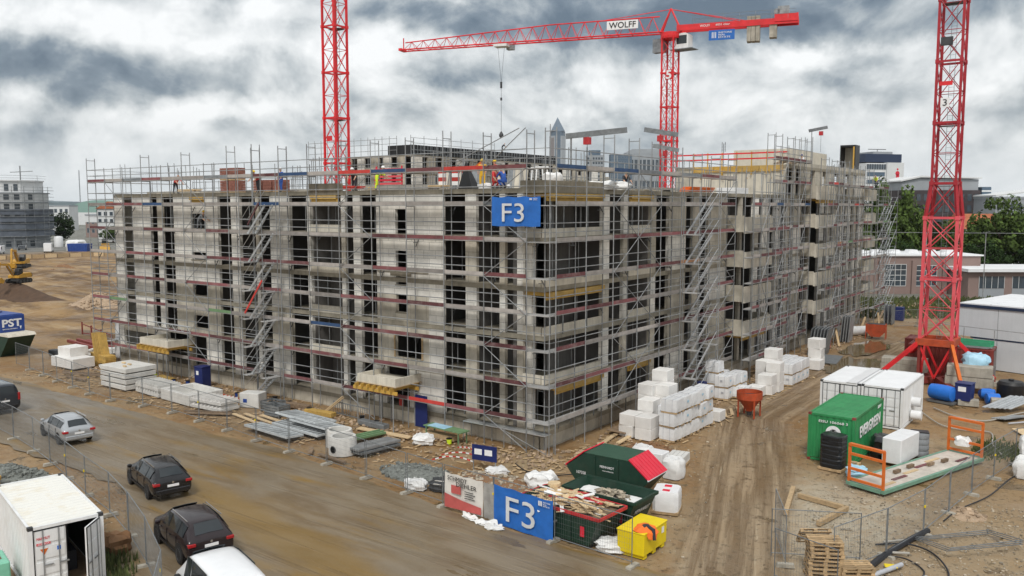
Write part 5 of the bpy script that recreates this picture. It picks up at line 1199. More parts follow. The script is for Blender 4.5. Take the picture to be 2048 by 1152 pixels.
# ------------------------------------------------------------------ containers
def corrug(b, x0, x1, y, z0, z1, out, p=.28, d=.035):
    """corrugated sheet along x at y, pushed out in +-y"""
    n = int((x1 - x0) / p); q = (x1 - x0) / n; poly = []
    for i in range(n): poly += [(x0 + i * q, 0), (x0 + i * q + q * .38, 0), (x0 + i * q + q * .5, d), (x0 + i * q + q * .88, d)]
    poly.append((x1, 0)); m = len(poly)
    vs = [(u, y + out * (v - d), z) for z in (z0, z1) for u, v in poly]
    b.add(vs, [(i, i + 1, m + i + 1, m + i) for i in range(m - 1)])
def container(name, label, loc, rz, m, L=6.06, H=2.59, open_leaf=None, roofm=None, back=True, marks=None, plain=False):
    t = thing(name, label, 'container', loc, rz); w = 1.22; l = L / 2
    for s in (-1, 1):
        b = MB(); corrug(b, -l + .1, l - .1, s * (w - .03), .16, H - .1, s)
        part('side_panel', b, m, t)
    b = MB(); bb = MB(); corrug(bb, -w + .1, w - .1, 0, .16, H - .1, 1); b.add([(-l + .03 - v[1], v[0], v[2]) for v in bb.v], bb.f); part('end_panel', b, m, t)
    rb_ = MB(); corrug(rb_, -l + .08, l - .08, 0, -w + .06, w - .06, 1, .32, .02); part('roof', MB().add([(v[0], v[2], H - .03 + v[1]) for v in rb_.v], rb_.f), roofm or m, t)
    for sx in (-1, 1):
        for sy in (-1, 1):
            part('corner_post', MB().box(min(sx * l, sx * (l - .16)), max(sx * l, sx * (l - .16)), min(sy * w, sy * (w - .14)), max(sy * w, sy * (w - .14)), .12, H - .12), m, t)
            for z in (0, H - .118): part('corner_casting', MB().box(min(sx * (l + .004), sx * (l - .18)), max(sx * (l + .004), sx * (l - .18)), min(sy * (w + .004), sy * (w - .17)), max(sy * (w + .004), sy * (w - .17)), z, z + .118), 'steel_dark' if m == 'white_paint' else 'red_brown', t)
    for sy in (-1, 1):
        for z in (0.01, H - .12): part('side_rail', MB().box(-l + .18, l - .18, min(sy * w, sy * (w - .09)), max(sy * w, sy * (w - .09)), z, z + .11), m, t)
    for sx in (-1, 1):
        for z in (0.01, H - .12): part('end_rail', MB().box(min(sx * l, sx * (l - .09)), max(sx * l, sx * (l - .09)), -w + .17, w - .17, z, z + .11), m, t)
    part('floor', MB().box(-l + .1, l - .1, -w + .1, w - .1, .1, .16), 'wood_old', t)
    for i, s in enumerate((-1, 1)):
        dm = MB(); W = w - .15
        dm.box(-.025, .025, 0, W, 0, H - .26)
        for k in range(4): dm.box(.026, .05, .08, W - .08, .12 + k * .57, .12 + k * .57 + .44)
        hinge = (l - .05, s * (w - .145), .13)
        d = part('door', dm if s < 0 else MB().add([(x, -y, z) for x, y, z in dm.v], dm.f), m, t, hinge)
        if open_leaf == s: d.rotation_euler = (0, 0, R(52) if s > 0 else R(-52))
        sg = 1 if s < 0 else -1
        for ya, yb, za, zb in ((0, .03, 0, H - .26), (w - .18, w - .152, 0, H - .26), (.031, w - .181, 0, .035), (.031, w - .181, H - .3, H - .262)): part('gasket', MB().box(.027, .053, min(ya * sg, yb * sg), max(ya * sg, yb * sg), za, zb), 'black', d)
        for q in (.28, .75):
            y = q * (w - .15) * (1 if s < 0 else -1)
            bar(d, 'locking_bar', (.075, y, .02), (.075, y, H - .3), .02, 'galv', 6)
            part('bar_handle', MB().box(.07, .1, min(y, y + .3 * (1 if s < 0 else -1)), max(y, y + .3 * (1 if s < 0 else -1)), 1.0, 1.05), 'galv', d)
        if marks and s == marks[0]: marks[1](d, s)
    return t
def warn(d, s):
    text(d, 'lettering', 'MAMMUT', (.06, .32, 2.0), (0, 1, 0), (0, 0, 1), .42, .10, 'red_paint', .006); part('sticker', MB().box(.051, .058, .1, .54, 1.76, 1.84), 'red_paint', d)
    text(d, 'lettering', 'ADR BOX', (.062, .32, 1.8), (0, 1, 0), (0, 0, 1), .38, .06, 'white_sign', .004)
    part('hazard_sign', MB().prism([(.2, 1.62), (.46, 1.62), (.33, 1.40)], .051, .06, 'x'), 'orange', d); part('sticker', MB().box(.051, .058, .74, .86, 1.48, 1.62), 'blue_bright', d)
container('storage_container', 'white steel container standing open by the road fence', (-6.5, -24.05, 0), R(-13), 'white_paint', open_leaf=1, marks=(-1, warn), roofm=mat('container_roof', (.74, .73, .68), .5, var=.05, scale=1, dirt=.5, dirtcol=(.52, .40, .20)))
o = bpy.data.objects['storage_container']
part('lining', MB().box(-2.85, 2.6, -1.14, -1.12, .17, 2.4).box(-2.85, 2.6, 1.12, 1.14, .17, 2.4).box(-2.87, -2.85, -1.14, 1.14, .17, 2.4).box(-2.85, 2.6, -1.12, 1.12, 2.38, 2.4), 'steel_dark', o)  # dark lining sheets added only to blacken the inside of the open container
for i in range(4): part('shade_box', MB().box(-2.6 + i * 1.1, -1.7 + i * 1.1, -1.0 + .3 * (i % 2), .6, .17, .9 + .35 * (i % 3)), 'cloth_dark', o)  # dark boxes added to deepen the shade behind the open door
container('storage_container', 'white steel container in the yard pair on the driveway side', (11.62, 19.35, 0), R(-90), 'white_paint', roofm='roof_white')
container('storage_container', 'white steel container in the yard pair on the crane side', (14.12, 19.45, 0), R(-90), 'white_paint', roofm='roof_white')
part('roof_tarp', MB().box(-3.0, 3.06, -.3, .3, 2.6, 2.63), 'white_wrap', bpy.data.objects['storage_container.001'], (0, .7, 0))
g = container('shipping_container', 'green shipping container with white lettering', (13.75, 10.15, 0), R(90), 'green_paint')
text(g, 'lettering', 'EVERGREEN', (.1, -1.235, 1.62), (1, 0, 0), (0, 0, 1), 4.3, .62, 'white_sign', .02, .02)
text(g, 'lettering', 'EISU 106068 3', (-3.045, -.1, 2.2), (0, -1, 0), (0, 0, 1), 1.5, .13, 'white_sign', .02)
part('emblem', MB().lathe([(.21, -.01), (.40, -.01), (.40, .01), (.21, .01), (.21, -.01)], 20, c=(-3.045, -.12, 1.62), axis='x'), 'white_sign', g)
part('emblem', MB().obox((-3.05, -.12, 1.62), (.02, .34, .07), Matrix.Rotation(R(45), 3, 'X')).obox((-3.052, -.12, 1.62), (.02, .07, .34), Matrix.Rotation(R(45), 3, 'X')), 'white_sign', g)
text(g, 'lettering', '22G1', (2.0, -1.235, 2.3), (1, 0, 0), (0, 0, 1), .7, .16, 'white_sign', .02)
for i, (x, y, lab) in enumerate(((14.7, 36.6, 'rusty red container behind the crane base'), (13.8, 39.6, 'second rusty red container behind the crane base, farther from the ballast'))):
    container('storage_container', lab, (x, y, 0), R(2), 'red_brown')
t = thing('steel_channel', 'bright green steel channel lying on the rusty red container', 'beam', (14.9, 37.2, 2.62), R(-5))
part('web', MB().box(-2.6, 2.6, -.55, .55, 0, .06), 'green_mid', t); part('flange', MB().box(-2.6, 2.6, -.6, -.551, 0, .42), 'green_mid', t); part('flange', MB().box(-2.6, 2.6, .551, .6, 0, .42), 'green_mid', t)
for i in range(6): tag(rbar(None, 'scaffold_tube', (12.6 + i * .1, 35.7 + i * .13, 2.66), (17.3 + i * .1, 35.75 + i * .13, 2.66), .06, .06, 'galv'), 'grey tube lying on the rusty red container before the green channel', 'tube', 'tubes on the red container')
# modular site offices on the right
t = thing('site_office', 'two storey white modular site office with dark blue roof edge', 'building', (14.2, 42.6, 0), R(-14))
part('lower_wall', MB().box(1.2, 20, 0, 11, 0, 2.5), 'module', t); part('upper_wall', MB().box(0, 20, -.05, 11, 2.62, 5.1), 'module', t)
part('floor_joint', MB().box(1.0, 20, -.03, 11, 2.5, 2.62), 'rim_blue', t); part('roof_rim', MB().box(-.1, 20.1, -.15, 11.1, 5.1, 5.35), 'rim_blue', t); part('roof', MB().box(0, 20, -.05, 11, 5.351, 5.45), 'roof_white', t)
for i in range(1, 8): part('roof_seam', MB().box(i * 2.5 - .04, i * 2.5 + .04, -.04, 11, 5.451, 5.5), 'roof_white', t)
for x in (3.1, 5.6, 8.1): part('wall_joint', MB().box(x, x + .05, -.055, -.03, 2.62, 5.1), 'far_grey', t); part('wall_joint', MB().box(x, x + .05, -.02, -.001, 0, 2.5), 'far_grey', t)
bar(t, 'stair_rail', (.4, -1.3, 2.9), (3.2, -1.3, 1.0), .03, 'galv'); bar(t, 'stair_rail', (-.8, -1.3, 3.6), (8, -1.3, 3.5), .03, 'galv')
for i in range(8): part('stair_tread', MB().box(-.9 + i * .26, -.6 + i * .26, -1.4, -.4, 2.4 - i * .28, 2.44 - i * .28), 'galv', t)
for x in (-1, 1, 3.4, 8): bar(t, 'stair_post', (x, -1.35, 0), (x, -1.35, 3.5), .03, 'galv')
# blue container on the skip at the left edge
t = thing('skip', 'dark green skip carrying a blue container beside the site fence', 'skip', (-59.6, -4.1, 0), R(4))
part('body', MB().prism([(-3.6, 0), (3.0, 0), (4.6, 1.9), (-5, 1.9)], -1.2, 1.2, 'y'), 'green_dark', t); part('lid', MB().prism([(-5, 1.91), (4.7, 1.91), (4.4, 2.15), (-5, 2.15)], -1.25, 1.25, 'y'), 'concrete_new', t)
part('reflector', MB().box(.1, .5, -1.215, -1.2, 1.35, 1.6), 'red_paint', t)
t = thing('equipment_box', 'blue equipment container lettered PST standing on the dark green skip', 'container', (-59.8, -4.1, 2.15), R(4))
part('body', MB().box(-3.4, 3.2, -1.1, 1.1, 0, 1.55), 'blue', t, bevel=.03); part('roof', MB().box(-3.3, 3.1, -1.0, 1.0, 1.551, 1.62), 'blue', t); part('hatch', MB().lathe([(.5, 0), (.5, .08), (.4, .1)], 16, c=(0.4, 0, 1.62)), 'blue_dark', t)
text(t, 'lettering', 'PST', (3.22, -.05, .85), (0, 1, 0), (0, 0, 1), 1.75, .72, 'white_sign', .02, .03); text(t, 'lettering', 'SPEZIALTIEFBAU', (3.22, -.25, .3), (0, 1, 0), (0, 0, 1), 1.3, .09, 'white_sign', .02)
part('screw_emblem', MB().prism([(.62, .5), (.8, .5), (.71, .2)], 3.21, 3.23, 'x'), 'white_sign', t)
# ------------------------------------------------------------------ mesh fences
def panel_mesh(L):
    b = MB()
    for x in (0, L): b.tube((x, 0, .1), (x, 0, 2.0), .02, 6)
    for z in (.22, 1.98): b.tube((0, 0, z), (L, 0, z), .019, 6)
    return b.mesh('frame', 'galv_dark', smooth=True)
def wires_mesh(L):
    b = MB(); n = int(L / .11)
    for i in range(1, n): b.tube((i * L / n, 0, .22), (i * L / n, 0, 1.98), .0034, 3, caps=False)
    for k in range(1, 8): b.tube((0, 0, .22 + k * .22), (L, 0, .22 + k * .22), .0034, 3, caps=False)
    return b.mesh('wire_mesh', 'galv_dark')
yqf = random.Random(6)
FOOT = MB().prism([(-.35, 0), (.35, 0), (.31, .14), (-.31, .14)], -.11, .11, 'y').mesh('foot', 'ballast')
def fence(pts, label, group, feet=True, clip=True, labels=None):
    for k_, ((x0, y0), (x1, y1)) in enumerate(zip(pts[:-1], pts[1:])):
        L = round(math.hypot(x1 - x0, y1 - y0) - .08, 1); a = math.atan2(y1 - y0, x1 - x0)
        own = labels[k_] if labels and k_ < len(labels) else None
        t = thing('fence_panel', ('galvanised mesh fence panel ' + own) if own else label, 'fence', (x0, y0, 0), a, None if own else group)
        link('frame', cmesh(('fp', L), lambda: panel_mesh(L)), t); o = link('wire_mesh', cmesh(('fw', L), lambda: wires_mesh(L)), t); o['kind'] = 'stuff'
        if feet: link('foot', FOOT, t, (L + .04, 0, -.03), R(90))
        if clip and yqf.random() < .4: cbox(t, 'clamp', (.08, .05, .1), 'yellow', (L + .02, -.03, 1.2))
south = [(-51, -6.1), (-47.8, -6.4), (-44.5, -6.8), (-41.2, -7.3), (-37.9, -7.7), (-34.6, -8.1), (-31.3, -8.3), (-28, -7.8), (-24.6, -7.7), (-21.2, -7.9), (-17.8, -8.2), (-14.4, -8.6), (-11, -8.95), (-7.6, -9.2), (-4.2, -9.6), (-1.0, -10.0), (1.6, -10.3)]
fence(south, 'galvanised mesh fence panel between the muddy road and the material yard', 'mesh panels along the material yard', labels=['before the dark tarpaulin heap and green skip', 'at the west end of the white insulation pack', 'in front of the white insulation pack', 'before the dark skids and weathered planks', 'before the west end of the precast slab stack', 'in front of the precast slab stack', 'in front of the ribbed stair units', 'in front of the pale concrete opening unit', 'in front of the white stair flights', 'before the pale box unit with the blue mark', 'before the pale loose planks', 'in front of the near ribbed wall form', 'between the ribbed form and the holed ring', 'in front of the holed concrete ring', 'in front of the galvanised walers', 'before the heap of wet grit'])
fence([(1.6, -10.3), (4.55, -10.4), (7.95, -10.75), (11.7, -11.0)], 'galvanised mesh fence panel in the row with the site banners and yellow crate', 'mesh panels with the banners', labels=['carrying the white company banner', 'carrying the blue F3 banner', 'before the red rimmed skip and yellow crate'])
fence([(-33, -16.3), (-29.6, -16.6), (-26.2, -16.9), (-22.6, -17.4), (-19.4, -18.0), (-16.2, -18.7), (-12.9, -19.4), (-9.6, -20.0), (-6.4, -20.9), (-3.2, -22.0), (.2, -23.4), (2.9, -25.4)], 'galvanised mesh fence panel between the parked cars and the open container', 'mesh panels behind the parked cars', labels=['behind the dark slate van', 'between the slate van and the silver estate car', 'behind the front of the silver estate car', 'behind the tail of the silver estate car', 'beside the heap of crushed stone', 'just east of the crushed stone heap', 'behind the nose of the black estate car', 'between the black estate car and the open container', 'beside the brown lump of earth and tipped tray', 'behind the dark brown vehicle', 'beside the white van'])
fence([(18.1, -7.5), (19.2, -4.2), (19.9, -.9), (20.3, 2.5), (20.7, 5.9), (21.2, 9.2), (21.8, 12.5), (23.6, 15.4)], 'galvanised mesh fence panel beside the churned soil on the right', 'mesh panels beside the churned soil', labels=['at the tall pallet stack end of the churned soil row', 'crossing the thick black drain hose', 'beside the flat fence frames', 'beside the small heap of stony soil', 'along the middle of the mint edged steel bed', 'by the far orange end frame', 'in front of the white bulk bags'])
fence([(15.6, -7.0), (18.6, -5.4)], 'galvanised mesh fence panel standing loose by the pallet stack', None)
fence([(16.4, -8.9), (18.9, -9.6)], 'galvanised mesh fence panel in front of the pallet stack', None)
fence([(14.9, -4.6), (16.3, -7.4)], 'galvanised mesh fence panel turned sideways at the driveway edge', None)
for i in range(3):
    tag(link('fence_panel', cmesh(('fp', 3.4), lambda: panel_mesh(3.4)), None, (19.7 + i * .02, -1.9 + i * .05, .12 + i * .045), R(48 + i)), 'loose fence frame lying flat in the stack by the hose coil', 'fence', 'flat fence frames by the hose').rotation_euler = (R(82), 0, R(48 + i))
# banners on the fence
t = thing('site_banner', 'white company banner with a red band tied to the mesh fence', 'banner')
cloth(t, 'cloth', 2.25, 1.6, 'banner_white', (1.75, -10.42, .12), Vector((1, -.035, 0)).normalized(), (0, 0, 1), .05, 12, 8, 4)
part('red_band', MB().add([(1.78, -10.5, .13), (3.96, -10.58, .2), (3.96, -10.58, .52), (2.8, -10.54, .62), (1.78, -10.5, .78)], [(0, 1, 2, 3, 4)]), 'banner_red', t)
part('logo', MB().box(2.2, 2.75, -10.53, -10.51, .85, 1.22), 'banner_red', t)
text(t, 'lettering', 'SCHMIDT', (2.55, -10.53, 1.52), (1, -.035, 0), (0, 0, 1), 1.15, .2, 'black', .006); text(t, 'lettering', 'DIEHLER', (3.1, -10.55, 1.3), (1, -.035, 0), (0, 0, 1), 1.2, .2, 'black', .006)
for k in range(4): part('text_line', MB().box(3.0, 3.5 + .1 * (k % 2), -10.56, -10.55, 1.05 - k * .1, 1.08 - k * .1), 'steel_dark', t)
t = thing('site_banner', 'grey plastic sheet on the fence between the white and the blue banner', 'banner')
cloth(t, 'cloth', .62, 1.6, mat('grey_sheet', (.30, .29, .27), .6, var=.2, bump=.4, bscale=4), (4.02, -10.46, .1), (1, 0, 0), (0, 0, 1), .07, 6, 8, 9)
t = thing('site_banner', 'blue banner reading F3 tied to the mesh fence by the skips', 'banner', (4.62, -10.5, 0), R(-5.5))
cloth(t, 'cloth', 3.3, 1.72, 'blue_banner', (0, 0, .02), (1, 0, 0), (0, 0, 1), .03, 14, 8, 7)
text(t, 'lettering', 'F3', (1.58, -.08, .84), (1, 0, 0), (0, 0, 1), 1.62, 1.12, 'letter_white', .008)
for i in range(3): rbar(t, 'emblem_bar', (2.6 + i * .07, -.07, 1.42), (2.6 + i * .07, -.07, 1.62), .02, .04, 'white_sign')
for j in range(3): text(t, 'lettering', ('INSTONE', 'REAL', 'ESTATE')[j], (3.02 - (.0, .1, .02)[j], -.07, 1.6 - j * .08), (1, 0, 0), (0, 0, 1), (.38, .2, .34)[j], .055, 'white_sign', .004)
# ------------------------------------------------------------------ skips and crates by the drive
def skip_mesh(L, W, H, lo=.55):
    """open trough with thickness"""
    b = MB(); l = L / 2; w = W / 2
    o = [(-l + lo, -w + .1, .12), (l - lo, -w + .1, .12), (l - lo, w - .1, .12), (-l + lo, w - .1, .12), (-l, -w, H), (l, -w, H), (l, w, H), (-l, w, H)]
    i_ = [(x * .965, y * .94, z + (.06 if z < 1 else 0)) for x, y, z in o]
    b.add(o + i_, [(0, 3, 2, 1), (0, 1, 5, 4), (1, 2, 6, 5), (2, 3, 7, 6), (3, 0, 4, 7), (8, 9, 10, 11), (8, 12, 13, 9), (9, 13, 14, 10), (10, 14, 15, 11), (11, 15, 12, 8), (4, 5, 13, 12), (5, 6, 14, 13), (6, 7, 15, 14), (7, 4, 12, 15)])
    return b
def skip_(label, loc, rz, L, W, H, rim):
    t = thing('skip', label, 'skip', loc, rz); part('body', skip_mesh(L, W, H), 'green_dark', t)
    l, w = L / 2, W / 2
    for s in (-1, 1):
        part('rim', MB().box(-l - .04, l + .04, min(s * w, s * (w + .07)), max(s * w, s * (w + .07)), H - .1, H + .02), rim, t); part('rim', MB().box(min(s * l, s * (l + .07)), max(s * l, s * (l + .07)), -w + .001, w - .001, H - .1, H + .02), rim, t)
        for x in (-L * .16, L * .16): part('rib', MB().box(x - .05, x + .05, min(s * (w - .02), s * (w + .05)), max(s * (w - .02), s * (w + .05)), .2, H - .102), 'green_dark', t)
        part('skid', MB().box(-l + .6, l - .6, min(s * .5, s * .62), max(s * .5, s * .62), 0, .12), 'steel_dark', t)
        part('lift_pin', MB().tube((0, s * w, H * .6), (0, s * (w + .16), H * .6), .05, 8), 'galv', t)
        for x in (-l * .62, l * .62): part('warning_plate', MB().box(x - .1, x + .1, min(s * (w + .0), s * (w + .012)), max(s * w, s * (w + .012)), H * .35, H * .65), 'red_paint', t)
    return t
tw = skip_('dark green skip with a red rim heaped with waste wood', (7.95, -9.55, 0), R(-4), 4.2, 1.95, 1.4, 'red_rim')
tg = skip_('dark green open skip holding pale sacking and rubble', (8.6, -7.45, 0), R(-2), 3.6, 1.9, 1.5, 'green_dark')
tl = thing('skip', 'dark green lidded skip with red sloping lids', 'skip', (6.95, -4.0, 0), R(1))
part('body', MB().prism([(-1.3, .15), (1.3, .15), (2.15, 1.15), (2.15, 1.25), (1.2, 2.0), (-1.2, 2.0), (-2.15, 1.25), (-2.15, 1.15)], -.95, .95, 'y'), 'green_dark', tl)
part('top', MB().box(-1.18, 1.18, -.97, .97, 2.0, 2.03), mat('green_lid', (.035, .085, .055), .55, var=.15), tl)
for s in (-1, 1):
    r_ = Matrix.Rotation(s * math.atan2(.75, .95), 3, 'Y')
    d = part('lid', MB().obox((s * 1.70, 0, 1.68), (1.3, 1.98, .05), r_), 'red_paint', tl)
    for q in range(7): part('lid_rib', MB().obox((s * 1.70, -.84 + q * .28, 1.71) , (1.28, .035, .03), r_), 'red_paint', d)
    part('lid_edge', MB().obox((s * 2.19, 0, 1.27), (.05, 2.0, .07)), 'white_sign' if s > 0 else 'red_paint', d)
    part('skid', MB().box(-1.2, 1.2, s * .5 - .06, s * .5 + .06, 0, .15), 'steel_dark', tl)
    for x in (-.62, .62): part('rib', MB().box(x - .04, x + .04, min(s * .95, s * 1.0), max(s * .95, s * 1.0), .2, 1.95), 'green_dark', tl)
    part('lift_pin', MB().tube((0, s * .96, .9), (0, s * 1.12, .9), .05, 8), 'galv', tl)
    part('castor', MB().lathe([(.02, -.05), (.16, -.05), (.16, .05), (.02, .05)], 12, c=(1.9 * s, -.8, .16), axis='y'), 'rubber', tl)
text(tl, 'lettering', 'MEINHARDT', (.05, -.965, 1.5), (1, 0, 0), (0, 0, 1), .75, .11, 'white_sign', .01); text(tl, 'lettering', 'www.meinhardt.biz', (.1, -.965, 1.32), (1, 0, 0), (0, 0, 1), .6, .05, 'white_sign', .01); text(tl, 'lettering', '107358', (-1.35, -.965, 1.02), (1, 0, 0), (0, 0, 1), .5, .14, 'white_sign', .01)
text(tg, 'lettering', 'MEINHARDT', (1.62, 0, .95), (0, 1, .0), (.45, 0, 1), 1.2, .2, 'white_sign', .01)
ws = random.Random(9)
def scrap(parent, n, L, W, z, m, name, big):
    b = MB()
    for i in range(n):
        x, y = ws.uniform(-L / 2, L / 2), ws.uniform(-W / 2, W / 2); h = z + .28 * (1 - (2 * x / L) ** 2) * (1 - (2 * y / W) ** 2) + ws.uniform(-.06, .08)
        rt_ = Matrix.Rotation(ws.gauss(0, .5) + (.2 if big else ws.uniform(0, 3)), 3, 'Z') @ Matrix.Rotation(ws.gauss(0, .16), 3, 'Y') @ Matrix.Rotation(ws.gauss(0, .2), 3, 'X')
        b.obox((x, y, h), (ws.uniform(.9, 1.9) if big else ws.uniform(.15, .5), ws.uniform(.08, .2) if big else ws.uniform(.08, .3), .025), rt_)
    o = part(name, b, m, parent); o['kind'] = 'stuff'; return o
o = thing('waste_wood', 'heap of broken boards and offcuts in the red rimmed skip', 'waste wood', (7.95, -9.55, 0), R(-4))
part('heap_core', MB().add([(-1.9, -.85, 1.25), (1.9, -.85, 1.25), (1.9, .85, 1.25), (-1.9, .85, 1.25), (-.9, 0, 1.5), (.9, 0, 1.5)], [(0, 1, 5, 4), (1, 2, 5), (2, 3, 4, 5), (3, 0, 4), (0, 3, 2, 1)]), 'wood_old', o)
scrap(o, 45, 3.0, 1.3, 1.36, 'wood_new', 'board', True); scrap(o, 20, 2.6, 1.2, 1.4, 'sack', 'packaging', True); scrap(o, 260, 3.0, 1.5, 1.4, 'wood_new', 'offcut', False)
for i in range(14):
    x = ws.uniform(-1.2, 1.0); y = ws.uniform(-.7, .7); a = ws.gauss(-.1, .25); L = ws.uniform(1.2, 2.2); d = Vector((math.cos(a), math.sin(a), ws.uniform(-.05, .1))) * L / 2
    c = Vector((x, y, 1.62 + ws.uniform(-.04, .08))); rbar(o, 'board', c - d, c + d, .14, .03, 'wood_new' if i % 3 else 'red_rim')
part('log_slice', MB().lathe([(.28, 0), (.28, .12)], 14, c=(-1.3, .55, 1.66)), 'wood_new', o)
o = thing('rubble_load', 'pale sacking and rubble lying in the open dark green skip', 'rubble', (8.6, -7.45, 0), R(-2))
part('sheet', MB().add([(x, y, 1.12 + .12 * N(x, y, 2.1, 3)) for y in (-.8, -.4, 0, .4, .8) for x in (-1.6, -1.1, -.6, -.1, .4, .9, 1.5)], [(j * 7 + i, j * 7 + i + 1, (j + 1) * 7 + i + 1, (j + 1) * 7 + i) for j in range(4) for i in range(6)]), 'sack', o, smooth=True)
scrap(o, 90, 1.6, 1.2, 1.1, 'stones', 'rubble', False)
t = thing('grit_bin', 'yellow lidded crate with forklift pockets', 'crate', (11.15, -9.25, 0), R(0))
part('body', MB().prism([(-.58, .14), (.58, .14), (.6, 1.0), (-.6, 1.0)], -.98, .98, 'y'), 'yellow', t, bevel=.03)
part('lid', MB().box(-.62, .62, -1.0, 1.0, 1.001, 1.07), 'yellow', t, bevel=.02)
for y in (-.75, 0, .75): part('runner', MB().box(-.55, .55, y - .12, y + .12, 0, .14), 'yellow', t)
part('label', MB().box(.605, .612, .5, .7, .65, .9), 'white_sign', t)
t = thing('work_jacket', 'orange and black jacket thrown over the yellow crate', 'jacket', (11.5, -9.7, 1.08), R(20))
jq = random.Random(2); jb = MB(); n = 18; vs = [(0, 0, .13)]
for ring, (rr, z) in enumerate(((.18, .14), (.34, .07), (.46, -.06), (.42, -.3))):
    for k in range(n):
        a = 2 * math.pi * k / n; q = rr * (1 + .22 * math.sin(3 * a + ring)); zz = z if math.cos(a) > .25 else max(z, .01) ; vs.append((q * math.cos(a), q * math.sin(a) * 1.1, zz + .03 * math.sin(5 * a)))
fs = [(0, 1 + k, 1 + (k + 1) % n) for k in range(n)] + [(1 + r * n + k, 1 + (r + 1) * n + k, 1 + (r + 1) * n + (k + 1) % n, 1 + r * n + (k + 1) % n) for r in range(3) for k in range(n)]
part('cloth', jb.add(vs, fs), 'vest_orange', t, smooth=True); part('lining', MB().lathe([(.02, .2), (.14, .16), (.2, .1), (.1, .12)], 10, c=(.05, -.03, 0)), 'cloth_dark', t, smooth=True); part('sleeve', MB().path([(.1, -.1, .14), (.36, -.2, .06), (.42, -.35, -.3)], [.09, .08, .06], 7), 'cloth_dark', t, smooth=True)
def sackmesh(w, d, h, seed, flop=.1, bulge=.12, sq=.62):
    b = MB(); nz_, n = 7, 20; vs = []
    for j in range(nz_ + 1):
        z = h * j / nz_; s = (1 + bulge * math.sin(math.pi * j / nz_)) * (1 if j < nz_ else 1 - bulge * 1.6)
        for k in range(n):
            a = 2 * math.pi * k / n; ca, sa = math.cos(a), math.sin(a); m_ = max(abs(ca), abs(sa)); q = sq / m_ + 1 - sq
            vs.append((w / 2 * s * ca * q * (1 + flop * N(ca * 2, sa * 2, 1, seed + j * .6)), d / 2 * s * sa * q * (1 + flop * N(sa * 2, ca * 2, 1, seed + 5 + j * .6)), z + (flop * .6 * N(ca * 3, sa * 3, 1, seed) if j > 4 else 0)))
    vs.append((0, 0, h * .96)); c = len(vs) - 1
    fs = [(j * n + k, j * n + (k + 1) % n, (j + 1) * n + (k + 1) % n, (j + 1) * n + k) for j in range(nz_) for k in range(n)] + [(nz_ * n + k, nz_ * n + (k + 1) % n, c) for k in range(n)]
    return b.add(vs, fs)
def sackobj(label, loc, sz, seed, rz=0., flop=.14, m='sack', straps=True, cat='sack', **kw):
    t = thing('bulk_bag', label, cat, loc, rz); part('bag', sackmesh(*sz, seed, flop, **kw), m, t, smooth=True)
    if straps:
        for sx in (-1, 1): part('strap', MB().path([(sx * sz[0] * .4, -sz[1] * .4, sz[2] * .9), (sx * sz[0] * .3, -sz[1] * .2, sz[2] + .14), (sx * sz[0] * .4, 0, sz[2] * .93)], .016, 5), 'sack', t)
    return t
sackobj('white bulk bag standing behind the lidded skip toward the block stacks', (5.4, 1.7, 0), (1.0, .9, .75), 1)
sackobj('full white bulk bag standing by the lidded skip at the drive edge', (8.1, -.1, 0), (.95, .95, 1.0), 2)
sackobj('white wrapped bale with two red marks beside the yellow crate', (9.95, -4.6, .12), (1.15, 1.3, .9), 3, .3, .05, 'white_wrap', False, 'bale', bulge=.04, sq=.92)
p = bpy.data.objects['bulk_bag.002']
for y in (-.3, .35): part('red_mark', MB().box(-.16, .16, y - .12, y + .12, .87, .905), 'red_paint', p)
part('pallet', MB().box(-.6, .6, -.65, .65, -.12, 0), 'pallet_wood', p)
sackobj('limp white sack lying inside the mesh fence by the yellow crate', (10.2, -10.0, 0), (1.15, .8, .42), 7, .4, .3, straps=False)
sackobj('white sack crumpled on the soil behind the blue fence banner', (3.6, -5.4, 0), (1.3, 1.0, .7), 11, .2, .35, straps=False)
sackobj('small white sack crumpled near the blue notice board', (.7, -5.2, 0), (1.0, .8, .35), 14, .9, .4, straps=False)
sackobj('white sack lying open near the green trestle', (-6.3, -3.1, 0), (1.1, .9, .5), 17, .5, .35)
sackobj('clear plastic bundle lying against the mesh fence', (-1.2, -9.2, 0), (1.0, .6, .45), 19, .2, .4, straps=False)
sackobj('white bulk bag on the churned soil, upper one', (22.6, 11.6, 1.0), (1.1, 1.1, .9), 23); sackobj('white bulk bag on the churned soil, lower one', (22.6, 10.6, 0), (1.3, 1.2, 1.0), 27)
for i, (x, y, w, d, a) in enumerate(((4.5, -10.9, .9, .35, .1), (5.1, -11.1, .7, .3, .4), (3.5, -10.75, .8, .3, -.2))): sackobj('scrap of white sheeting trampled at the foot of the fence banners', (x, y, .01), (w, d, .12), 31 + i, a, .5, straps=False, cat='sheeting')['group'] = 'sheeting scraps under the banners'
t = thing('paving_bundle', 'bundle of pale kerb slabs on a pallet near the lidded skip', 'slabs', (7.3, 2.0, 0), R(10))
for i in range(4):
    for j in range(2): cbox(t, 'slab', (.22, 1.5, .2), 'precast', (-.36 + i * .24, 0, .12 + j * .21))
part('pallet', MB().box(-.5, .5, -.6, .6, 0, .118), 'pallet_wood', t)
t = thing('block_pack', 'low white block pack standing behind the red lid', 'blocks', (6.5, 1.2, 0), R(0)); part('wrap', MB().box(-.5, .5, -.45, .45, .12, .75), 'white_wrap', t, bevel=.03); part('pallet', MB().box(-.5, .5, -.45, .45, 0, .119), 'pallet_wood', t)
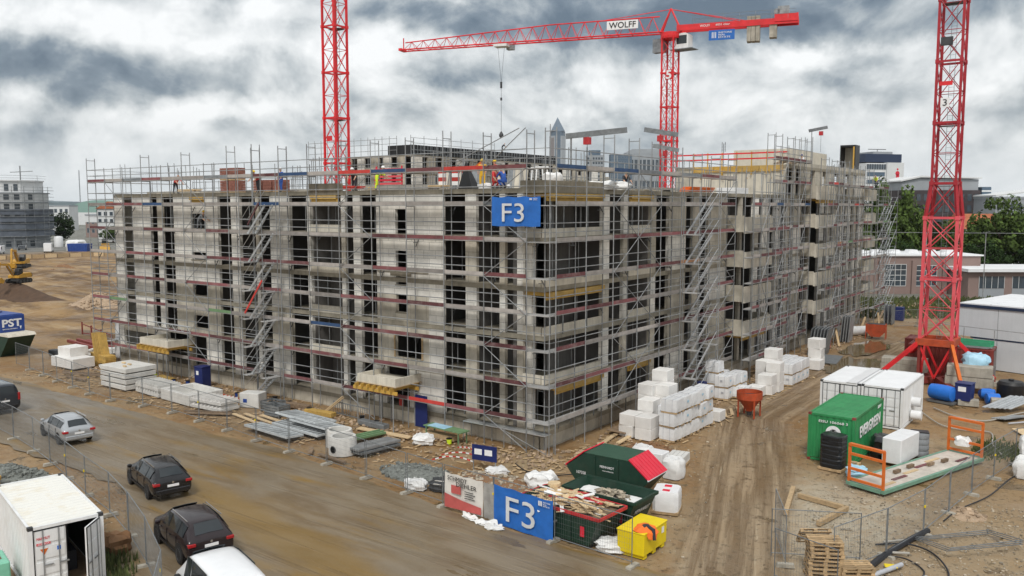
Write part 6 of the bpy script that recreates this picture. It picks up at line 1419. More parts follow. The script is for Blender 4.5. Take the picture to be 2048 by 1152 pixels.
# ------------------------------------------------------------------ stacks of wrapped blocks along the yard face
bp = random.Random(14)
PACK = [MB().box(-.5, .5, -.5, .5, .1, .82).mesh('wrap', 'block_white', bevel=.025), None]
def wrapped(seed):
    b = MB(); q = random.Random(seed); n = 5; vs = []
    for k, (sx, sz) in enumerate(((1, .1), (1.02, .3), (1.0, .6), (.98, .82))):
        for i in range(16):
            a = 2 * math.pi * i / 16; m_ = max(abs(math.cos(a)), abs(math.sin(a))); r_ = .49 / m_ * sx + q.uniform(-.012, .012); vs.append((r_ * math.cos(a), r_ * math.sin(a), sz + q.uniform(-.01, .01)))
    vs.append((0, 0, .83)); fs = [(k * 16 + i, k * 16 + (i + 1) % 16, (k + 1) * 16 + (i + 1) % 16, (k + 1) * 16 + i) for k in range(3) for i in range(16)] + [(48 + i, 48 + (i + 1) % 16, 64) for i in range(16)]
    return b.add(vs, fs).mesh('wrap', 'white_wrap')
WRAP = [wrapped(s) for s in range(3)]
PAL = MB().box(-.5, .5, -.48, -.36, 0, .1).box(-.5, .5, -.06, .06, 0, .1).box(-.5, .5, .36, .48, 0, .1).mesh('pallet', 'pallet_wood')
def pack(x, y, z, kind, label, group, s=(1, 1, 1), rz=0.):
    t = thing('block_pack', label, 'blocks', (x, y, z), rz + bp.gauss(0, .05), group)
    if kind:
        link('wrap', WRAP[bp.randrange(3)], t); link('pallet', PAL, t)
        for q in (-.22, .22): link('strap', cmesh('pstrap', lambda: MB().box(-.008, .008, -.512, .512, .1, .838).mesh('strap', 'pipe_grey')), t, (q, 0, 0))
        if bp.random() < .3: link('label', cmesh('plab', lambda: MB().box(-.09, .09, -.525, -.516, .45, .58).mesh('label', 'pipe_grey')), t, (bp.uniform(-.2, .2), 0, 0)); link('label', cmesh('plab2', lambda: MB().box(.516, .525, -.09, .09, .45, .58).mesh('label', 'blue_sheet')), t)
    else: link('blocks', PACK[0], t, (0, 0, -.1))
    t.scale = s
    return t
gA = 'wrapped packs of the first stack'; lA = 'film wrapped white block pack in the three high stack near the lidded skip'
for j in range(5):
    for k in range(3): pack(4.95 + bp.uniform(-.08, .08), 6.1 + j * 1.1 + bp.uniform(-.04, .04), k * .84, 1, lA, gA)
for j in range(3):
    for k in range(2): pack(3.75, 7.6 + j * 1.04, k * .84, 1, lA, gA)
gB = 'bare blocks of the first stack'; lB = 'bare white aerated block bundle in the stepped pile against the first wrapped stack'
for x, y, n in ((2.5, 5.7, 2), (3.6, 5.6, 2), (3.0, 7.0, 3), (2.4, 8.2, 4), (3.3, 8.6, 4), (2.6, 9.6, 5)):
    for k in range(n): pack(x, y, k * .72 * .95, 0, lB, gB, (1.02, 1.2, .95))
gC = 'wrapped packs before the yard stair'; lC = 'film wrapped white block pack in the pile between the yard stair and the orange hopper'
for x, y, n in ((2.1, 18.9, 3), (3.1, 18.2, 2), (3.2, 19.3, 2), (3.3, 20.4, 2), (4.1, 19.4, 1), (2.1, 20.0, 2)):
    for k in range(n): pack(x, y, k * .84, 1, lC, gC)
gD = 'bare blocks beyond the hopper'; lD = 'bare white aerated block bundle in the stepped pile beyond the orange hopper'
for x, y, n in ((4.6, 20.6, 1), (5.0, 21.7, 2), (5.1, 23.0, 3), (4.2, 23.4, 3), (4.4, 24.6, 4)):
    for k in range(n): pack(x, y, k * .72, 0, lD, gD, (1.05, 1.15, 1))
gE = 'wrapped packs farther along the drive'; lE = 'film wrapped white block pack in the long row farther along the drive'
for j in range(4):
    for k in range(2): pack(5.2, 25.6 + j * 1.05, k * .84, 1, lE, gE); pack(4.15, 26.0 + j * 1.05, k * .84, 1, lE, gE)
lF = 'bare white block bundle in the lone tall pile at the far end'
for x, y, n in ((4.9, 33.4, 1), (4.6, 34.6, 3)):
    for k in range(n): pack(x, y, k * .8, 0, lF, 'lone far block pile', (1.1, 1.2, 1.15))
pack(4.9, 12.2, 0, 0, 'single low white block bundle lying between the stack and the hopper', None, (1.3, 1.0, .9))
# orange hopper
def hopper(label, loc, m, s=1.0):
    t = thing('concrete_hopper', label, 'hopper', loc)
    part('drum', MB().lathe([(.85, 1.25), (.87, 1.25), (.87, 1.75), (.83, 1.75), (.83, 1.28), (.7, 1.3)], 22), m, t, smooth=True); part('cone', MB().lathe([(.87, 1.25), (.28, .62), (.24, .4), (.2, .4), (.8, 1.24)], 22), m, t, smooth=True)
    part('dark_inside', MB().lathe([(.001, 1.3), (.82, 1.45)], 20), 'steel_dark', t); part('spout', MB().lathe([(.16, .1), (.2, .42)], 12), 'steel_dark', t)
    for k in range(4):
        a = R(45 + 90 * k); x, y = .8 * math.cos(a), .8 * math.sin(a); rbar(t, 'leg', (x, y, 0), (x, y, 1.35), .09, .09, m)
    t.scale = (s, s, s); return t
hopper('orange concrete hopper on legs beside the drive', (6.5, 14.3, 0), 'orange_dull', .95)
h2 = thing('concrete_skip', 'square orange concrete skip on a frame at the far end of the drive', 'hopper', (4.8, 54.0, 0), R(8)); h2.scale = (.72, .72, .8)
part('box', MB().prism([(-1.3, 1.0), (-1.3, 1.9), (1.3, 1.9), (1.3, 1.0), (.6, .3), (-.6, .3)], -.8, .8, 'y'), 'orange_dull', h2); part('inside', MB().box(-1.2, 1.2, -.7, .7, 1.901, 1.92), 'steel_dark', h2)
for x in (-1.3, 1.3):
    for y in (-.8, .8): rbar(h2, 'leg', (x, y, 0), (x, y, 1.9), .1, .1, 'orange_dull')
# ------------------------------------------------------------------ material yard along the street face
def single(name, sz, m, loc, label, cat, rz=0., group=None, bevel=.015): return tag(cbox(None, name, sz, m, loc, rz, bevel), label, cat, group)
yq = random.Random(33)
for i, (x, y, sx, sy, z0, z1) in enumerate(((-46.2, -3.6, 3.4, 1.9, .12, .95), (-46.9, -3.2, 1.9, 1.6, .951, 1.7))):
    single('insulation_pack', (sx, sy, z1 - z0), 'block_white', (x, y, z0), ('long low white insulation pack in the fenced yard', 'short white insulation pack lying on the long low one')[i], 'insulation', R(3))
for i in range(3): single('timber_skid', (3.0, .12, .12), 'wood_old', (-46.2, -4.2 + i * .6, 0), 'dark timber skid under the white insulation pack', 'timber', R(3), 'skids under the insulation pack')
for i in range(8): single('wall_panel', (3.4, .9, .11), 'formply', (-45.0 + yq.uniform(-.06, .06), -1.6, .1 + i * .115), 'yellow formwork board in the flat stack by the leaning boards', 'board', R(-8), 'yellow boards stacked flat')
for i in range(5):
    t = thing('formwork_board', 'yellow formwork board leaning upright against the scaffold', 'board', (-45.0 + i * .22, -1.9 + i * .05, .02), R(80 + i * 2), 'yellow boards leaning upright'); o = part('board', MB().box(-.35, .35, -.04, .04, 0, 2.9), 'formply', t); o.rotation_euler = (R(-16), 0, 0)
t = thing('wrapped_bale', 'white wrapped material stack behind the west scaffold corner', 'bale', (-46.2, 1.6, 0)); part('lower', MB().box(-1.1, 1.1, -.9, .9, .1, 1.9), 'white_wrap', t, bevel=.05); part('upper', MB().box(-1.05, 1.05, -.85, .85, 1.95, 3.5), 'white_wrap', t, bevel=.05)
for k in range(4):
    t = thing('precast_slab', 'thick precast concrete slab in the bearer stack by the fence', 'slab', (-35.0, -4.9, .1 + k * .42), R(1.5 * (k % 2)), 'precast slabs stacked on bearers'); part('slab', MB().box(-1.75, 1.75, -1.25, 1.25, 0, .33), 'precast', t, bevel=.02)
    for x in (-1.2, 1.2): part('bearer', MB().box(x - .06, x + .06, -1.2, 1.2, -.09, -.001), 'wood_old', t)
for x, y in ((-35.6, -4.9), (-34.6, -5.0), (-34.2, -5.6)): single('timber_block', (.35, .14, .12), 'wood_new', (x, y, 1.70), 'short timber block lying on the precast slab stack', 'timber', yq.uniform(-.5, .5), 'timber blocks on the slab stack')
for k in range(2):
    t = thing('ribbed_slab', 'pale ribbed concrete stair unit lying beside the slab stack', 'slab', (-30.9, -4.9, .08 + k * .42), R(-4), 'ribbed units by the slab stack')
    part('slab', MB().box(-1.7, 1.7, -.9, .9, 0, .22), 'precast', t)
    for i in range(9): part('rib', MB().prism([(-.12, 0), (.12, 0), (.12, .16), (.0, .16)], -.88, .88, 'y'), 'precast', t, (-1.5 + i * .37, 0, .221))
t = thing('precast_opening_unit', 'pale concrete frame with open middle lying in the yard', 'slab', (-27.0, -4.7, .05), R(-3))
for a, b, c, d in ((-1.9, 1.9, -1.3, -1.0), (-1.9, 1.9, 1.0, 1.3), (-1.9, -1.55, -.999, .999), (1.55, 1.9, -.999, .999)): part('frame_beam', MB().box(a, b, c, d, 0, .75), 'precast', t, bevel=.02)
part('base', MB().box(-1.54, 1.54, -.99, .99, 0, .2), 'precast', t)
for k in range(2):
    t = thing('stair_flight', 'precast stair flight with white steps lying flat near the fence', 'stairs', (-23.4, -5.3, .1 + k * .42), R(4), 'stair flights lying flat')
    part('slab', MB().box(-1.6, 1.6, -.75, .75, 0, .18), 'precast', t)
    for i in range(8): part('step', MB().prism([(-.18, 0), (.18, 0), (.18, .17)], -.73, .73, 'y'), 'block_white', t, (-1.35 + i * .38, 0, .181))
t = thing('concrete_box', 'pale concrete box unit with a blue mark at the end of the precast row', 'block', (-21.9, -3.3, 0), R(20)); part('shell', MB().box(-.75, .75, -.5, .5, 0, 1.0), 'precast', t, bevel=.03); part('blue_mark', MB().box(-.45, -.15, -.515, -.5, .35, .6), 'blue', t)
t = thing('portable_toilet', 'dark blue cabin with a white notice standing at the street face', 'cabin', (-30.2, -1.7, 0), R(8))
part('body', MB().box(-.42, .42, -.42, .42, .05, 1.55), 'blue_dark', t, bevel=.03); part('roof', MB().box(-.45, .45, -.45, .45, 1.551, 1.63), 'blue_dark', t, bevel=.02); part('notice', MB().box(-.2, .05, -.432, -.42, 1.0, 1.3), 'white_sign', t)
def crate(label, loc, rz=0., m='galv_dark', sz=(1.3, .95, .75)):
    t = thing('mesh_crate', label, 'crate', loc, rz); a, b, h = sz[0] / 2, sz[1] / 2, sz[2]
    for sx in (-1, 1):
        for sy in (-1, 1): rbar(t, 'post', (sx * a, sy * b, 0), (sx * a, sy * b, h), .06, .06, m)
    for k in range(4):
        z = .14 + k * (h - .2) / 3
        for s in (-1, 1): part('side_plate', MB().box(-a, a, min(s * b, s * (b - .02)), max(s * b, s * (b - .02)), z - .07, z + .06), m, t); part('side_plate', MB().box(min(s * a, s * (a - .02)), max(s * a, s * (a - .02)), -b + .021, b - .021, z - .07, z + .06), m, t)
    part('floor', MB().box(-a + .03, a - .03, -b + .03, b - .03, .08, .1), m, t); return t
crate('grey steel crate of couplers below the stair tower', (-18.4, -4.0, 0), R(4)); crate('second grey steel crate tucked behind the first below the stair tower', (-19.6, -3.4, 0), R(4))
def ladder_frame(label, loc, rz, L, W, n, tilt=0., m='galv', group=None):
    t = thing('wall_form', label, 'formwork', loc, rz, group)
    for s in (-1, 1): part('edge_beam', MB().box(-L / 2, L / 2, s * W / 2 - .05, s * W / 2 + .05, 0, .13), 'rib_grey', t)
    for i in range(n):
        x = -L / 2 + .05 + i * (L - .1) / (n - 1); part('rib', MB().box(x - .06, x + .06, -W / 2 + .036, W / 2 - .036, .01, .12), 'rib_grey', t)
    part('facing', MB().box(-L / 2, L / 2, -W / 2, W / 2, -.025, -.001), 'steel_dark', t); t.rotation_euler = (tilt, 0, rz); return t
ladder_frame('galvanised ribbed wall form lying near the fence', (-14.7, -7.2, .25), R(-4), 4.4, 1.1, 10, R(-4))
ladder_frame('wide galvanised ribbed wall form in the middle of the yard, right half', (-12.9, -5.3, .55), R(-4), 4.0, 1.3, 10, R(-5)); ladder_frame('wide galvanised ribbed wall form in the middle of the yard, left half', (-14.9, -4.6, .5), R(-4), 4.2, 1.5, 10, R(-5))
ladder_frame('lower galvanised ribbed form underneath the wide pair', (-13.8, -5.2, .22), R(-4), 4.6, 2.2, 12)
def ring(label, loc, r=.78, h=1.0, hole=True):
    t = thing('manhole_ring', label, 'concrete ring', loc)
    part('ring', MB().lathe([(r * .82, 0), (r, 0), (r, h * .8), (r * .93, h), (r * .72, h), (r * .72, .05), (r * .82, 0)], 28), 'precast', t, smooth=True)
    if hole: part('pipe_socket', MB().lathe([(.17, 0), (.2, 0), (.2, .06), (.17, .06), (.15, 0)], 16, c=(0, 0, 0), axis='y'), 'steel_dark', t, (.06, -r - .02, .38)); part('pipe_bore', MB().lathe([(.001, .0), (.16, .0)], 14, axis='y'), 'black', t, (.06, -r - .012, .38))
    return t
ring('grey concrete manhole ring with a round pipe hole', (-8.55, -7.25, 0)); ring('plain grey concrete manhole ring behind the holed one', (-9.9, -6.3, 0), .78, .95, False)
def tubes_stack(label, x0, x1, y, z, n, m, r=.05, rows=2, cat='tube', rz=0., group=None, pitch=None):
    for k in range(rows):
        for i in range(n - k):
            o = bar(None, 'steel_tube', (x0 + yq.uniform(-.1, .1), y + (i + k / 2) * (pitch or r * 2.1), z + r + k * r * 1.8), (x1 + yq.uniform(-.1, .1), y + (i + k / 2) * (pitch or r * 2.1) + (x1 - x0) * rz, z + r + k * r * 1.8), r, m, 7); tag(o, label, cat, group)
for i in range(6): single('steel_waler', (.16, 2.9, .14), 'galv', (-7.9 + i * .19, -6.0, .35), 'galvanised steel waler on the bearers next to the concrete rings', 'beam', R(-8), 'walers next to the rings')
for i in range(6): single('steel_waler', (.16, 2.7, .14), 'galv_dark', (-7.8 + i * .19, -6.0, .16), 'dark steel waler lying under the galvanised ones', 'beam', R(-8), 'dark walers under the galvanised ones')
for i in range(5): single('trench_plank', (.14, 2.5, .14), 'toe_green', (-9.9 + i * .17, -4.7, .2 + .05 * (i % 2)), 'greenish steel plank behind the concrete rings', 'beam', R(-10), 'steel planks behind the rings')
pl = [(-20.9, -5.6, -16.4, -6.4, 'wood_new'), (-20.2, -5.2, -15.6, -5.9, 'wood_new'), (-18.9, -4.9, -15.0, -5.4, 'wood_new'), (-17.6, -2.7, -13.4, -3.2, 'wood_new'), (-17.9, -3.0, -13.6, -3.45, 'wood_new'), (-17.4, -2.9, -13.2, -3.4, 'wood'), (-11.6, -3.1, -7.6, -2.8, 'wood_new'), (-11.5, -3.4, -7.4, -3.1, 'wood_new'), (-31.6, -2.4, -26.6, -2.9, 'wood'), (-29.5, -2.2, -25.2, -2.6, 'wood_old'),
      (-27.2, -2.6, -24.0, -2.9, 'orange_dull'), (-24.0, -7.2, -21.0, -5.6, 'wood_old'), (-23.6, -7.3, -20.9, -5.8, 'wood_old'), (-9.2, -8.4, -6.9, -8.6, 'wood_old'), (-10.4, -7.9, -9.6, -8.7, 'wood_old'), (-44.6, -5.2, -40.8, -3.8, 'wood_old'), (-43.8, -5.6, -40.2, -4.3, 'wood_old'), (-42.0, -6.2, -39.3, -6.0, 'wood_old')]
for i, (x0, y0, x1, y1, m) in enumerate(pl):
    tag(rbar(None, 'timber_plank', (x0, y0, .09 + .03 * (i % 3)), (x1, y1, .09 + .03 * (i % 3)), .24, .06, m), ('pale timber plank lying loose in the material yard' if m == 'wood_new' else 'weathered timber plank lying loose in the material yard'), 'plank', 'pale planks in the yard' if m == 'wood_new' else 'weathered planks in the yard')
for i, (a, b) in enumerate((((-16.4, -1.9, .05), (-14.9, -1.5, 1.3)), ((-16.2, -2.0, .05), (-14.7, -1.6, 1.25)))): tag(rbar(None, 'timber_plank', a, b, .2, .05, 'wood_new'), 'pale plank propped up against the plinth below the loggia', 'plank', 'planks propped on the plinth')
def heap(name, label, cx, cy, rx, ry, h, m, seed, stones=0, sm='stones', cat='heap'):
    b = MB(); n, k = 36, 9; vs = [(cx, cy, h * .97)]
    for j in range(1, k + 1):
        f = j / k
        for i in range(n):
            a = 2 * math.pi * i / n; q = f * (1 + .25 * N(math.cos(a), math.sin(a), 1.2, seed)); z = h * (1 - f * f * (3 - 2 * f)) + h * .14 * N(math.cos(a) * f * 5, math.sin(a) * f * 5, 1, seed + 2) * (1 - f)
            vs.append((cx + rx * q * math.cos(a), cy + ry * q * math.sin(a), z - (.08 if j == k else 0)))
    fs = [(0, 1 + i, 1 + (i + 1) % n) for i in range(n)] + [(1 + j * n + i, 1 + (j + 1) * n + i, 1 + (j + 1) * n + (i + 1) % n, 1 + j * n + (i + 1) % n) for j in range(k - 1) for i in range(n)]
    t = thing(name, label, cat); part('heap', b.add(vs, fs), m, t, smooth=True)
    if stones:
        q = random.Random(seed); s = MB()
        for i in range(stones):
            a = q.uniform(0, 6.28); f = q.random() ** .6; z = h * (1 - f * f * (3 - 2 * f)); r_ = q.uniform(.03, .11) * (1.6 if name == 'rubble_heap' else 1)
            s.obox((cx + rx * f * math.cos(a), cy + ry * f * math.sin(a), z), (r_ * 2, r_ * 1.5, r_), Matrix.Rotation(q.uniform(0, 6), 3, 'Z') @ Matrix.Rotation(q.uniform(0, 1), 3, 'X'))
        o = part('stones', s, sm, t); o['kind'] = 'stuff'
heap('gravel_heap', 'heap of grey crushed stone by the stacked yellow boards', -18.4, -20.6, 2.6, 1.9, .8, 'gravel_pile', 3, 700, 'gravel_pile')
heap('soil_heap', 'low dark heap of wet grit behind the mesh fence', -2.8, -7.4, 2.3, 1.4, .35, 'gravel_pile', 5, 200, 'gravel_pile')
heap('soil_heap', 'reddish brown sand heap in front of the first block stack', 5.0, 3.6, 1.7, 1.0, .4, 'sand', 6, 60, 'sand')
heap('rubble_heap', 'pale rubble heap in the excavation', -88, 20.6, 6.5, 3.2, 1.9, 'rubble', 8, 420, 'rubble')
heap('soil_heap', 'dark bank of dug soil below the excavator', -114, 19.5, 18, 4.2, 2.3, mat('dark_soil', (.085, .05, .03), .95, var=.25, scale=1, bump=.7, bscale=4), 9, 0)
heap('soil_heap', 'small heap of stony soil behind the fence by the hoses', 20.9, 2.8, .9, .8, .3, 'rubble', 12, 60, 'rubble')
heap('soil_heap', 'brown heap of soil beside the driveway under the tapes', 1.6, -5.9, 2.6, 1.1, .25, 'sand', 13, 160, 'stones')
t = thing('tarp_bundle', 'dark tarpaulin bundle with red and white tape behind the white banner', 'tarpaulin', (.4, -8.3, 0), R(20)); part('tarp', sackmesh(2.0, 1.1, .5, 41, .3), 'steel_dark', t, smooth=True)
for i in range(2): part('tape', MB().box(-.8, .8, -.56 + i * .2, -.5 + i * .2, .38 + i * .1, .4 + i * .1), 'banner_white', t)
t = thing('notice_board', 'dark blue notice board with two white sheets on legs', 'board', (-.2, -5.1, 0), R(10)); part('panel', MB().box(-.72, .72, -.03, .03, .55, 1.35), 'blue_dark', t)
for x in (-.35, .25): part('sheet', MB().box(x - .22, x + .22, -.042, -.031, .85, 1.15), 'white_sign', t)
for x in (-.65, .65): bar(t, 'leg', (x, 0, 0), (x, 0, .6), .03, 'galv')
for i, (a, b) in enumerate((((-3.6, -4.6), (-.8, -4.4)), ((-3.8, -3.0), (-.9, -4.3)), ((-3.4, -5.6), (-.9, -5.1)))):
    t = thing('barrier_tape', 'red and white barrier tape strung near the blue notice board', 'tape', (0, 0, 0), 0, 'tapes near the notice board'); n = 12
    for k in range(n):
        f, g_ = k / n, (k + 1) / n; za = .35 + .25 * math.sin(f * 3.1) - .2 * (1 - f); zb = .35 + .25 * math.sin(g_ * 3.1) - .2 * (1 - g_)
        rbar(t, 'stripe', (a[0] + (b[0] - a[0]) * f, a[1] + (b[1] - a[1]) * f, za), (a[0] + (b[0] - a[0]) * g_, a[1] + (b[1] - a[1]) * g_, zb), .01, .07, 'white_sign' if k % 2 else 'toe_bright')
t = thing('trestle_table', 'green trestle table with glass panes at the foot of the street face', 'table', (-5.6, -1.9, 0), R(-3)); part('top', MB().box(-1.5, 1.5, -.4, .4, .72, .78), 'toe_green', t); part('pane', MB().box(-1.2, .2, -.35, .35, .781, .8), 'blue_sheet', t)
for x in (-1.3, 1.3):
    for y in (-.35, .35): rbar(t, 'leg', (x, y, 0), (x, y, .72), .06, .06, 'toe_green')
t = thing('steel_grating', 'grey steel lattice frame leaning on the plinth beside the doorway canopy', 'frame', (-14.3, -1.5, .1), R(-3))
for z in (0, .75): bar(t, 'chord', (-1.6, 0, z), (2.0, 0, z), .035, 'galv_dark')
for i in range(18): bar(t, 'bar', (-1.6 + i * .21, 0, 0), (-1.6 + i * .21, 0, .75), .018, 'galv_dark', 5)
single('door_panel', (1.0, .06, 2.0), 'blue_dark', (-8.85, -.5, 0), 'dark blue door panel leaning beside the doorway canopy', 'panel')
single('fire_extinguisher_board', (.35, .08, .7), 'toe_bright', (-10.9, -.14, 1.0), 'red sign board hanging in the doorway', 'sign')
# flat boards near the corner on the yard side
for i, (x, y, rz, m) in enumerate(((2.3, 2.2, 100, 'wood_new'), (2.9, 3.4, 96, 'wood_new'), (1.9, 4.6, 98, 'wood'), (2.4, -.4, 75, 'wood_new'))): tag(rbar(None, 'timber_plank', (x, y, .08), (x + 2.6 * math.cos(R(rz)), y + 2.6 * math.sin(R(rz)), .08), .28, .06, m), 'pale plank on the ground near the corner scaffold', 'plank', 'planks near the corner')
single('plywood_sheet', (1.3, 2.5, .06), 'wood_old', (1.9, 6.2, .2), 'weathered plywood sheet lying at the foot of the corner loggia', 'board', R(-4)); single('brick_piece', (.5, .3, .12), 'brick_red', (1.9, 6.0, .27), 'small brick piece lying on the weathered plywood sheet', 'brick', .4)
for i in range(6): tag(rbar(None, 'timber_plank', (5.2 + i * .12, 11.4 + i * .8, .07), (4.3 + i * .18, 13.2 + i * .7, .07), .2, .05, 'wood_new'), 'short pale plank strewn round the orange hopper', 'plank', 'planks round the hopper')
# ------------------------------------------------------------------ yard east of the drive
t = thing('wrapped_pallet', 'tall black wrapped pallet standing before the green container', 'pallet', (14.2, 6.1, 0), R(-6)); part('pallet', MB().box(-.62, .62, -.5, .5, 0, .13), 'pallet_wood', t)
for k in range(7): part('layer', sackmesh(1.15, .95, .256, 50 + k, .05, bulge=.025, sq=.9), 'black_wrap', t, (0, 0, .13 + k * .245), smooth=True)
t = thing('firewood_stack', 'short timber offcuts stacked beside the black wrapped pallet', 'timber', (15.1, 6.3, 0))
for i in range(16): bar(t, 'offcut', (yq.uniform(-.25, .35), -.35 + .12 * (i % 5), .1 + .16 * (i // 5)), (yq.uniform(-.25, .35) + .45, -.3 + .12 * (i % 5), .1 + .16 * (i // 5)), .06, 'wood', 7)
sackobj('black tarpaulin heap by the green container side', (15.7, 9.9, 0), (1.0, 1.6, 1.2), 61, .2, .3, 'black_wrap', False, 'tarpaulin')
single('white_crate', (1.0, 2.6, 1.35), 'white_wrap', (16.7, 9.7, .12), 'white wrapped crate beside the grey tyre rolls', 'crate', R(-8), None, .04)
for k in range(4): tag(part('tyre_roll', MB().lathe([(.18, 0), (.42, 0), (.45, .06), (.45, .26), (.42, .32), (.18, .32), (.18, 0)], 22), 'tyre_grey', None, (17.35, 11.35, .02 + k * .325), smooth=True), 'grey ribbed roll in the column beside the white crate', 'roll', 'column of grey rolls')
single('steel_plate', (.9, .6, .05), 'black', (17.3, 11.4, 1.33), 'dark steel plate lying on the column of grey rolls', 'plate', .3)
sackobj('small clear plastic bundle of fittings beside the trestle frame', (15.5, 5.6, 0), (.9, .7, .5), 66, .4, .3, 'blue_sheet', False, 'bundle')
# formwork transport bed with orange end frames
t = thing('transport_bed', 'long pale steel bed with mint edges and upright orange end frames', 'trailer bed', (17.95, 7.85, 0), R(71.5))
part('deck', MB().box(-4.5, 4.5, -.85, .85, .16, .26), 'deck_pale', t)
for s in (-1, 1): part('edge_beam', MB().box(-4.7, 4.7, min(s * .86, s * 1.02), max(s * .86, s * 1.02), .1, .27), 'deck_mint', t); part('end_beam', MB().box(min(s * 4.55, s * 4.75), max(s * 4.55, s * 4.75), -.855, .855, .1, .27), 'deck_mint', t)
for i in range(6): part('plank', MB().box(-4.2 + i * 1.4, -3.0 + i * 1.4, -.6 + .22 * (i % 5), -.42 + .22 * (i % 5), .261, .30), 'toe_red' if i % 2 else 'wood_new', t)
for i, (x, y) in enumerate(((2.2, -.2), (-1.6, .2), (-.2, .3), (1.0, -.1))): part('wood_block', MB().box(x - .25, x + .25, y - .08, y + .08, .301, .45), 'wood_old', t)
for x in (-4.62, 4.62):
    f = link('end_frame', None, t, (x, 0, .3))
    for s in (-1, 1): rbar(f, 'upright', (0, s * .9, -.03), (0, s * .9, 1.85), .11, .11, 'orange')
    for z in (.1, .62, 1.35, 1.82): rbar(f, 'crossbar', (0, -.9, z), (0, .9, z), .10 if z < 1.7 else .2, .12, 'orange')
sackobj('white plastic bag hanging in the far orange end frame', (19.3, 12.3, .7), (.7, .5, .45), 71, 0, .3, straps=False)
# timber beams on the ground
for i, (a, b) in enumerate((((13.65, 1.5), (14.5, -2.1)), ((14.2, .6), (16.45, .15)), ((16.5, .2), (16.05, -2.5)))): tag(rbar(None, 'timber_beam', (*a, .11), (*b, .11), .2, .2, 'wood'), 'squared timber beam lying on the pale crusher run', 'beam', 'squared beams on the crusher run')
# pallets
def pallet_mesh():
    b = MB()
    for i in range(5): b.box(-.6, .6, -.4 + i * .175, -.3 + i * .175, .122, .144)
    for x in (-.55, 0, .55): b.box(x - .05, x + .05, -.4, .4, .1, .121)
    for y in (-.35, 0, .35):
        for x in (-.53, 0, .53): b.box(x - .07, x + .07, y - .05, y + .05, .022, .1)
        b.box(-.6, .6, y - .05, y + .05, 0, .021)
    return b
PALM = []
def pallet(loc, rz, label, group, tilt=None):
    t = thing('pallet', label, 'pallet', loc, rz, group)
    me = cmesh('pboard', lambda: MB().box(-.6, .6, -.05, .05, 0, .022).mesh('board', 'pallet_wood')); mc = cmesh('pcross', lambda: MB().box(-.05, .05, -.4, .4, 0, .021).mesh('cross_board', 'pallet_wood')); mk = cmesh('pblk', lambda: MB().box(-.07, .07, -.05, .05, 0, .078).mesh('block', 'pallet_wood'))
    for i in range(5): link('board', me, t, (0, -.35 + i * .175, .122))
    for x in (-.55, 0, .55): link('cross_board', mc, t, (x, 0, .1))
    for y in (-.35, 0, .35):
        link('runner', me, t, (0, y, 0))
        for x in (-.53, 0, .53): link('block', mk, t, (x, y, .022))
    if tilt: t.rotation_euler = tilt
for k in range(10): pallet((17.75 + yq.uniform(-.05, .05), -7.45 + yq.uniform(-.05, .05), k * .148 - .02), R(30) + yq.gauss(0, .04), 'wooden pallet in the tall stack behind the loose fence panel', 'pallets in the tall stack')
pallet((16.9, -5.9, .8), 0, 'wooden pallet leaning against the tall pallet stack', None, (R(-52), 0, R(35)))
for k in range(4): pallet((18.75 + yq.uniform(-.05, .05), -7.0, k * .148 - .02), R(36), 'wooden pallet in the low stack beside the tall one', 'pallets in the low stack')
# hoses and pipes
def hose(label, pts, r, m, closed=False, cat='hose', name='hose'):
    P_ = [Vector(p) for p in pts]; out_ = []
    for i in range(len(P_) - 1):
        p0, p1, p2, p3 = P_[max(i - 1, 0)], P_[i], P_[i + 1], P_[min(i + 2, len(P_) - 1)]
        for k in range(8):
            t_ = k / 8; out_.append(.5 * ((2 * p1) + (p2 - p0) * t_ + (2 * p0 - 5 * p1 + 4 * p2 - p3) * t_ * t_ + (3 * p1 - p0 - 3 * p2 + p3) * t_ ** 3))
    out_.append(P_[-1]); solo(name, MB().path(out_, r, 7), m, label, cat, smooth=True)
hose('black hose looping over the churned soil', [(18.6, -3.4, .1), (19.6, -2.6, .1), (20.6, -3.0, .12), (21.4, -4.4, .1), (21.5, -5.8, .1), (20.6, -6.6, .1), (19.6, -6.3, .1)], .035, 'hose')
hose('inner black hose loop over the churned soil', [(19.0, -4.4, .1), (19.9, -4.2, .1), (20.7, -5.0, .1), (20.6, -6.0, .1), (19.8, -6.4, .1)], .03, 'hose')
hose('thick black drain hose running beneath the fence', [(18.6, -8.6, .12), (18.9, -6.4, .12), (19.2, -4.2, .12), (19.6, -2.2, .12), (20.0, -.6, .12)], .13, 'hose')
hose('thin dark cable lying along the fence on the right', [(20.3, 1.2, .06), (20.6, 3.2, .06), (21.4, 6.0, .06), (21.9, 9.6, .06), (22.6, 12.4, .06)], .03, 'hose', cat='cable', name='cable')
hose('pale hose crossing the ground toward the orange frame', [(15.3, 22.2, .06), (17.0, 19.2, .06), (18.4, 18.6, .06), (19.8, 18.9, .06), (20.3, 16.0, .06), (21.0, 14.0, .06)], .04, 'cable_pale')
hose('second pale hose snaking near the crane foot', [(15.8, 23.8, .06), (17.5, 22.0, .06), (19.2, 22.0, .06), (20.6, 25.4, .06), (22.6, 29.0, .06), (24, 29.4, .06)], .045, 'cable_pale')
hose('grey hose curling beside the aluminium boards', [(20.4, 22.0, .06), (21.6, 23.6, .06), (23.4, 26.4, .06), (23.0, 29.4, .08), (24.6, 31.4, .06)], .05, 'pipe_grey')
hose('black cable running from the corner to the lidded skip', [(.4, -3.2, .05), (1.6, -3.9, .05), (2.9, -3.9, .05), (4.2, -2.6, .05), (5.0, -2.7, .05)], .03, 'hose', cat='cable', name='cable')
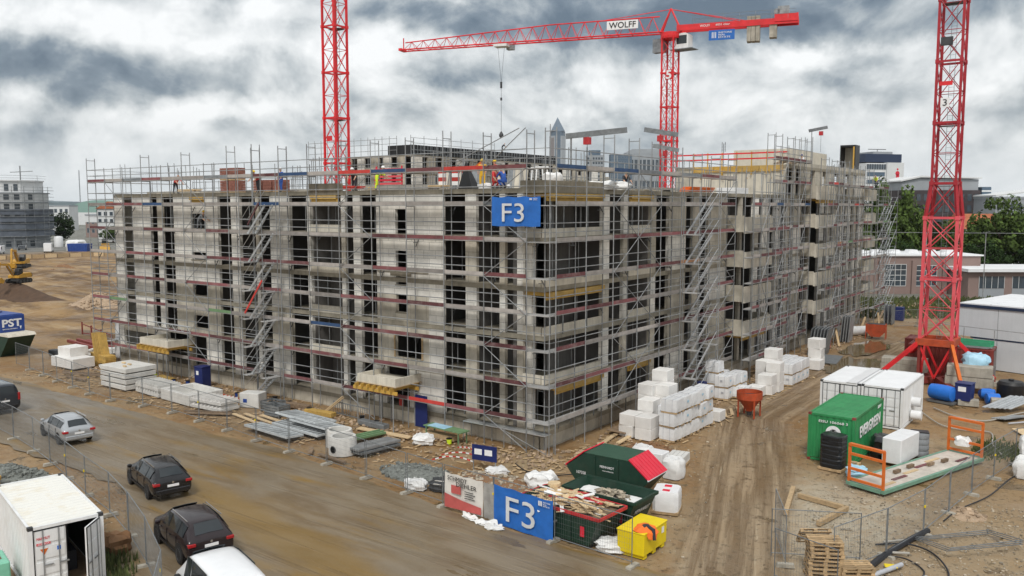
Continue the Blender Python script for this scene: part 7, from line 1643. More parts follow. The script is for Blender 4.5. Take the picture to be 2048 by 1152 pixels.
for i, (a, b) in enumerate((((19.15, -6.9), (19.9, -4.9)), ((20.05, -7.3), (20.9, -5.6)), ((19.2, -4.0), (19.9, -3.6)), ((18.8, -3.0), (19.5, -2.2)))): tag(bar(None, 'plastic_pipe', (*a, .12), (*b, .12), .09 if i < 2 else .05, 'pipe_grey' if i < 2 else 'cable_pale', 10), ('grey plastic pipe lying among the hoses' if i < 2 else 'short pale pipe piece lying near the hose loop'), 'pipe', 'grey pipes among the hoses' if i < 2 else 'short pale pipes')
single('yellow_board', (.45, .3, .05), 'yellow', (19.6, -5.3, .1), 'small yellow board lying among the hoses', 'board', .4)
single('rusty_plate', (1.4, .9, .12), 'red_brown', (24.4, -3.9, .05), 'rusty red plate at the edge of the churned soil', 'plate', .5)
# around the crane foot
t = thing('plastic_barrel', 'bright blue plastic barrel lying on its side by the crane foot', 'barrel', (15.9, 26.0, .75), R(-20)); part('body', MB().lathe([(.3, -.85), (.5, -.78), (.54, -.3), (.54, .3), (.5, .78), (.3, .85)], 20, axis='x'), 'blue_bright', t, smooth=True)
part('cradle', MB().box(-.9, .9, -.35, .35, -.72, -.56), 'galv_dark', t)
t = thing('waste_bin', 'dark blue bin with a white notice beside the crane foot', 'bin', (17.25, 26.3, .35), R(-6)); part('body', MB().prism([(-.46, 0), (.46, 0), (.52, 1.15), (-.52, 1.15)], -.5, .5, 'y'), 'blue_dark', t, bevel=.03); part('lid', MB().box(-.54, .54, -.54, .54, 1.151, 1.22), 'blue_dark', t, bevel=.02); part('notice', MB().box(-.3, .2, -.512, -.5, .65, .98), 'white_sign', t)
for i, (x, y, z) in enumerate(((18.4, 28.6, .5), (18.8, 27.6, .4), (18.2, 29.2, .4))): tag(part('plastic_barrel', MB().lathe([(.2, -.45), (.36, -.4), (.38, 0), (.36, .4), (.2, .45)], 16, axis='x'), 'blue_bright' if i < 2 else 'blue', None, (x, y, z), R(30 * i), smooth=True), ('small bright blue drum behind the dark blue bin', 'small bright blue drum before the black tank', 'small dark blue drum under the ballast pile')[i], 'drum')
t = thing('plastic_tank', 'black rounded tank standing right of the ballast pile', 'tank', (19.6, 30.2, 0), R(10)); part('body', MB().lathe([(.85, 0), (.9, .2), (.9, 1.1), (.75, 1.3), (.2, 1.35)], 18), 'black', t, smooth=True); part('cap', MB().lathe([(.18, 1.35), (.18, 1.45)], 12), 'black', t)
sackobj('pale blue plastic sheeting slumped over the ballast pile', (17.0, 32.4, 1.5), (1.6, 1.3, 1.2), 81, .3, .3, 'blue_sheet', False, 'sheeting')
for i in range(6): tag(rbar(None, 'scaffold_board', (18.6 + i * .28, 25.0 + i * .1, .25), (20.0 + i * .3, 27.4 + i * .1, .8), .26, .05, 'alu'), 'aluminium board in the tilted heap right of the blue bin', 'board', 'aluminium boards right of the bin')
for i in range(5): tag(rbar(None, 'scaffold_board', (19.4 + i * .16, 22.9 - i * .1, .06 + i * .03), (20.6 + i * .2, 24.7, .06 + i * .03), .22, .05, 'galv'), 'grey steel board lying flat by the curling hose', 'board', 'steel boards by the curling hose')
single('plywood_sheet', (3.0, 2.4, .05), 'wood_new', (22.6, 20.4, .03), 'pale plywood sheet on the ground by the fence end', 'board', R(28))
for i, (x, z) in enumerate(((15.55, 1.2), (15.7, .45))): tag(part('paper_roll', MB().lathe([(.05, -.3), (.3, -.3), (.3, .3), (.05, .3)], 14, axis='x'), 'white_wrap', None, (x, 19.2 - i * .5, z + .1), R(0), smooth=True), ('upper white roll fixed to the crane side container wall', 'lower white roll fixed to the crane side container wall')[i], 'roll')
# far end of the drive
t = thing('panel_stack', 'dark grey wall form panels leaning upright by the far scaffold', 'formwork', (3.0, 41.0, 0), R(6))
for i in range(6): part('panel', MB().obox((i * .28 - .7, 0, 1.25), (.1, 2.4, 2.5), Matrix.Rotation(R(8), 3, 'Y')), 'galv_dark', t)
t = thing('panel_stack', 'grey wall form panels standing near the white pipe roll', 'formwork', (2.9, 50.4, 0), R(4))
for i in range(4): part('panel', MB().obox((i * .25 - .4, 0, 1.3), (.09, 2.0, 2.6), Matrix.Rotation(R(4), 3, 'Y')), 'galv', t)
t = thing('panel_stack', 'grey steel panels standing beside the far dark blue bin', 'formwork', (3.2, 66.8, 0), R(4))
for i in range(3): part('panel', MB().obox((i * .4 - .4, 0, 1.1), (.1, 2.0, 2.2)), 'galv_dark', t)
tag(part('pipe_roll', MB().lathe([(.1, -1.1), (.5, -1.1), (.5, 1.1), (.1, 1.1)], 16, axis='y'), 'sack', None, (2.7, 55.0, .5), R(-40), smooth=True), 'thick white roll lying by the far orange skip', 'roll')
single('waste_bin', (.9, .9, 1.6), 'blue_dark', (3.5, 70.7, 0), 'far dark blue bin at the end of the drive', 'bin'); single('waste_bin', (.55, .5, 1.25), 'blue_dark', (1.9, 17.2, 0), 'dark blue bin under the yard stair tower', 'bin')
for i in range(9): tag(rbar(None, 'timber_plank', (1.5 + yq.uniform(0, 2), 44 + i * 2.4 + yq.uniform(-1, 1), .1), (2.3 + yq.uniform(-.6, .8), 46.5 + i * 2.4, yq.choice((.1, .1, 1.6))), .2, .06, 'wood' if i % 2 else 'wood_old'), 'plank strewn at the foot of the far yard face', 'plank', 'planks at the far yard face')
t = thing('ground_mat', 'dark steel mat lying at the foot of the far form panels', 'mat', (4.4, 38.4, .04), R(8)); part('mat', MB().box(-1.1, 1.1, -2.2, 2.2, 0, .06), 'galv_dark', t)
# temporary fence along the far drive and earthwork odds
fence([(4.6, 63), (6.4, 66), (8.2, 69), (10.0, 72), (11.8, 75), (13.6, 78)], 'galvanised mesh fence panel at the far end of the drive', 'mesh panels at the far end', clip=False)
# west side odds: pile cap and rails
for i, (x, y) in enumerate(((-54, 4), (-57.5, 4.8), (-61, 5.6), (-64.5, 6.4))):
    t = thing('rust_post', 'rusty post of the trench railing west of the block', 'post', (x, y, 0), 0, 'rusty trench posts'); rbar(t, 'post', (0, 0, -.2), (0, 0, 1.3), .12, .12, 'red_brown')
    if i < 3: rbar(t, 'rail', (0, 0, 1.1), (-3.5, .8, 1.1), .06, .1, 'red_brown'); rbar(t, 'rail', (0, 0, .4), (-3.5, .8, .1), .06, .1, 'red_brown')
for i in range(4): single('steel_girder', (7.5, .3, .3), 'red_brown', (-56 + i * .8, 2.2 + i * .55, .05 + .1 * (i % 2)), 'rusty girder lying beside the trench railing', 'girder', R(-6), 'rusty girders by the trench')
for i in range(5): single('concrete_plank', (3.6, .9, .12), 'precast', (-50.2 + i * .35, .4 + i * .22, .1 + .13 * i), 'greyish form panel in the untidy fan west of the scaffold', 'panel', R(8 + 7 * i), 'fan of form panels')
sackobj('dark tarpaulin heap with a pale sack by the green skip', (-52.4, -1.4, 0), (2.6, 1.4, .6), 91, .2, .35, 'black_wrap', False, 'tarpaulin')
# stacked yellow boards at the left edge
for k in range(11): single('scaffold_plank', (2.6, 1.3, .1), 'formply', (-16.6 + yq.uniform(-.1, .1), -22.6 + yq.uniform(-.08, .08), .08 + k * .125), 'yellow board in the tall stack beside the crushed stone', 'board', R(-8) + yq.gauss(0, .02), 'yellow boards beside the crushed stone')
for k in range(5): single('scaffold_plank', (2.4, 1.2, .1), 'formply', (-12.2 + yq.uniform(-.1, .1), -23.6, .08 + k * .125), 'yellow board in the low stack behind the open container', 'board', R(-12), 'yellow boards behind the open container')
t = thing('machine_box', 'mint green machine with a dark opening beside the open container', 'machine', (-6.0, -26.3, 0), R(-13)); part('body', MB().box(-.7, .7, -.5, .5, .2, 1.1), 'mint', t, bevel=.05); part('opening', MB().box(-.3, .3, -.3, .3, 1.101, 1.12), 'wood_old', t); part('skid', MB().box(-.7, .7, -.45, .45, 0, .2), 'steel_dark', t)
t = thing('wood_tray', 'small wooden tray tipped on the verge by the open container', 'crate', (-6.7, -21.6, .25), R(35))
for i in range(6): part('slat', MB().box(-.5 + i * .17, -.38 + i * .17, -.5, .5, 0, .03), 'pallet_wood', t)
for y in (-.45, .45): part('side', MB().box(-.5, .5, y - .04, y + .04, -.16, -.001), 'pallet_wood', t)
t.rotation_euler = (R(-28), R(18), R(35))
solo('boulder', sackmesh(1.0, .8, .75, 95, .35), 'sand', 'brown lump of earth on the verge beside the tipped tray', 'boulder', (-5.6, -21.9, -.05), smooth=True)
# ------------------------------------------------------------------ excavators and yard machines far left
def excavator(label, loc, rz, s=1.0, arm=(4.2, 3.4)):
    t = thing('excavator', label, 'excavator', loc, rz); Y = 'yellow_mach'
    for y in (-1.2, 1.2):
        tr = part('track', MB().prism([(-2.0, .3), (-1.7, .02), (1.7, .02), (2.0, .3), (2.0, .65), (1.7, .9), (-1.7, .9), (-2.0, .65)], y - .3, y + .3, 'y'), 'rubber', t, bevel=.05)
        for x in (-1.4, -.5, .4, 1.3): part('roller', MB().lathe([(.02, -.32), (.3, -.32), (.3, .32), (.02, .32)], 12, c=(x, y, .42), axis='y'), 'steel_dark', tr)
    part('undercarriage', MB().box(-1.2, 1.2, -.9, .9, .4, 1.0), 'steel_dark', t); b = part('upper_body', MB().prism([(-2.1, 1.05), (1.5, 1.05), (1.5, 1.6), (.2, 2.0), (-1.9, 2.0), (-2.25, 1.7)], -1.25, 1.25, 'y'), Y, t, bevel=.06)
    part('counterweight', MB().box(-2.5, -1.9, -1.2, 1.2, 1.1, 1.9), 'steel_dark', b, bevel=.15); c = part('cab', MB().prism([(.2, 1.6), (1.5, 1.6), (1.45, 2.4), (1.1, 3.0), (.2, 3.0)], .25, 1.2, 'y'), 'black', t, bevel=.04)
    part('cab_window', MB().box(.35, 1.2, 1.2, 1.215, 2.0, 2.8), 'glass', c); part('cab_window', MB().box(.35, 1.2, .23, .25, 2.0, 2.8), 'glass', c)
    part('boom', MB().prism([(1.0, 1.7), (1.5, 1.6), (3.0, 3.6), (5.0, 3.9), (4.9, 4.2), (2.7, 4.1)], -.2, .2, 'y'), Y, t); part('stick', MB().prism([(4.7, 4.4), (5.2, 4.2), (5.7, 1.5), (5.4, 1.4)], -.16, .16, 'y'), Y, t)
    part('boom_cylinder', MB().tube((1.6, -.28, 1.7), (3.0, -.28, 3.6), .08, 8).tube((1.6, .28, 1.7), (3.0, .28, 3.6), .08, 8), 'chrome', t); part('bucket', MB().prism([(5.3, 1.5), (5.9, 1.4), (5.8, .5), (5.0, .3), (4.5, .9), (4.9, 1.0)], -.7, .7, 'y'), Y, t); t.scale = (s, s, s); return t
excavator('nearer yellow excavator digging on the dark bank of soil', (-110, 19.8, 2.1), R(-63), .75); excavator('farther yellow excavator parked behind the digging one', (-163, 43, .6), R(-40), 1.0)
t = thing('wheel_loader', 'small yellow loader by the distant blue container', 'loader', (-211.5, 87, 1.05), R(-30)); part('body', MB().box(-2.4, 1.2, -1, 1, .8, 2.0), 'yellow_mach', t, bevel=.1); part('cab', MB().box(-.6, .9, -.8, .8, 2.0, 3.3), 'glass', t); part('bucket', MB().prism([(2.2, .3), (3.4, .3), (3.2, .6), (2.6, 1.5), (2.2, 1.4)], -1.3, 1.3, 'y'), 'yellow_mach', t)
for x in (-1.6, 1.0):
    for y in (-1, 1): part('wheel', MB().lathe([(.05, -.25), (.7, -.25), (.7, .25), (.05, .25)], 14, c=(x, y, .7), axis='y'), 'rubber', t)
t = thing('waste_container', 'distant blue waste container at the edge of the earthworks', 'container', (-212, 80, 1.05), R(30)); part('body', MB().prism([(-2.8, 0), (2.8, 0), (3.0, 2.2), (-3.0, 2.2)], -1.2, 1.2, 'y'), 'blue', t)
for i in range(7): part('rib', MB().box(-2.7 + i * .85, -2.55 + i * .85, -1.3, -1.201, .1, 2.1), 'blue', t)
t = thing('white_tank', 'white rounded tank beside the distant scaffolded building', 'tank', (-262, 98, 0)); part('shell', MB().lathe([(1.3, 0), (1.4, .3), (1.4, 3.2), (1.2, 3.6), (.4, 3.8)], 18), 'white_wrap', t, smooth=True)
sackobj('distant heap of white big bags behind the white van', (-218, 82, 1.05), (4.5, 4, 3.0), 99, .3, .2, straps=False)
pts = [(-206, 40), (-206, 52), (-205, 64), (-203, 76), (-199, 86)]
for (x0, y0), (x1, y1) in zip(pts[:-1], pts[1:]):
    for k in range(4):
        f = k / 4; t = thing('timber_barrier', 'low ochre timber barrier section between earthworks and parked vans', 'barrier', (x0 + (x1 - x0) * f, y0 + (y1 - y0) * f, .1), math.atan2(y1 - y0, x1 - x0), 'timber barrier sections'); part('panel', MB().box(.1, 2.9, -.04, .04, .05, 1.0), 'wood_new' if k % 2 else 'wood', t); part('post', MB().box(-.08, .08, -.08, .08, 0, 1.1), 'wood_old', t)
# heaps, stacks and barriers in the excavation
hq = random.Random(17)
for i in range(9):
    heap('soil_heap', 'brown spoil heap in the excavation field', -70 - hq.uniform(0, 110), hq.uniform(8, 60), hq.uniform(3, 8), hq.uniform(1.5, 3.5), hq.uniform(.8, 2.0), 'sand' if i % 2 else MATS['dark_soil'], 120 + i, 60, 'rubble')
for o in [o for o in bpy.data.objects if o.get('label') == 'brown spoil heap in the excavation field']: o['group'] = 'spoil heaps in the field'
for i in range(8): single('concrete_slab', (4.5, 1.2, .25), 'precast', (-92 + i * 2.5 + hq.uniform(-1, 1), 26 + hq.uniform(-4, 6), .6), 'pale slab lying in the excavation field', 'slab', hq.uniform(-.6, .6), 'pale slabs in the field')
# ------------------------------------------------------------------ loose stones
q = random.Random(77); sb = MB()
for i in range(7000):
    z = q.random()
    if z < .42: x, y = 15 + q.random() * 10, -9 + q.random() ** 1.2 * 14
    elif z < .58: x, y = q.uniform(-22, 0), q.uniform(-25, -18.5)
    elif z < .8: x, y = q.uniform(-48, 3), q.uniform(-8.6, -1)
    else: x, y = q.uniform(2, 14), q.uniform(-9, 30)
    if y > .5 * (x - 5) + 25 and x < 0: continue
    xc = max(7.2, 12.4 - .36 * y)
    if abs(x - xc) < 2.2 and y > -9.5: continue
    r_ = q.uniform(.01, .036) * (1.7 if q.random() < .08 else 1)
    sb.obox((x, y, ground_h(x, y) + r_ * .4), (r_ * 2.2, r_ * 1.6, r_ * 1.2), Matrix.Rotation(q.uniform(0, 6), 3, 'Z') @ Matrix.Rotation(q.uniform(0, 1), 3, 'X'))
tag(part('loose_stones', sb, 'stones', None), 'loose pale stones scattered over the trampled ground', 'stones', None, 'stuff')
q = random.Random(78); sb = MB()
for i in range(950):
    x, y = (q.uniform(-47, 3), q.uniform(-7.5, -1.2)) if q.random() < .65 else (q.uniform(1.2, 6), q.uniform(-4, 30))
    sb.obox((x, y, .02), (q.uniform(.1, .7), q.uniform(.05, .16), .03), q.uniform(0, 6.28))
tag(part('wood_litter', sb, 'wood', None), 'splintered wood litter trampled into the yard soil', 'litter', None, 'stuff')

q = random.Random(79); sb = MB()
for i in range(1500):
    x, y = (q.uniform(-46, 2), q.gauss(-2.2, 1.0)) if q.random() < .6 else (q.gauss(2.4, .8), q.uniform(-2, 62))
    r_ = q.uniform(.03, .11); sb.obox((x, y, .02), (r_ * 2, r_ * 1.5, r_ * 1.2), Matrix.Rotation(q.uniform(0, 6), 3, 'Z') @ Matrix.Rotation(q.uniform(0, 1), 3, 'X'))
tag(part('rubble_litter', sb, 'rubble', None), 'crumbled rubble lying along the foot of the facades', 'rubble', None, 'stuff')
for i in range(14):
    x = q.uniform(-45, -3); t = thing('bucket', 'small building bucket standing at the foot of the street face', 'bucket', (x, q.uniform(-2.6, -1.3), 0), 0, 'buckets at the street face'); part('pail', MB().lathe([(.13, 0), (.17, .32), (.15, .32), (.11, .03)], 12), ('black', 'hivis', 'white_wrap', 'blue')[i % 4], t, smooth=True); part('rim', MB().lathe([(.17, .3), (.185, .3), (.185, .33), (.17, .33)], 12), 'black', t)
for i in range(9): single('board_stack', (2.4, .5, .3), ('wood', 'wood_old', 'formply', 'galv_dark')[i % 4], (-43 + i * 4.6 + q.uniform(-1, 1), -1.9 + q.uniform(-.4, .3), .02), 'low stack of boards against the scaffold foot of the street face', 'boards', q.uniform(-.15, .15), 'board stacks at the street face')
for i in range(10): tag(rbar(None, 'timber_plank', (2.0 + q.uniform(0, 1.5), 7 + i * 3.1, .06), (2.2 + q.uniform(-.5, 1.5), 9.2 + i * 3.1, q.choice((.06, .06, 1.2))), .2, .05, 'wood' if i % 2 else 'wood_new'), 'plank lying along the foot of the yard face by the block stacks', 'plank', 'planks along the yard face')
# ------------------------------------------------------------------ things on the roof
rz_ = F[5]; rq = random.Random(41)
def brickpack(label, loc, group, s=(1.0, .8, .85), m='brick_red'):
    t = thing('brick_pallet', label, 'bricks', loc, rq.gauss(0, .03), group)
    part('pallet', MB().box(-.5, .5, -.4, .4, 0, .1), 'pallet_wood', t)
    for k in range(4):
        for i in range(4): cbox(t, 'brick_row', (s[0] / 4 - .012, s[1], s[2] / 4 - .012), m, (-s[0] / 2 + (i + .5) * s[0] / 4, 0, .1 + k * s[2] / 4))
for i in range(2):
    brickpack('pallet of reddish bricks in the double stack at the roof edge', (-30.9 + i * 1.12, 1.6, rz_), 'brick pallets at the roof edge')
    if i < 3: brickpack('pallet of reddish bricks in the double stack at the roof edge', (-30.9 + i * 1.12, 1.6, rz_ + .97), 'brick pallets at the roof edge')
for i in range(3): brickpack('single pallet of brown bricks beside the double brick stack', (-27.3 + i * 1.15, 2.0, rz_), 'single brick pallets')
tq = 0
for x0, x1, y, z, m, n in ((-15.0, -12.4, 1.2, .1, 'wood', 5), (-10.5, -8.7, 1.3, .15, 'wood_new', 6), (-2.2, 1.0 - 1.2, 1.6, .1, 'wood', 6), (-19.6, -16.6, 1.4, .2, 'toe_bright', 6), (-37.2, -35.0, 1.3, .2, 'wood_new', 4)):
    tq += 1
    for i in range(n):
        for k in range(2): tag(rbar(None, 'roof_timber', (x0 + rq.uniform(-.1, .1), y + i * .2, rz_ + z + k * .11), (x1 + rq.uniform(-.1, .1), y + i * .2, rz_ + z + k * .11), .16, .09, m),
                               ('timber in the stack left of the pale timber pile on the roof', 'pale timber in the neat pile on the roof', 'timber in the stack on the roof by the corner', 'red shuttering beam stacked below the red mast on the roof', 'pale timber in the small stack at the west roof end')[tq - 1], 'timber', 'roof timber stack %s' % ('west', 'pale', 'corner', 'red', 'far west')[tq - 1])
t = thing('red_fence_stack', 'red slatted guard panels stacked beside the red mast on the roof', 'panels', (-14.9, 3.0, rz_))
for i in range(6): part('slat', MB().box(-1.3, 1.3, -.04, .04, .2 + i * .24, .34 + i * .24), 'crane_pink' if i % 2 else 'red_paint', t)
for x in (-1.2, 1.2): part('post', MB().box(x - .05, x + .05, .041, .1, 0, 1.7), 'red_paint', t)
for i, x in enumerate((-9.2, -8.4, -7.7)):
    t = thing('warning_barrier', 'red and white warning barrier board on the roof', 'barrier', (x, 2.0 + .3 * i, rz_), R(10 * i), 'warning barriers on the roof')
    for k in range(4): part('stripe', MB().box(-.35, .35, -.02, .02, .3 + k * .25, .54 + k * .25), 'toe_bright' if k % 2 else 'white_sign', t)
    for sx in (-.3, .3): part('leg', MB().box(sx - .03, sx + .03, -.05, -.021, 0, 1.3), 'galv', t)
t = thing('folded_tarp', 'black peaked tarpaulin cover standing on the roof', 'tarpaulin', (-6.7, 1.6, rz_)); part('cover', MB().add([(-.5, -.4, 0), (.6, -.4, 0), (.6, .4, 0), (-.5, .4, 0), (-.2, 0, 1.75)], [(0, 1, 4), (1, 2, 4), (2, 3, 4), (3, 0, 4), (0, 3, 2, 1)]), 'black', t)
single('orange_post', (.3, .3, 1.2), 'vest_orange', (-10.3, 3.2, rz_ + .3), 'upright orange bin on the roof behind the pale timber pile', 'bin')
t = thing('pump_arm', 'orange pump arm resting above the roof', 'machine', (-9.6, 6.0, rz_)); rbar(t, 'arm', (-.6, 0, 1.2), (.5, 0, 1.9), .16, .22, 'orange'); rbar(t, 'strut', (-.1, 0, 0), (-.1, 0, 1.45), .1, .1, 'orange')
for i, (x, y, sz, sd) in enumerate(((-4.6, 1.4, (1.6, .8, .3), 3), (.4 - 1.0, 7.0, (1.8, 1.0, .5), 5), (-1.2, 9.6, (2.0, 1.1, .55), 6), (-.9, 2.2, (1.0, .8, .9), 9))):
    sackobj(('flat white sheet heap on the roof before the rear block', 'white sack heap on the roof behind the corner', 'pale sack heap on the roof farther along the yard face', 'white hanging bag on the roof beside the corner frames')[i], (x, y, rz_), sz, 110 + sd, .3, .3, straps=False)
t = thing('yellow_beams', 'yellow formwork beams lying on the corner roof', 'formwork')
for i in range(4): rbar(t, 'formwork_beam', (-.9 - i * .2, 1.4, rz_ + .12), (-.9 - i * .2, 6.2, rz_ + .12), .09, .2, 'formbeam')
t = thing('edge_board', 'grey concrete edge upstand round the corner roof', 'parapet'); part('upstand', MB().box(-.14, .05, -.04, 6.3, rz_, rz_ + .42), 'concrete_slab', t); part('upstand', MB().box(-1.6, -.141, -.04, .15, rz_, rz_ + .42), 'concrete_slab', t)
single('roof_upstand_block', (2.9, .5, .5), 'concrete_slab', (-17.9, .05, rz_), 'grey concrete edge beam over the street loggia', 'beam')
t = thing('orange_pile', 'bright orange formwork panels lying on the roof edge of the yard face', 'formwork', (-.2, 20.6, rz_))
for i in range(4): part('panel', MB().box(-.5, .3, -2.2 + i * .1, 2.0 + i * .1, .05 + i * .09, .12 + i * .09), 'vest_orange', t)
single('white_board_stack', (1.6, 3.0, .5), 'white_wrap', (-1.4, 30, rz_), 'pale wrapped board stack on the yard roof', 'boards')
for i, (x, y) in enumerate(((-2.5, 3.4), (-3.4, 4.2))):
    t = thing('step_trestle', 'white folding trestle standing on the corner roof', 'trestle', (x, y, rz_), R(35), 'trestles on the corner roof')
    for s in (-1, 1):
        for d in (-1, 1): bar(t, 'leg', (s * .4, d * .45, 0), (s * .3, 0, 1.3), .035, 'white_paint')
    bar(t, 'top', (-.4, 0, 1.3), (.4, 0, 1.3), .05, 'white_paint')
# upright props, posts and guard rails bristling on the roof
uq = random.Random(63)
for x0, x1, y0, y1, n in ((-44, -34, 1.5, 6, 16), (-26, -20, 1.5, 6, 22), (-12, -6, 3, 8, 18), (-6, -1, 3, 9, 16), (-5, -1, 12, 36, 34)):
    for i in range(n):
        x, y = uq.uniform(x0, x1), uq.uniform(y0, y1); h = uq.choice((1.2, 1.6, 2.0, 2.4, 2.6))
        tag(bar(None, 'steel_prop', (x, y, rz_), (x + uq.gauss(0, .06), y + uq.gauss(0, .06), rz_ + h), .03, 'galv' if uq.random() < .7 else 'galv_dark', 5), 'steel prop or rail post standing upright on the roof slab', 'prop', 'upright props on the roof')
for i, (p, q_) in enumerate((((-44, 7), (-20, 7)), ((-20, 9), (-8, 9)), ((-8, 10), (-8, 34)), ((-30, 4), (-22, 4)))):
    t = thing('roof_guard_rail', ('guard rail of thin tubes along the courtyard edge of the street roof', 'guard rail of thin tubes behind the red mast on the roof', 'guard rail of thin tubes along the courtyard edge of the yard roof', 'short guard rail of thin tubes beside the brick pallets')[i], 'guard rail'); L_ = math.hypot(q_[0] - p[0], q_[1] - p[1]); n = int(L_ / 2)
    for k in range(n + 1): f = k / n; x, y = p[0] + (q_[0] - p[0]) * f, p[1] + (q_[1] - p[1]) * f; bar(t, 'post', (x, y, rz_), (x, y, rz_ + 1.25), .03, 'galv', 5)
    for z in (.6, 1.15): bar(t, 'rail', (*p, rz_ + z), (*q_, rz_ + z), .026, 'galv', 5)
for i in range(7):
    t = thing('roof_shutter', 'upright grey form panel leaning on the roof behind the workers', 'formwork', (-11.5 + i * 1.1 + uq.uniform(-.2, .2), 4.6 + uq.uniform(-.5, .8), rz_), R(uq.uniform(-20, 20)), 'form panels leaning on the roof')
    part('panel', MB().obox((0, 0, .7), (.95, .08, 1.4), Matrix.Rotation(R(-12), 3, 'X')), 'galv_dark' if i % 2 else 'concrete_new', t)
    for k in range(3): part('rib', MB().obox((-.4 + k * .4, -.06, .7), (.06, .06, 1.36), Matrix.Rotation(R(-12), 3, 'X')), 'galv', t)
# formwork and guard rails on the end wall of the raised section
t = thing('wall_formwork', 'yellow formwork edge with red guard rails on the raised end wall', 'formwork', (0, 38.95, 0))
for i in range(4): part('form_panel', MB().box(-9.2 + i * 2.25, -7.0 + i * 2.25, -.1, -.02, 16.9, 17.45), 'formply' if i != 1 else 'formbeam', t)
for i in range(7): rbar(t, 'post', (-9.0 + i * 1.45, -.15, 16.6), (-9.0 + i * 1.45, -.15, 18.75), .09, .09, 'formbeam')
for z in (18.1, 18.6): rbar(t, 'guard_rail', (-11.5, -.18, z), (.2, -.18, z), .05, .13, 'crane_red')
for i in range(4): rbar(t, 'bracket', (-8.2 + i * 2.3, -.12, 16.2), (-8.2 + i * 2.3, -.5, 16.85), .06, .08, 'formbeam')
t = thing('column_formwork', 'tall dark column formwork frame with a yellow side at the far roof end', 'formwork', (-2.0, 64.2, F[6]))
part('side_panel', MB().box(-.1, .0, -.9, .9, 0, 3.0), 'black', t); part('side_panel', MB().box(1.5, 1.6, -.9, .9, 0, 3.0), 'black', t); part('yellow_side', MB().box(1.35, 1.499, -.95, -.8, 0, 3.0), 'formbeam', t); part('top_rail', MB().box(-.1, 1.6, -.9, .9, 3.001, 3.2), 'black', t); part('back_panel', MB().box(.0, 1.5, .8, .9, 0, 3.0), 'concrete_new', t)
t = thing('brick_heap', 'rough dark rubble heap on the raised roof corner', 'heap', (-.6, 40.4, F[6]))
o = part('rubble', MB(), 'rubble', t); bpy.data.objects.remove(o)
o = scrap(t, 70, 1.6, 1.4, .15, 'rubble', 'rubble', False)
# hoist gantries standing above the scaffold
def gantry(label, base, h, d, L, back=.8):
    t = thing('scaffold_hoist', label, 'hoist', base); d = Vector(d).normalized()
    rbar(t, 'post', (0, 0, 0), (0, 0, h), .07, .07, 'galv'); rbar(t, 'beam', tuple(-d * back + Vector((0, 0, h - .1))), tuple(d * L + Vector((0, 0, h + .25))), .16, .3, 'galv_dark')
    m = d * .9; part('hoist_motor', MB().obox((m.x, m.y, h - .35), (.35, .3, .4)), 'red_rim', t); bar(t, 'rope', (m.x, m.y, h - .3), (m.x, m.y, h - 2.2), .015, 'steel_dark', 4); return t
gantry('long grey hoist beam beside the pyramid tower', (.7, 1.6, 15.8), 1.85, (.80, .58, .0), 3.1, .3)
gantry('grey hoist arm in front of the jib crane mast', (.6, 14.6, 15.2), 3.4, (-.8, -.62, .0), 2.0, .3)
gantry('small grey hoist arm behind the jib crane mast', (-3.0, 22.5, 14.7), 3.4, (-.8, -.6, 0), 1.8, .2); gantry('slim hoist arm above the raised roof', (-.6, 48, 17.45), 3.8, (.8, .5, 0), 1.5, .3)
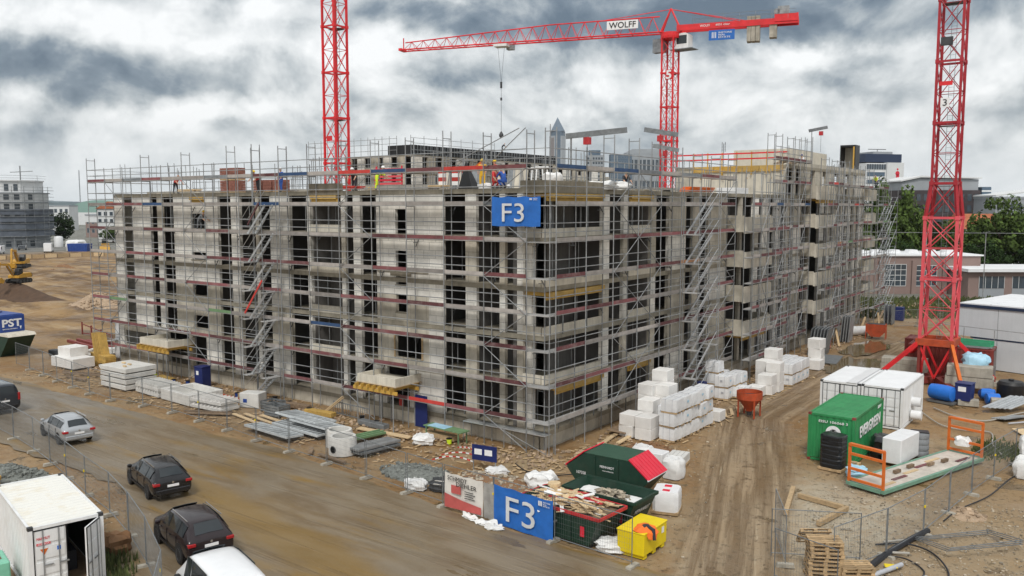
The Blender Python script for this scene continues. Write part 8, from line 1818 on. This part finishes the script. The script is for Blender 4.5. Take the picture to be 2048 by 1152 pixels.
# ------------------------------------------------------------------ people
def person(label, loc, rz, top, legs, helmet, pose='stand', vest=None, s=1.0):
    z = {'stand': 0, 'bend': 0, 'crouch': -.42}[pose]
    hip = Vector((0, 0, .92 + z)); lean = {'stand': .05, 'bend': .75, 'crouch': .45}[pose]
    dirv = Vector((math.sin(lean), 0, math.cos(lean))); chest = hip + dirv * .36; neck = hip + dirv * .54; head = neck + Vector((math.sin(lean * .7), 0, math.cos(lean * .7))) * .16; crown = head + Vector((math.sin(lean * .5), 0, math.cos(lean * .5))) * .08
    V = [hip, hip + dirv * .18, chest, neck, head, crown]; E_ = [(0, 1), (1, 2), (2, 3), (3, 4), (4, 5)]; Rr = [.145, .135, .165, .06, .095, .085]; reg = [1, 0, 0, 2, 2, 2]
    def chain(root, pts, rs, rg):
        p = root
        for v, r_, g_ in zip(pts, rs, rg): V.append(Vector(v)); E_.append((p, len(V) - 1)); Rr.append(r_); reg.append(g_); p = len(V) - 1
    hands = []
    for sy in (-1, 1):
        if pose == 'crouch': kn = Vector((.38, sy * .16, .50)); an = Vector((.02, sy * .14, .1)); to = Vector((.2, sy * .15, .05))
        else: kn = Vector((.06 * sy + .03, sy * .12, .48)); an = Vector((-.03 + .08 * sy, sy * .13, .1)); to = an + Vector((.17, sy * .02, -.055))
        chain(0, [hip + Vector((0, sy * .1, -.06)), kn, an, to], [.105, .075, .055, .05], [1, 1, 1, 3])
        sh = chest + dirv * .12 + Vector((0, sy * .19, 0)); fwd = .34 if pose != 'stand' else (.2 if sy > 0 else .05)
        elb = sh + Vector((fwd * .5, sy * .07, -.26)); ha = elb + Vector((fwd * .75, -sy * .02, -.2 if pose != 'stand' else -.18)); wr = elb + (ha - elb) * .9
        chain(2, [sh, elb, wr, ha], [.075, .052, .038, .042], [0, 0, 2, 2]); hands.append((ha, (ha - elb).normalized(), sy))
    me = bpy.data.meshes.new('body'); me.from_pydata(V, E_, []); ob = bpy.data.objects.new('tmp', me); COL.objects.link(ob)
    sk = ob.modifiers.new('s', 'SKIN'); sv = me.skin_vertices[0].data
    for i, r_ in enumerate(Rr): sv[i].radius = (r_, r_ * (1.15 if i in (1, 2) else 1))
    sv[0].use_root = True
    ss = ob.modifiers.new('b', 'SUBSURF'); ss.levels = 1; ss.render_levels = 1
    bpy.context.view_layer.update(); m2 = bpy.data.meshes.new_from_object(ob.evaluated_get(bpy.context.evaluated_depsgraph_get())); bpy.data.objects.remove(ob)
    vs = [v.co.copy() for v in m2.vertices]; fs = [tuple(p.vertices) for p in m2.polygons]; mi = []
    for p in m2.polygons:
        c = p.center; best = min(range(len(E_)), key=lambda e: ((V[E_[e][0]] + V[E_[e][1]]) / 2 - c).length + (0 if True else 0)); mi.append(reg[E_[best][1]])
    b = MB(); b.v = [tuple(v) for v in vs]; b.f = fs; b.m = mi
    for ha, d, sy in hands:                                   # fingers and thumb
        side = Vector((0, 1, 0)); nrm = d.cross(side)
        for k in range(4): p = ha + side * (k - 1.5) * .018 + d * .02; q_ = p + d * (.05, .06, .055, .045)[k]; b.tube(p, q_, .009, 5, 2, .008); b.tube(q_, q_ + d * .02 - nrm * .02, .008, 5, 2, .006)
        b.tube(ha - side * sy * .02, ha - side * sy * .05 + d * .04, .011, 5, 2, .008)
    b.obox(head + Vector((.1, 0, .0)), (.03, .025, .04), None, 2)
    for sy in (-1, 1): b.obox(head + Vector((.092, sy * .035, .025)), (.012, .025, .014), None, 3); b.obox(head + Vector((0, sy * .095, 0)), (.04, .02, .06), None, 2)
    b.obox(head + Vector((.09, 0, -.05)), (.012, .05, .012), None, 3)
    t = part('person', b, [top, legs, 'skin', 'cloth_dark'], None, loc, rz, smooth=True); tag(t, label, 'person'); t.scale = (s, s, s)
    if helmet: part('helmet', MB().lathe([(.135, 0), (.125, .01), (.12, .05), (.095, .1), (.05, .13), (.001, .14)], 14), helmet, t, head + Vector((0, 0, .04)), smooth=True)
    return t
def W_(x, y, z=None): return (x, y, rz_ if z is None else z)
person('person in a bright yellow jacket bending at the roof edge beside the red mast', W_(-13.9, .9), R(60), 'hivis', 'hivis', 'helmet_white', 'bend')
person('person in a yellow vest standing on the roof beside the one in red', W_(-5.3, 1.2), R(-60), 'vest_yellow', 'vest_yellow', 'helmet_yellow', 'stand')
person('person in a red jacket standing on the roof above the crouching pair', W_(-4.9, 1.9), R(-120), 'vest_red', 'cloth_dark', 'helmet_yellow', 'stand')
person('person in red with a white helmet crouching at the roof edge', W_(-4.2, .9), R(-20), 'vest_red', 'vest_red', 'helmet_white', 'crouch')
person('person in blue with a yellow helmet crouching at the roof edge', W_(-3.5, 1.0), R(170), 'cloth_blue', 'cloth_blue', 'helmet_yellow', 'crouch')
person('person in dark clothes with a yellow helmet kneeling on the yard roof edge', W_(-1.1, 10.9), R(-30), 'cloth_dark', 'cloth_grey', 'helmet_yellow', 'crouch')
person('person with a yellow helmet bending on the scaffold by the west windows', (-31.6, -.62, 11.75), R(20), 'cloth_grey', 'cloth_grey', 'helmet_yellow', 'bend')
person('person in a red shirt bending on the west end of the roof', W_(-38.0, 1.5), R(0), 'vest_red', 'cloth_dark', None, 'bend')
person('person with a yellow helmet in dark red on the roof by the brick pallets', W_(-26.4, 1.0), R(-80), 'vest_red', 'cloth_dark', 'helmet_yellow', 'bend')
person('person in blue overalls standing on the roof by the stair tower', W_(-24.0, 1.2), R(-90), 'cloth_blue', 'cloth_blue', 'helmet_white', 'stand')
person('dark figure bending on top of the rear block formwork', (-66.4, 83.5, 23.25), R(40), 'cloth_dark', 'cloth_dark', None, 'bend', s=1.05)
person('person in a yellow jacket on the far end of the scaffold', (.7, 68.6, 15.75), R(-90), 'hivis', 'cloth_dark', None, 'bend')
person('person with a dark blue helmet on the raised roof', (-.8, 46.0, F[6]), R(-90), 'white_wrap', 'cloth_grey', 'helmet_blue', 'crouch')
person('person in dark red trousers standing at the foot of the far scaffold', (2.9, 44.3, 0), R(-120), 'cloth_grey', 'red_rim', 'helmet_white', 'stand')
person('person with a white helmet at the red timber stack on the roof', W_(-17.4, 2.2), R(-60), 'cloth_dark', 'cloth_dark', 'helmet_white', 'bend')
# ------------------------------------------------------------------ air
hm = bpy.data.materials.new('thin_haze'); hm.use_nodes = True; ht = hm.node_tree
for n in [n for n in ht.nodes if n.type != 'OUTPUT_MATERIAL']: ht.nodes.remove(n)
pv = ht.nodes.new('ShaderNodeVolumePrincipled'); pv.inputs['Color'].default_value = (.90, .94, .98, 1); pv.inputs['Density'].default_value = .00006; pv.inputs['Anisotropy'].default_value = .2
ht.links.new(pv.outputs[0], [n for n in ht.nodes if n.type == 'OUTPUT_MATERIAL'][0].inputs['Volume'])
ho = part('haze', MB().box(-4100, 4100, -450, 5200, -65, 262), hm, None); ho['kind'] = 'stuff'; tag(ho, 'thin pale haze over the whole district', 'haze')
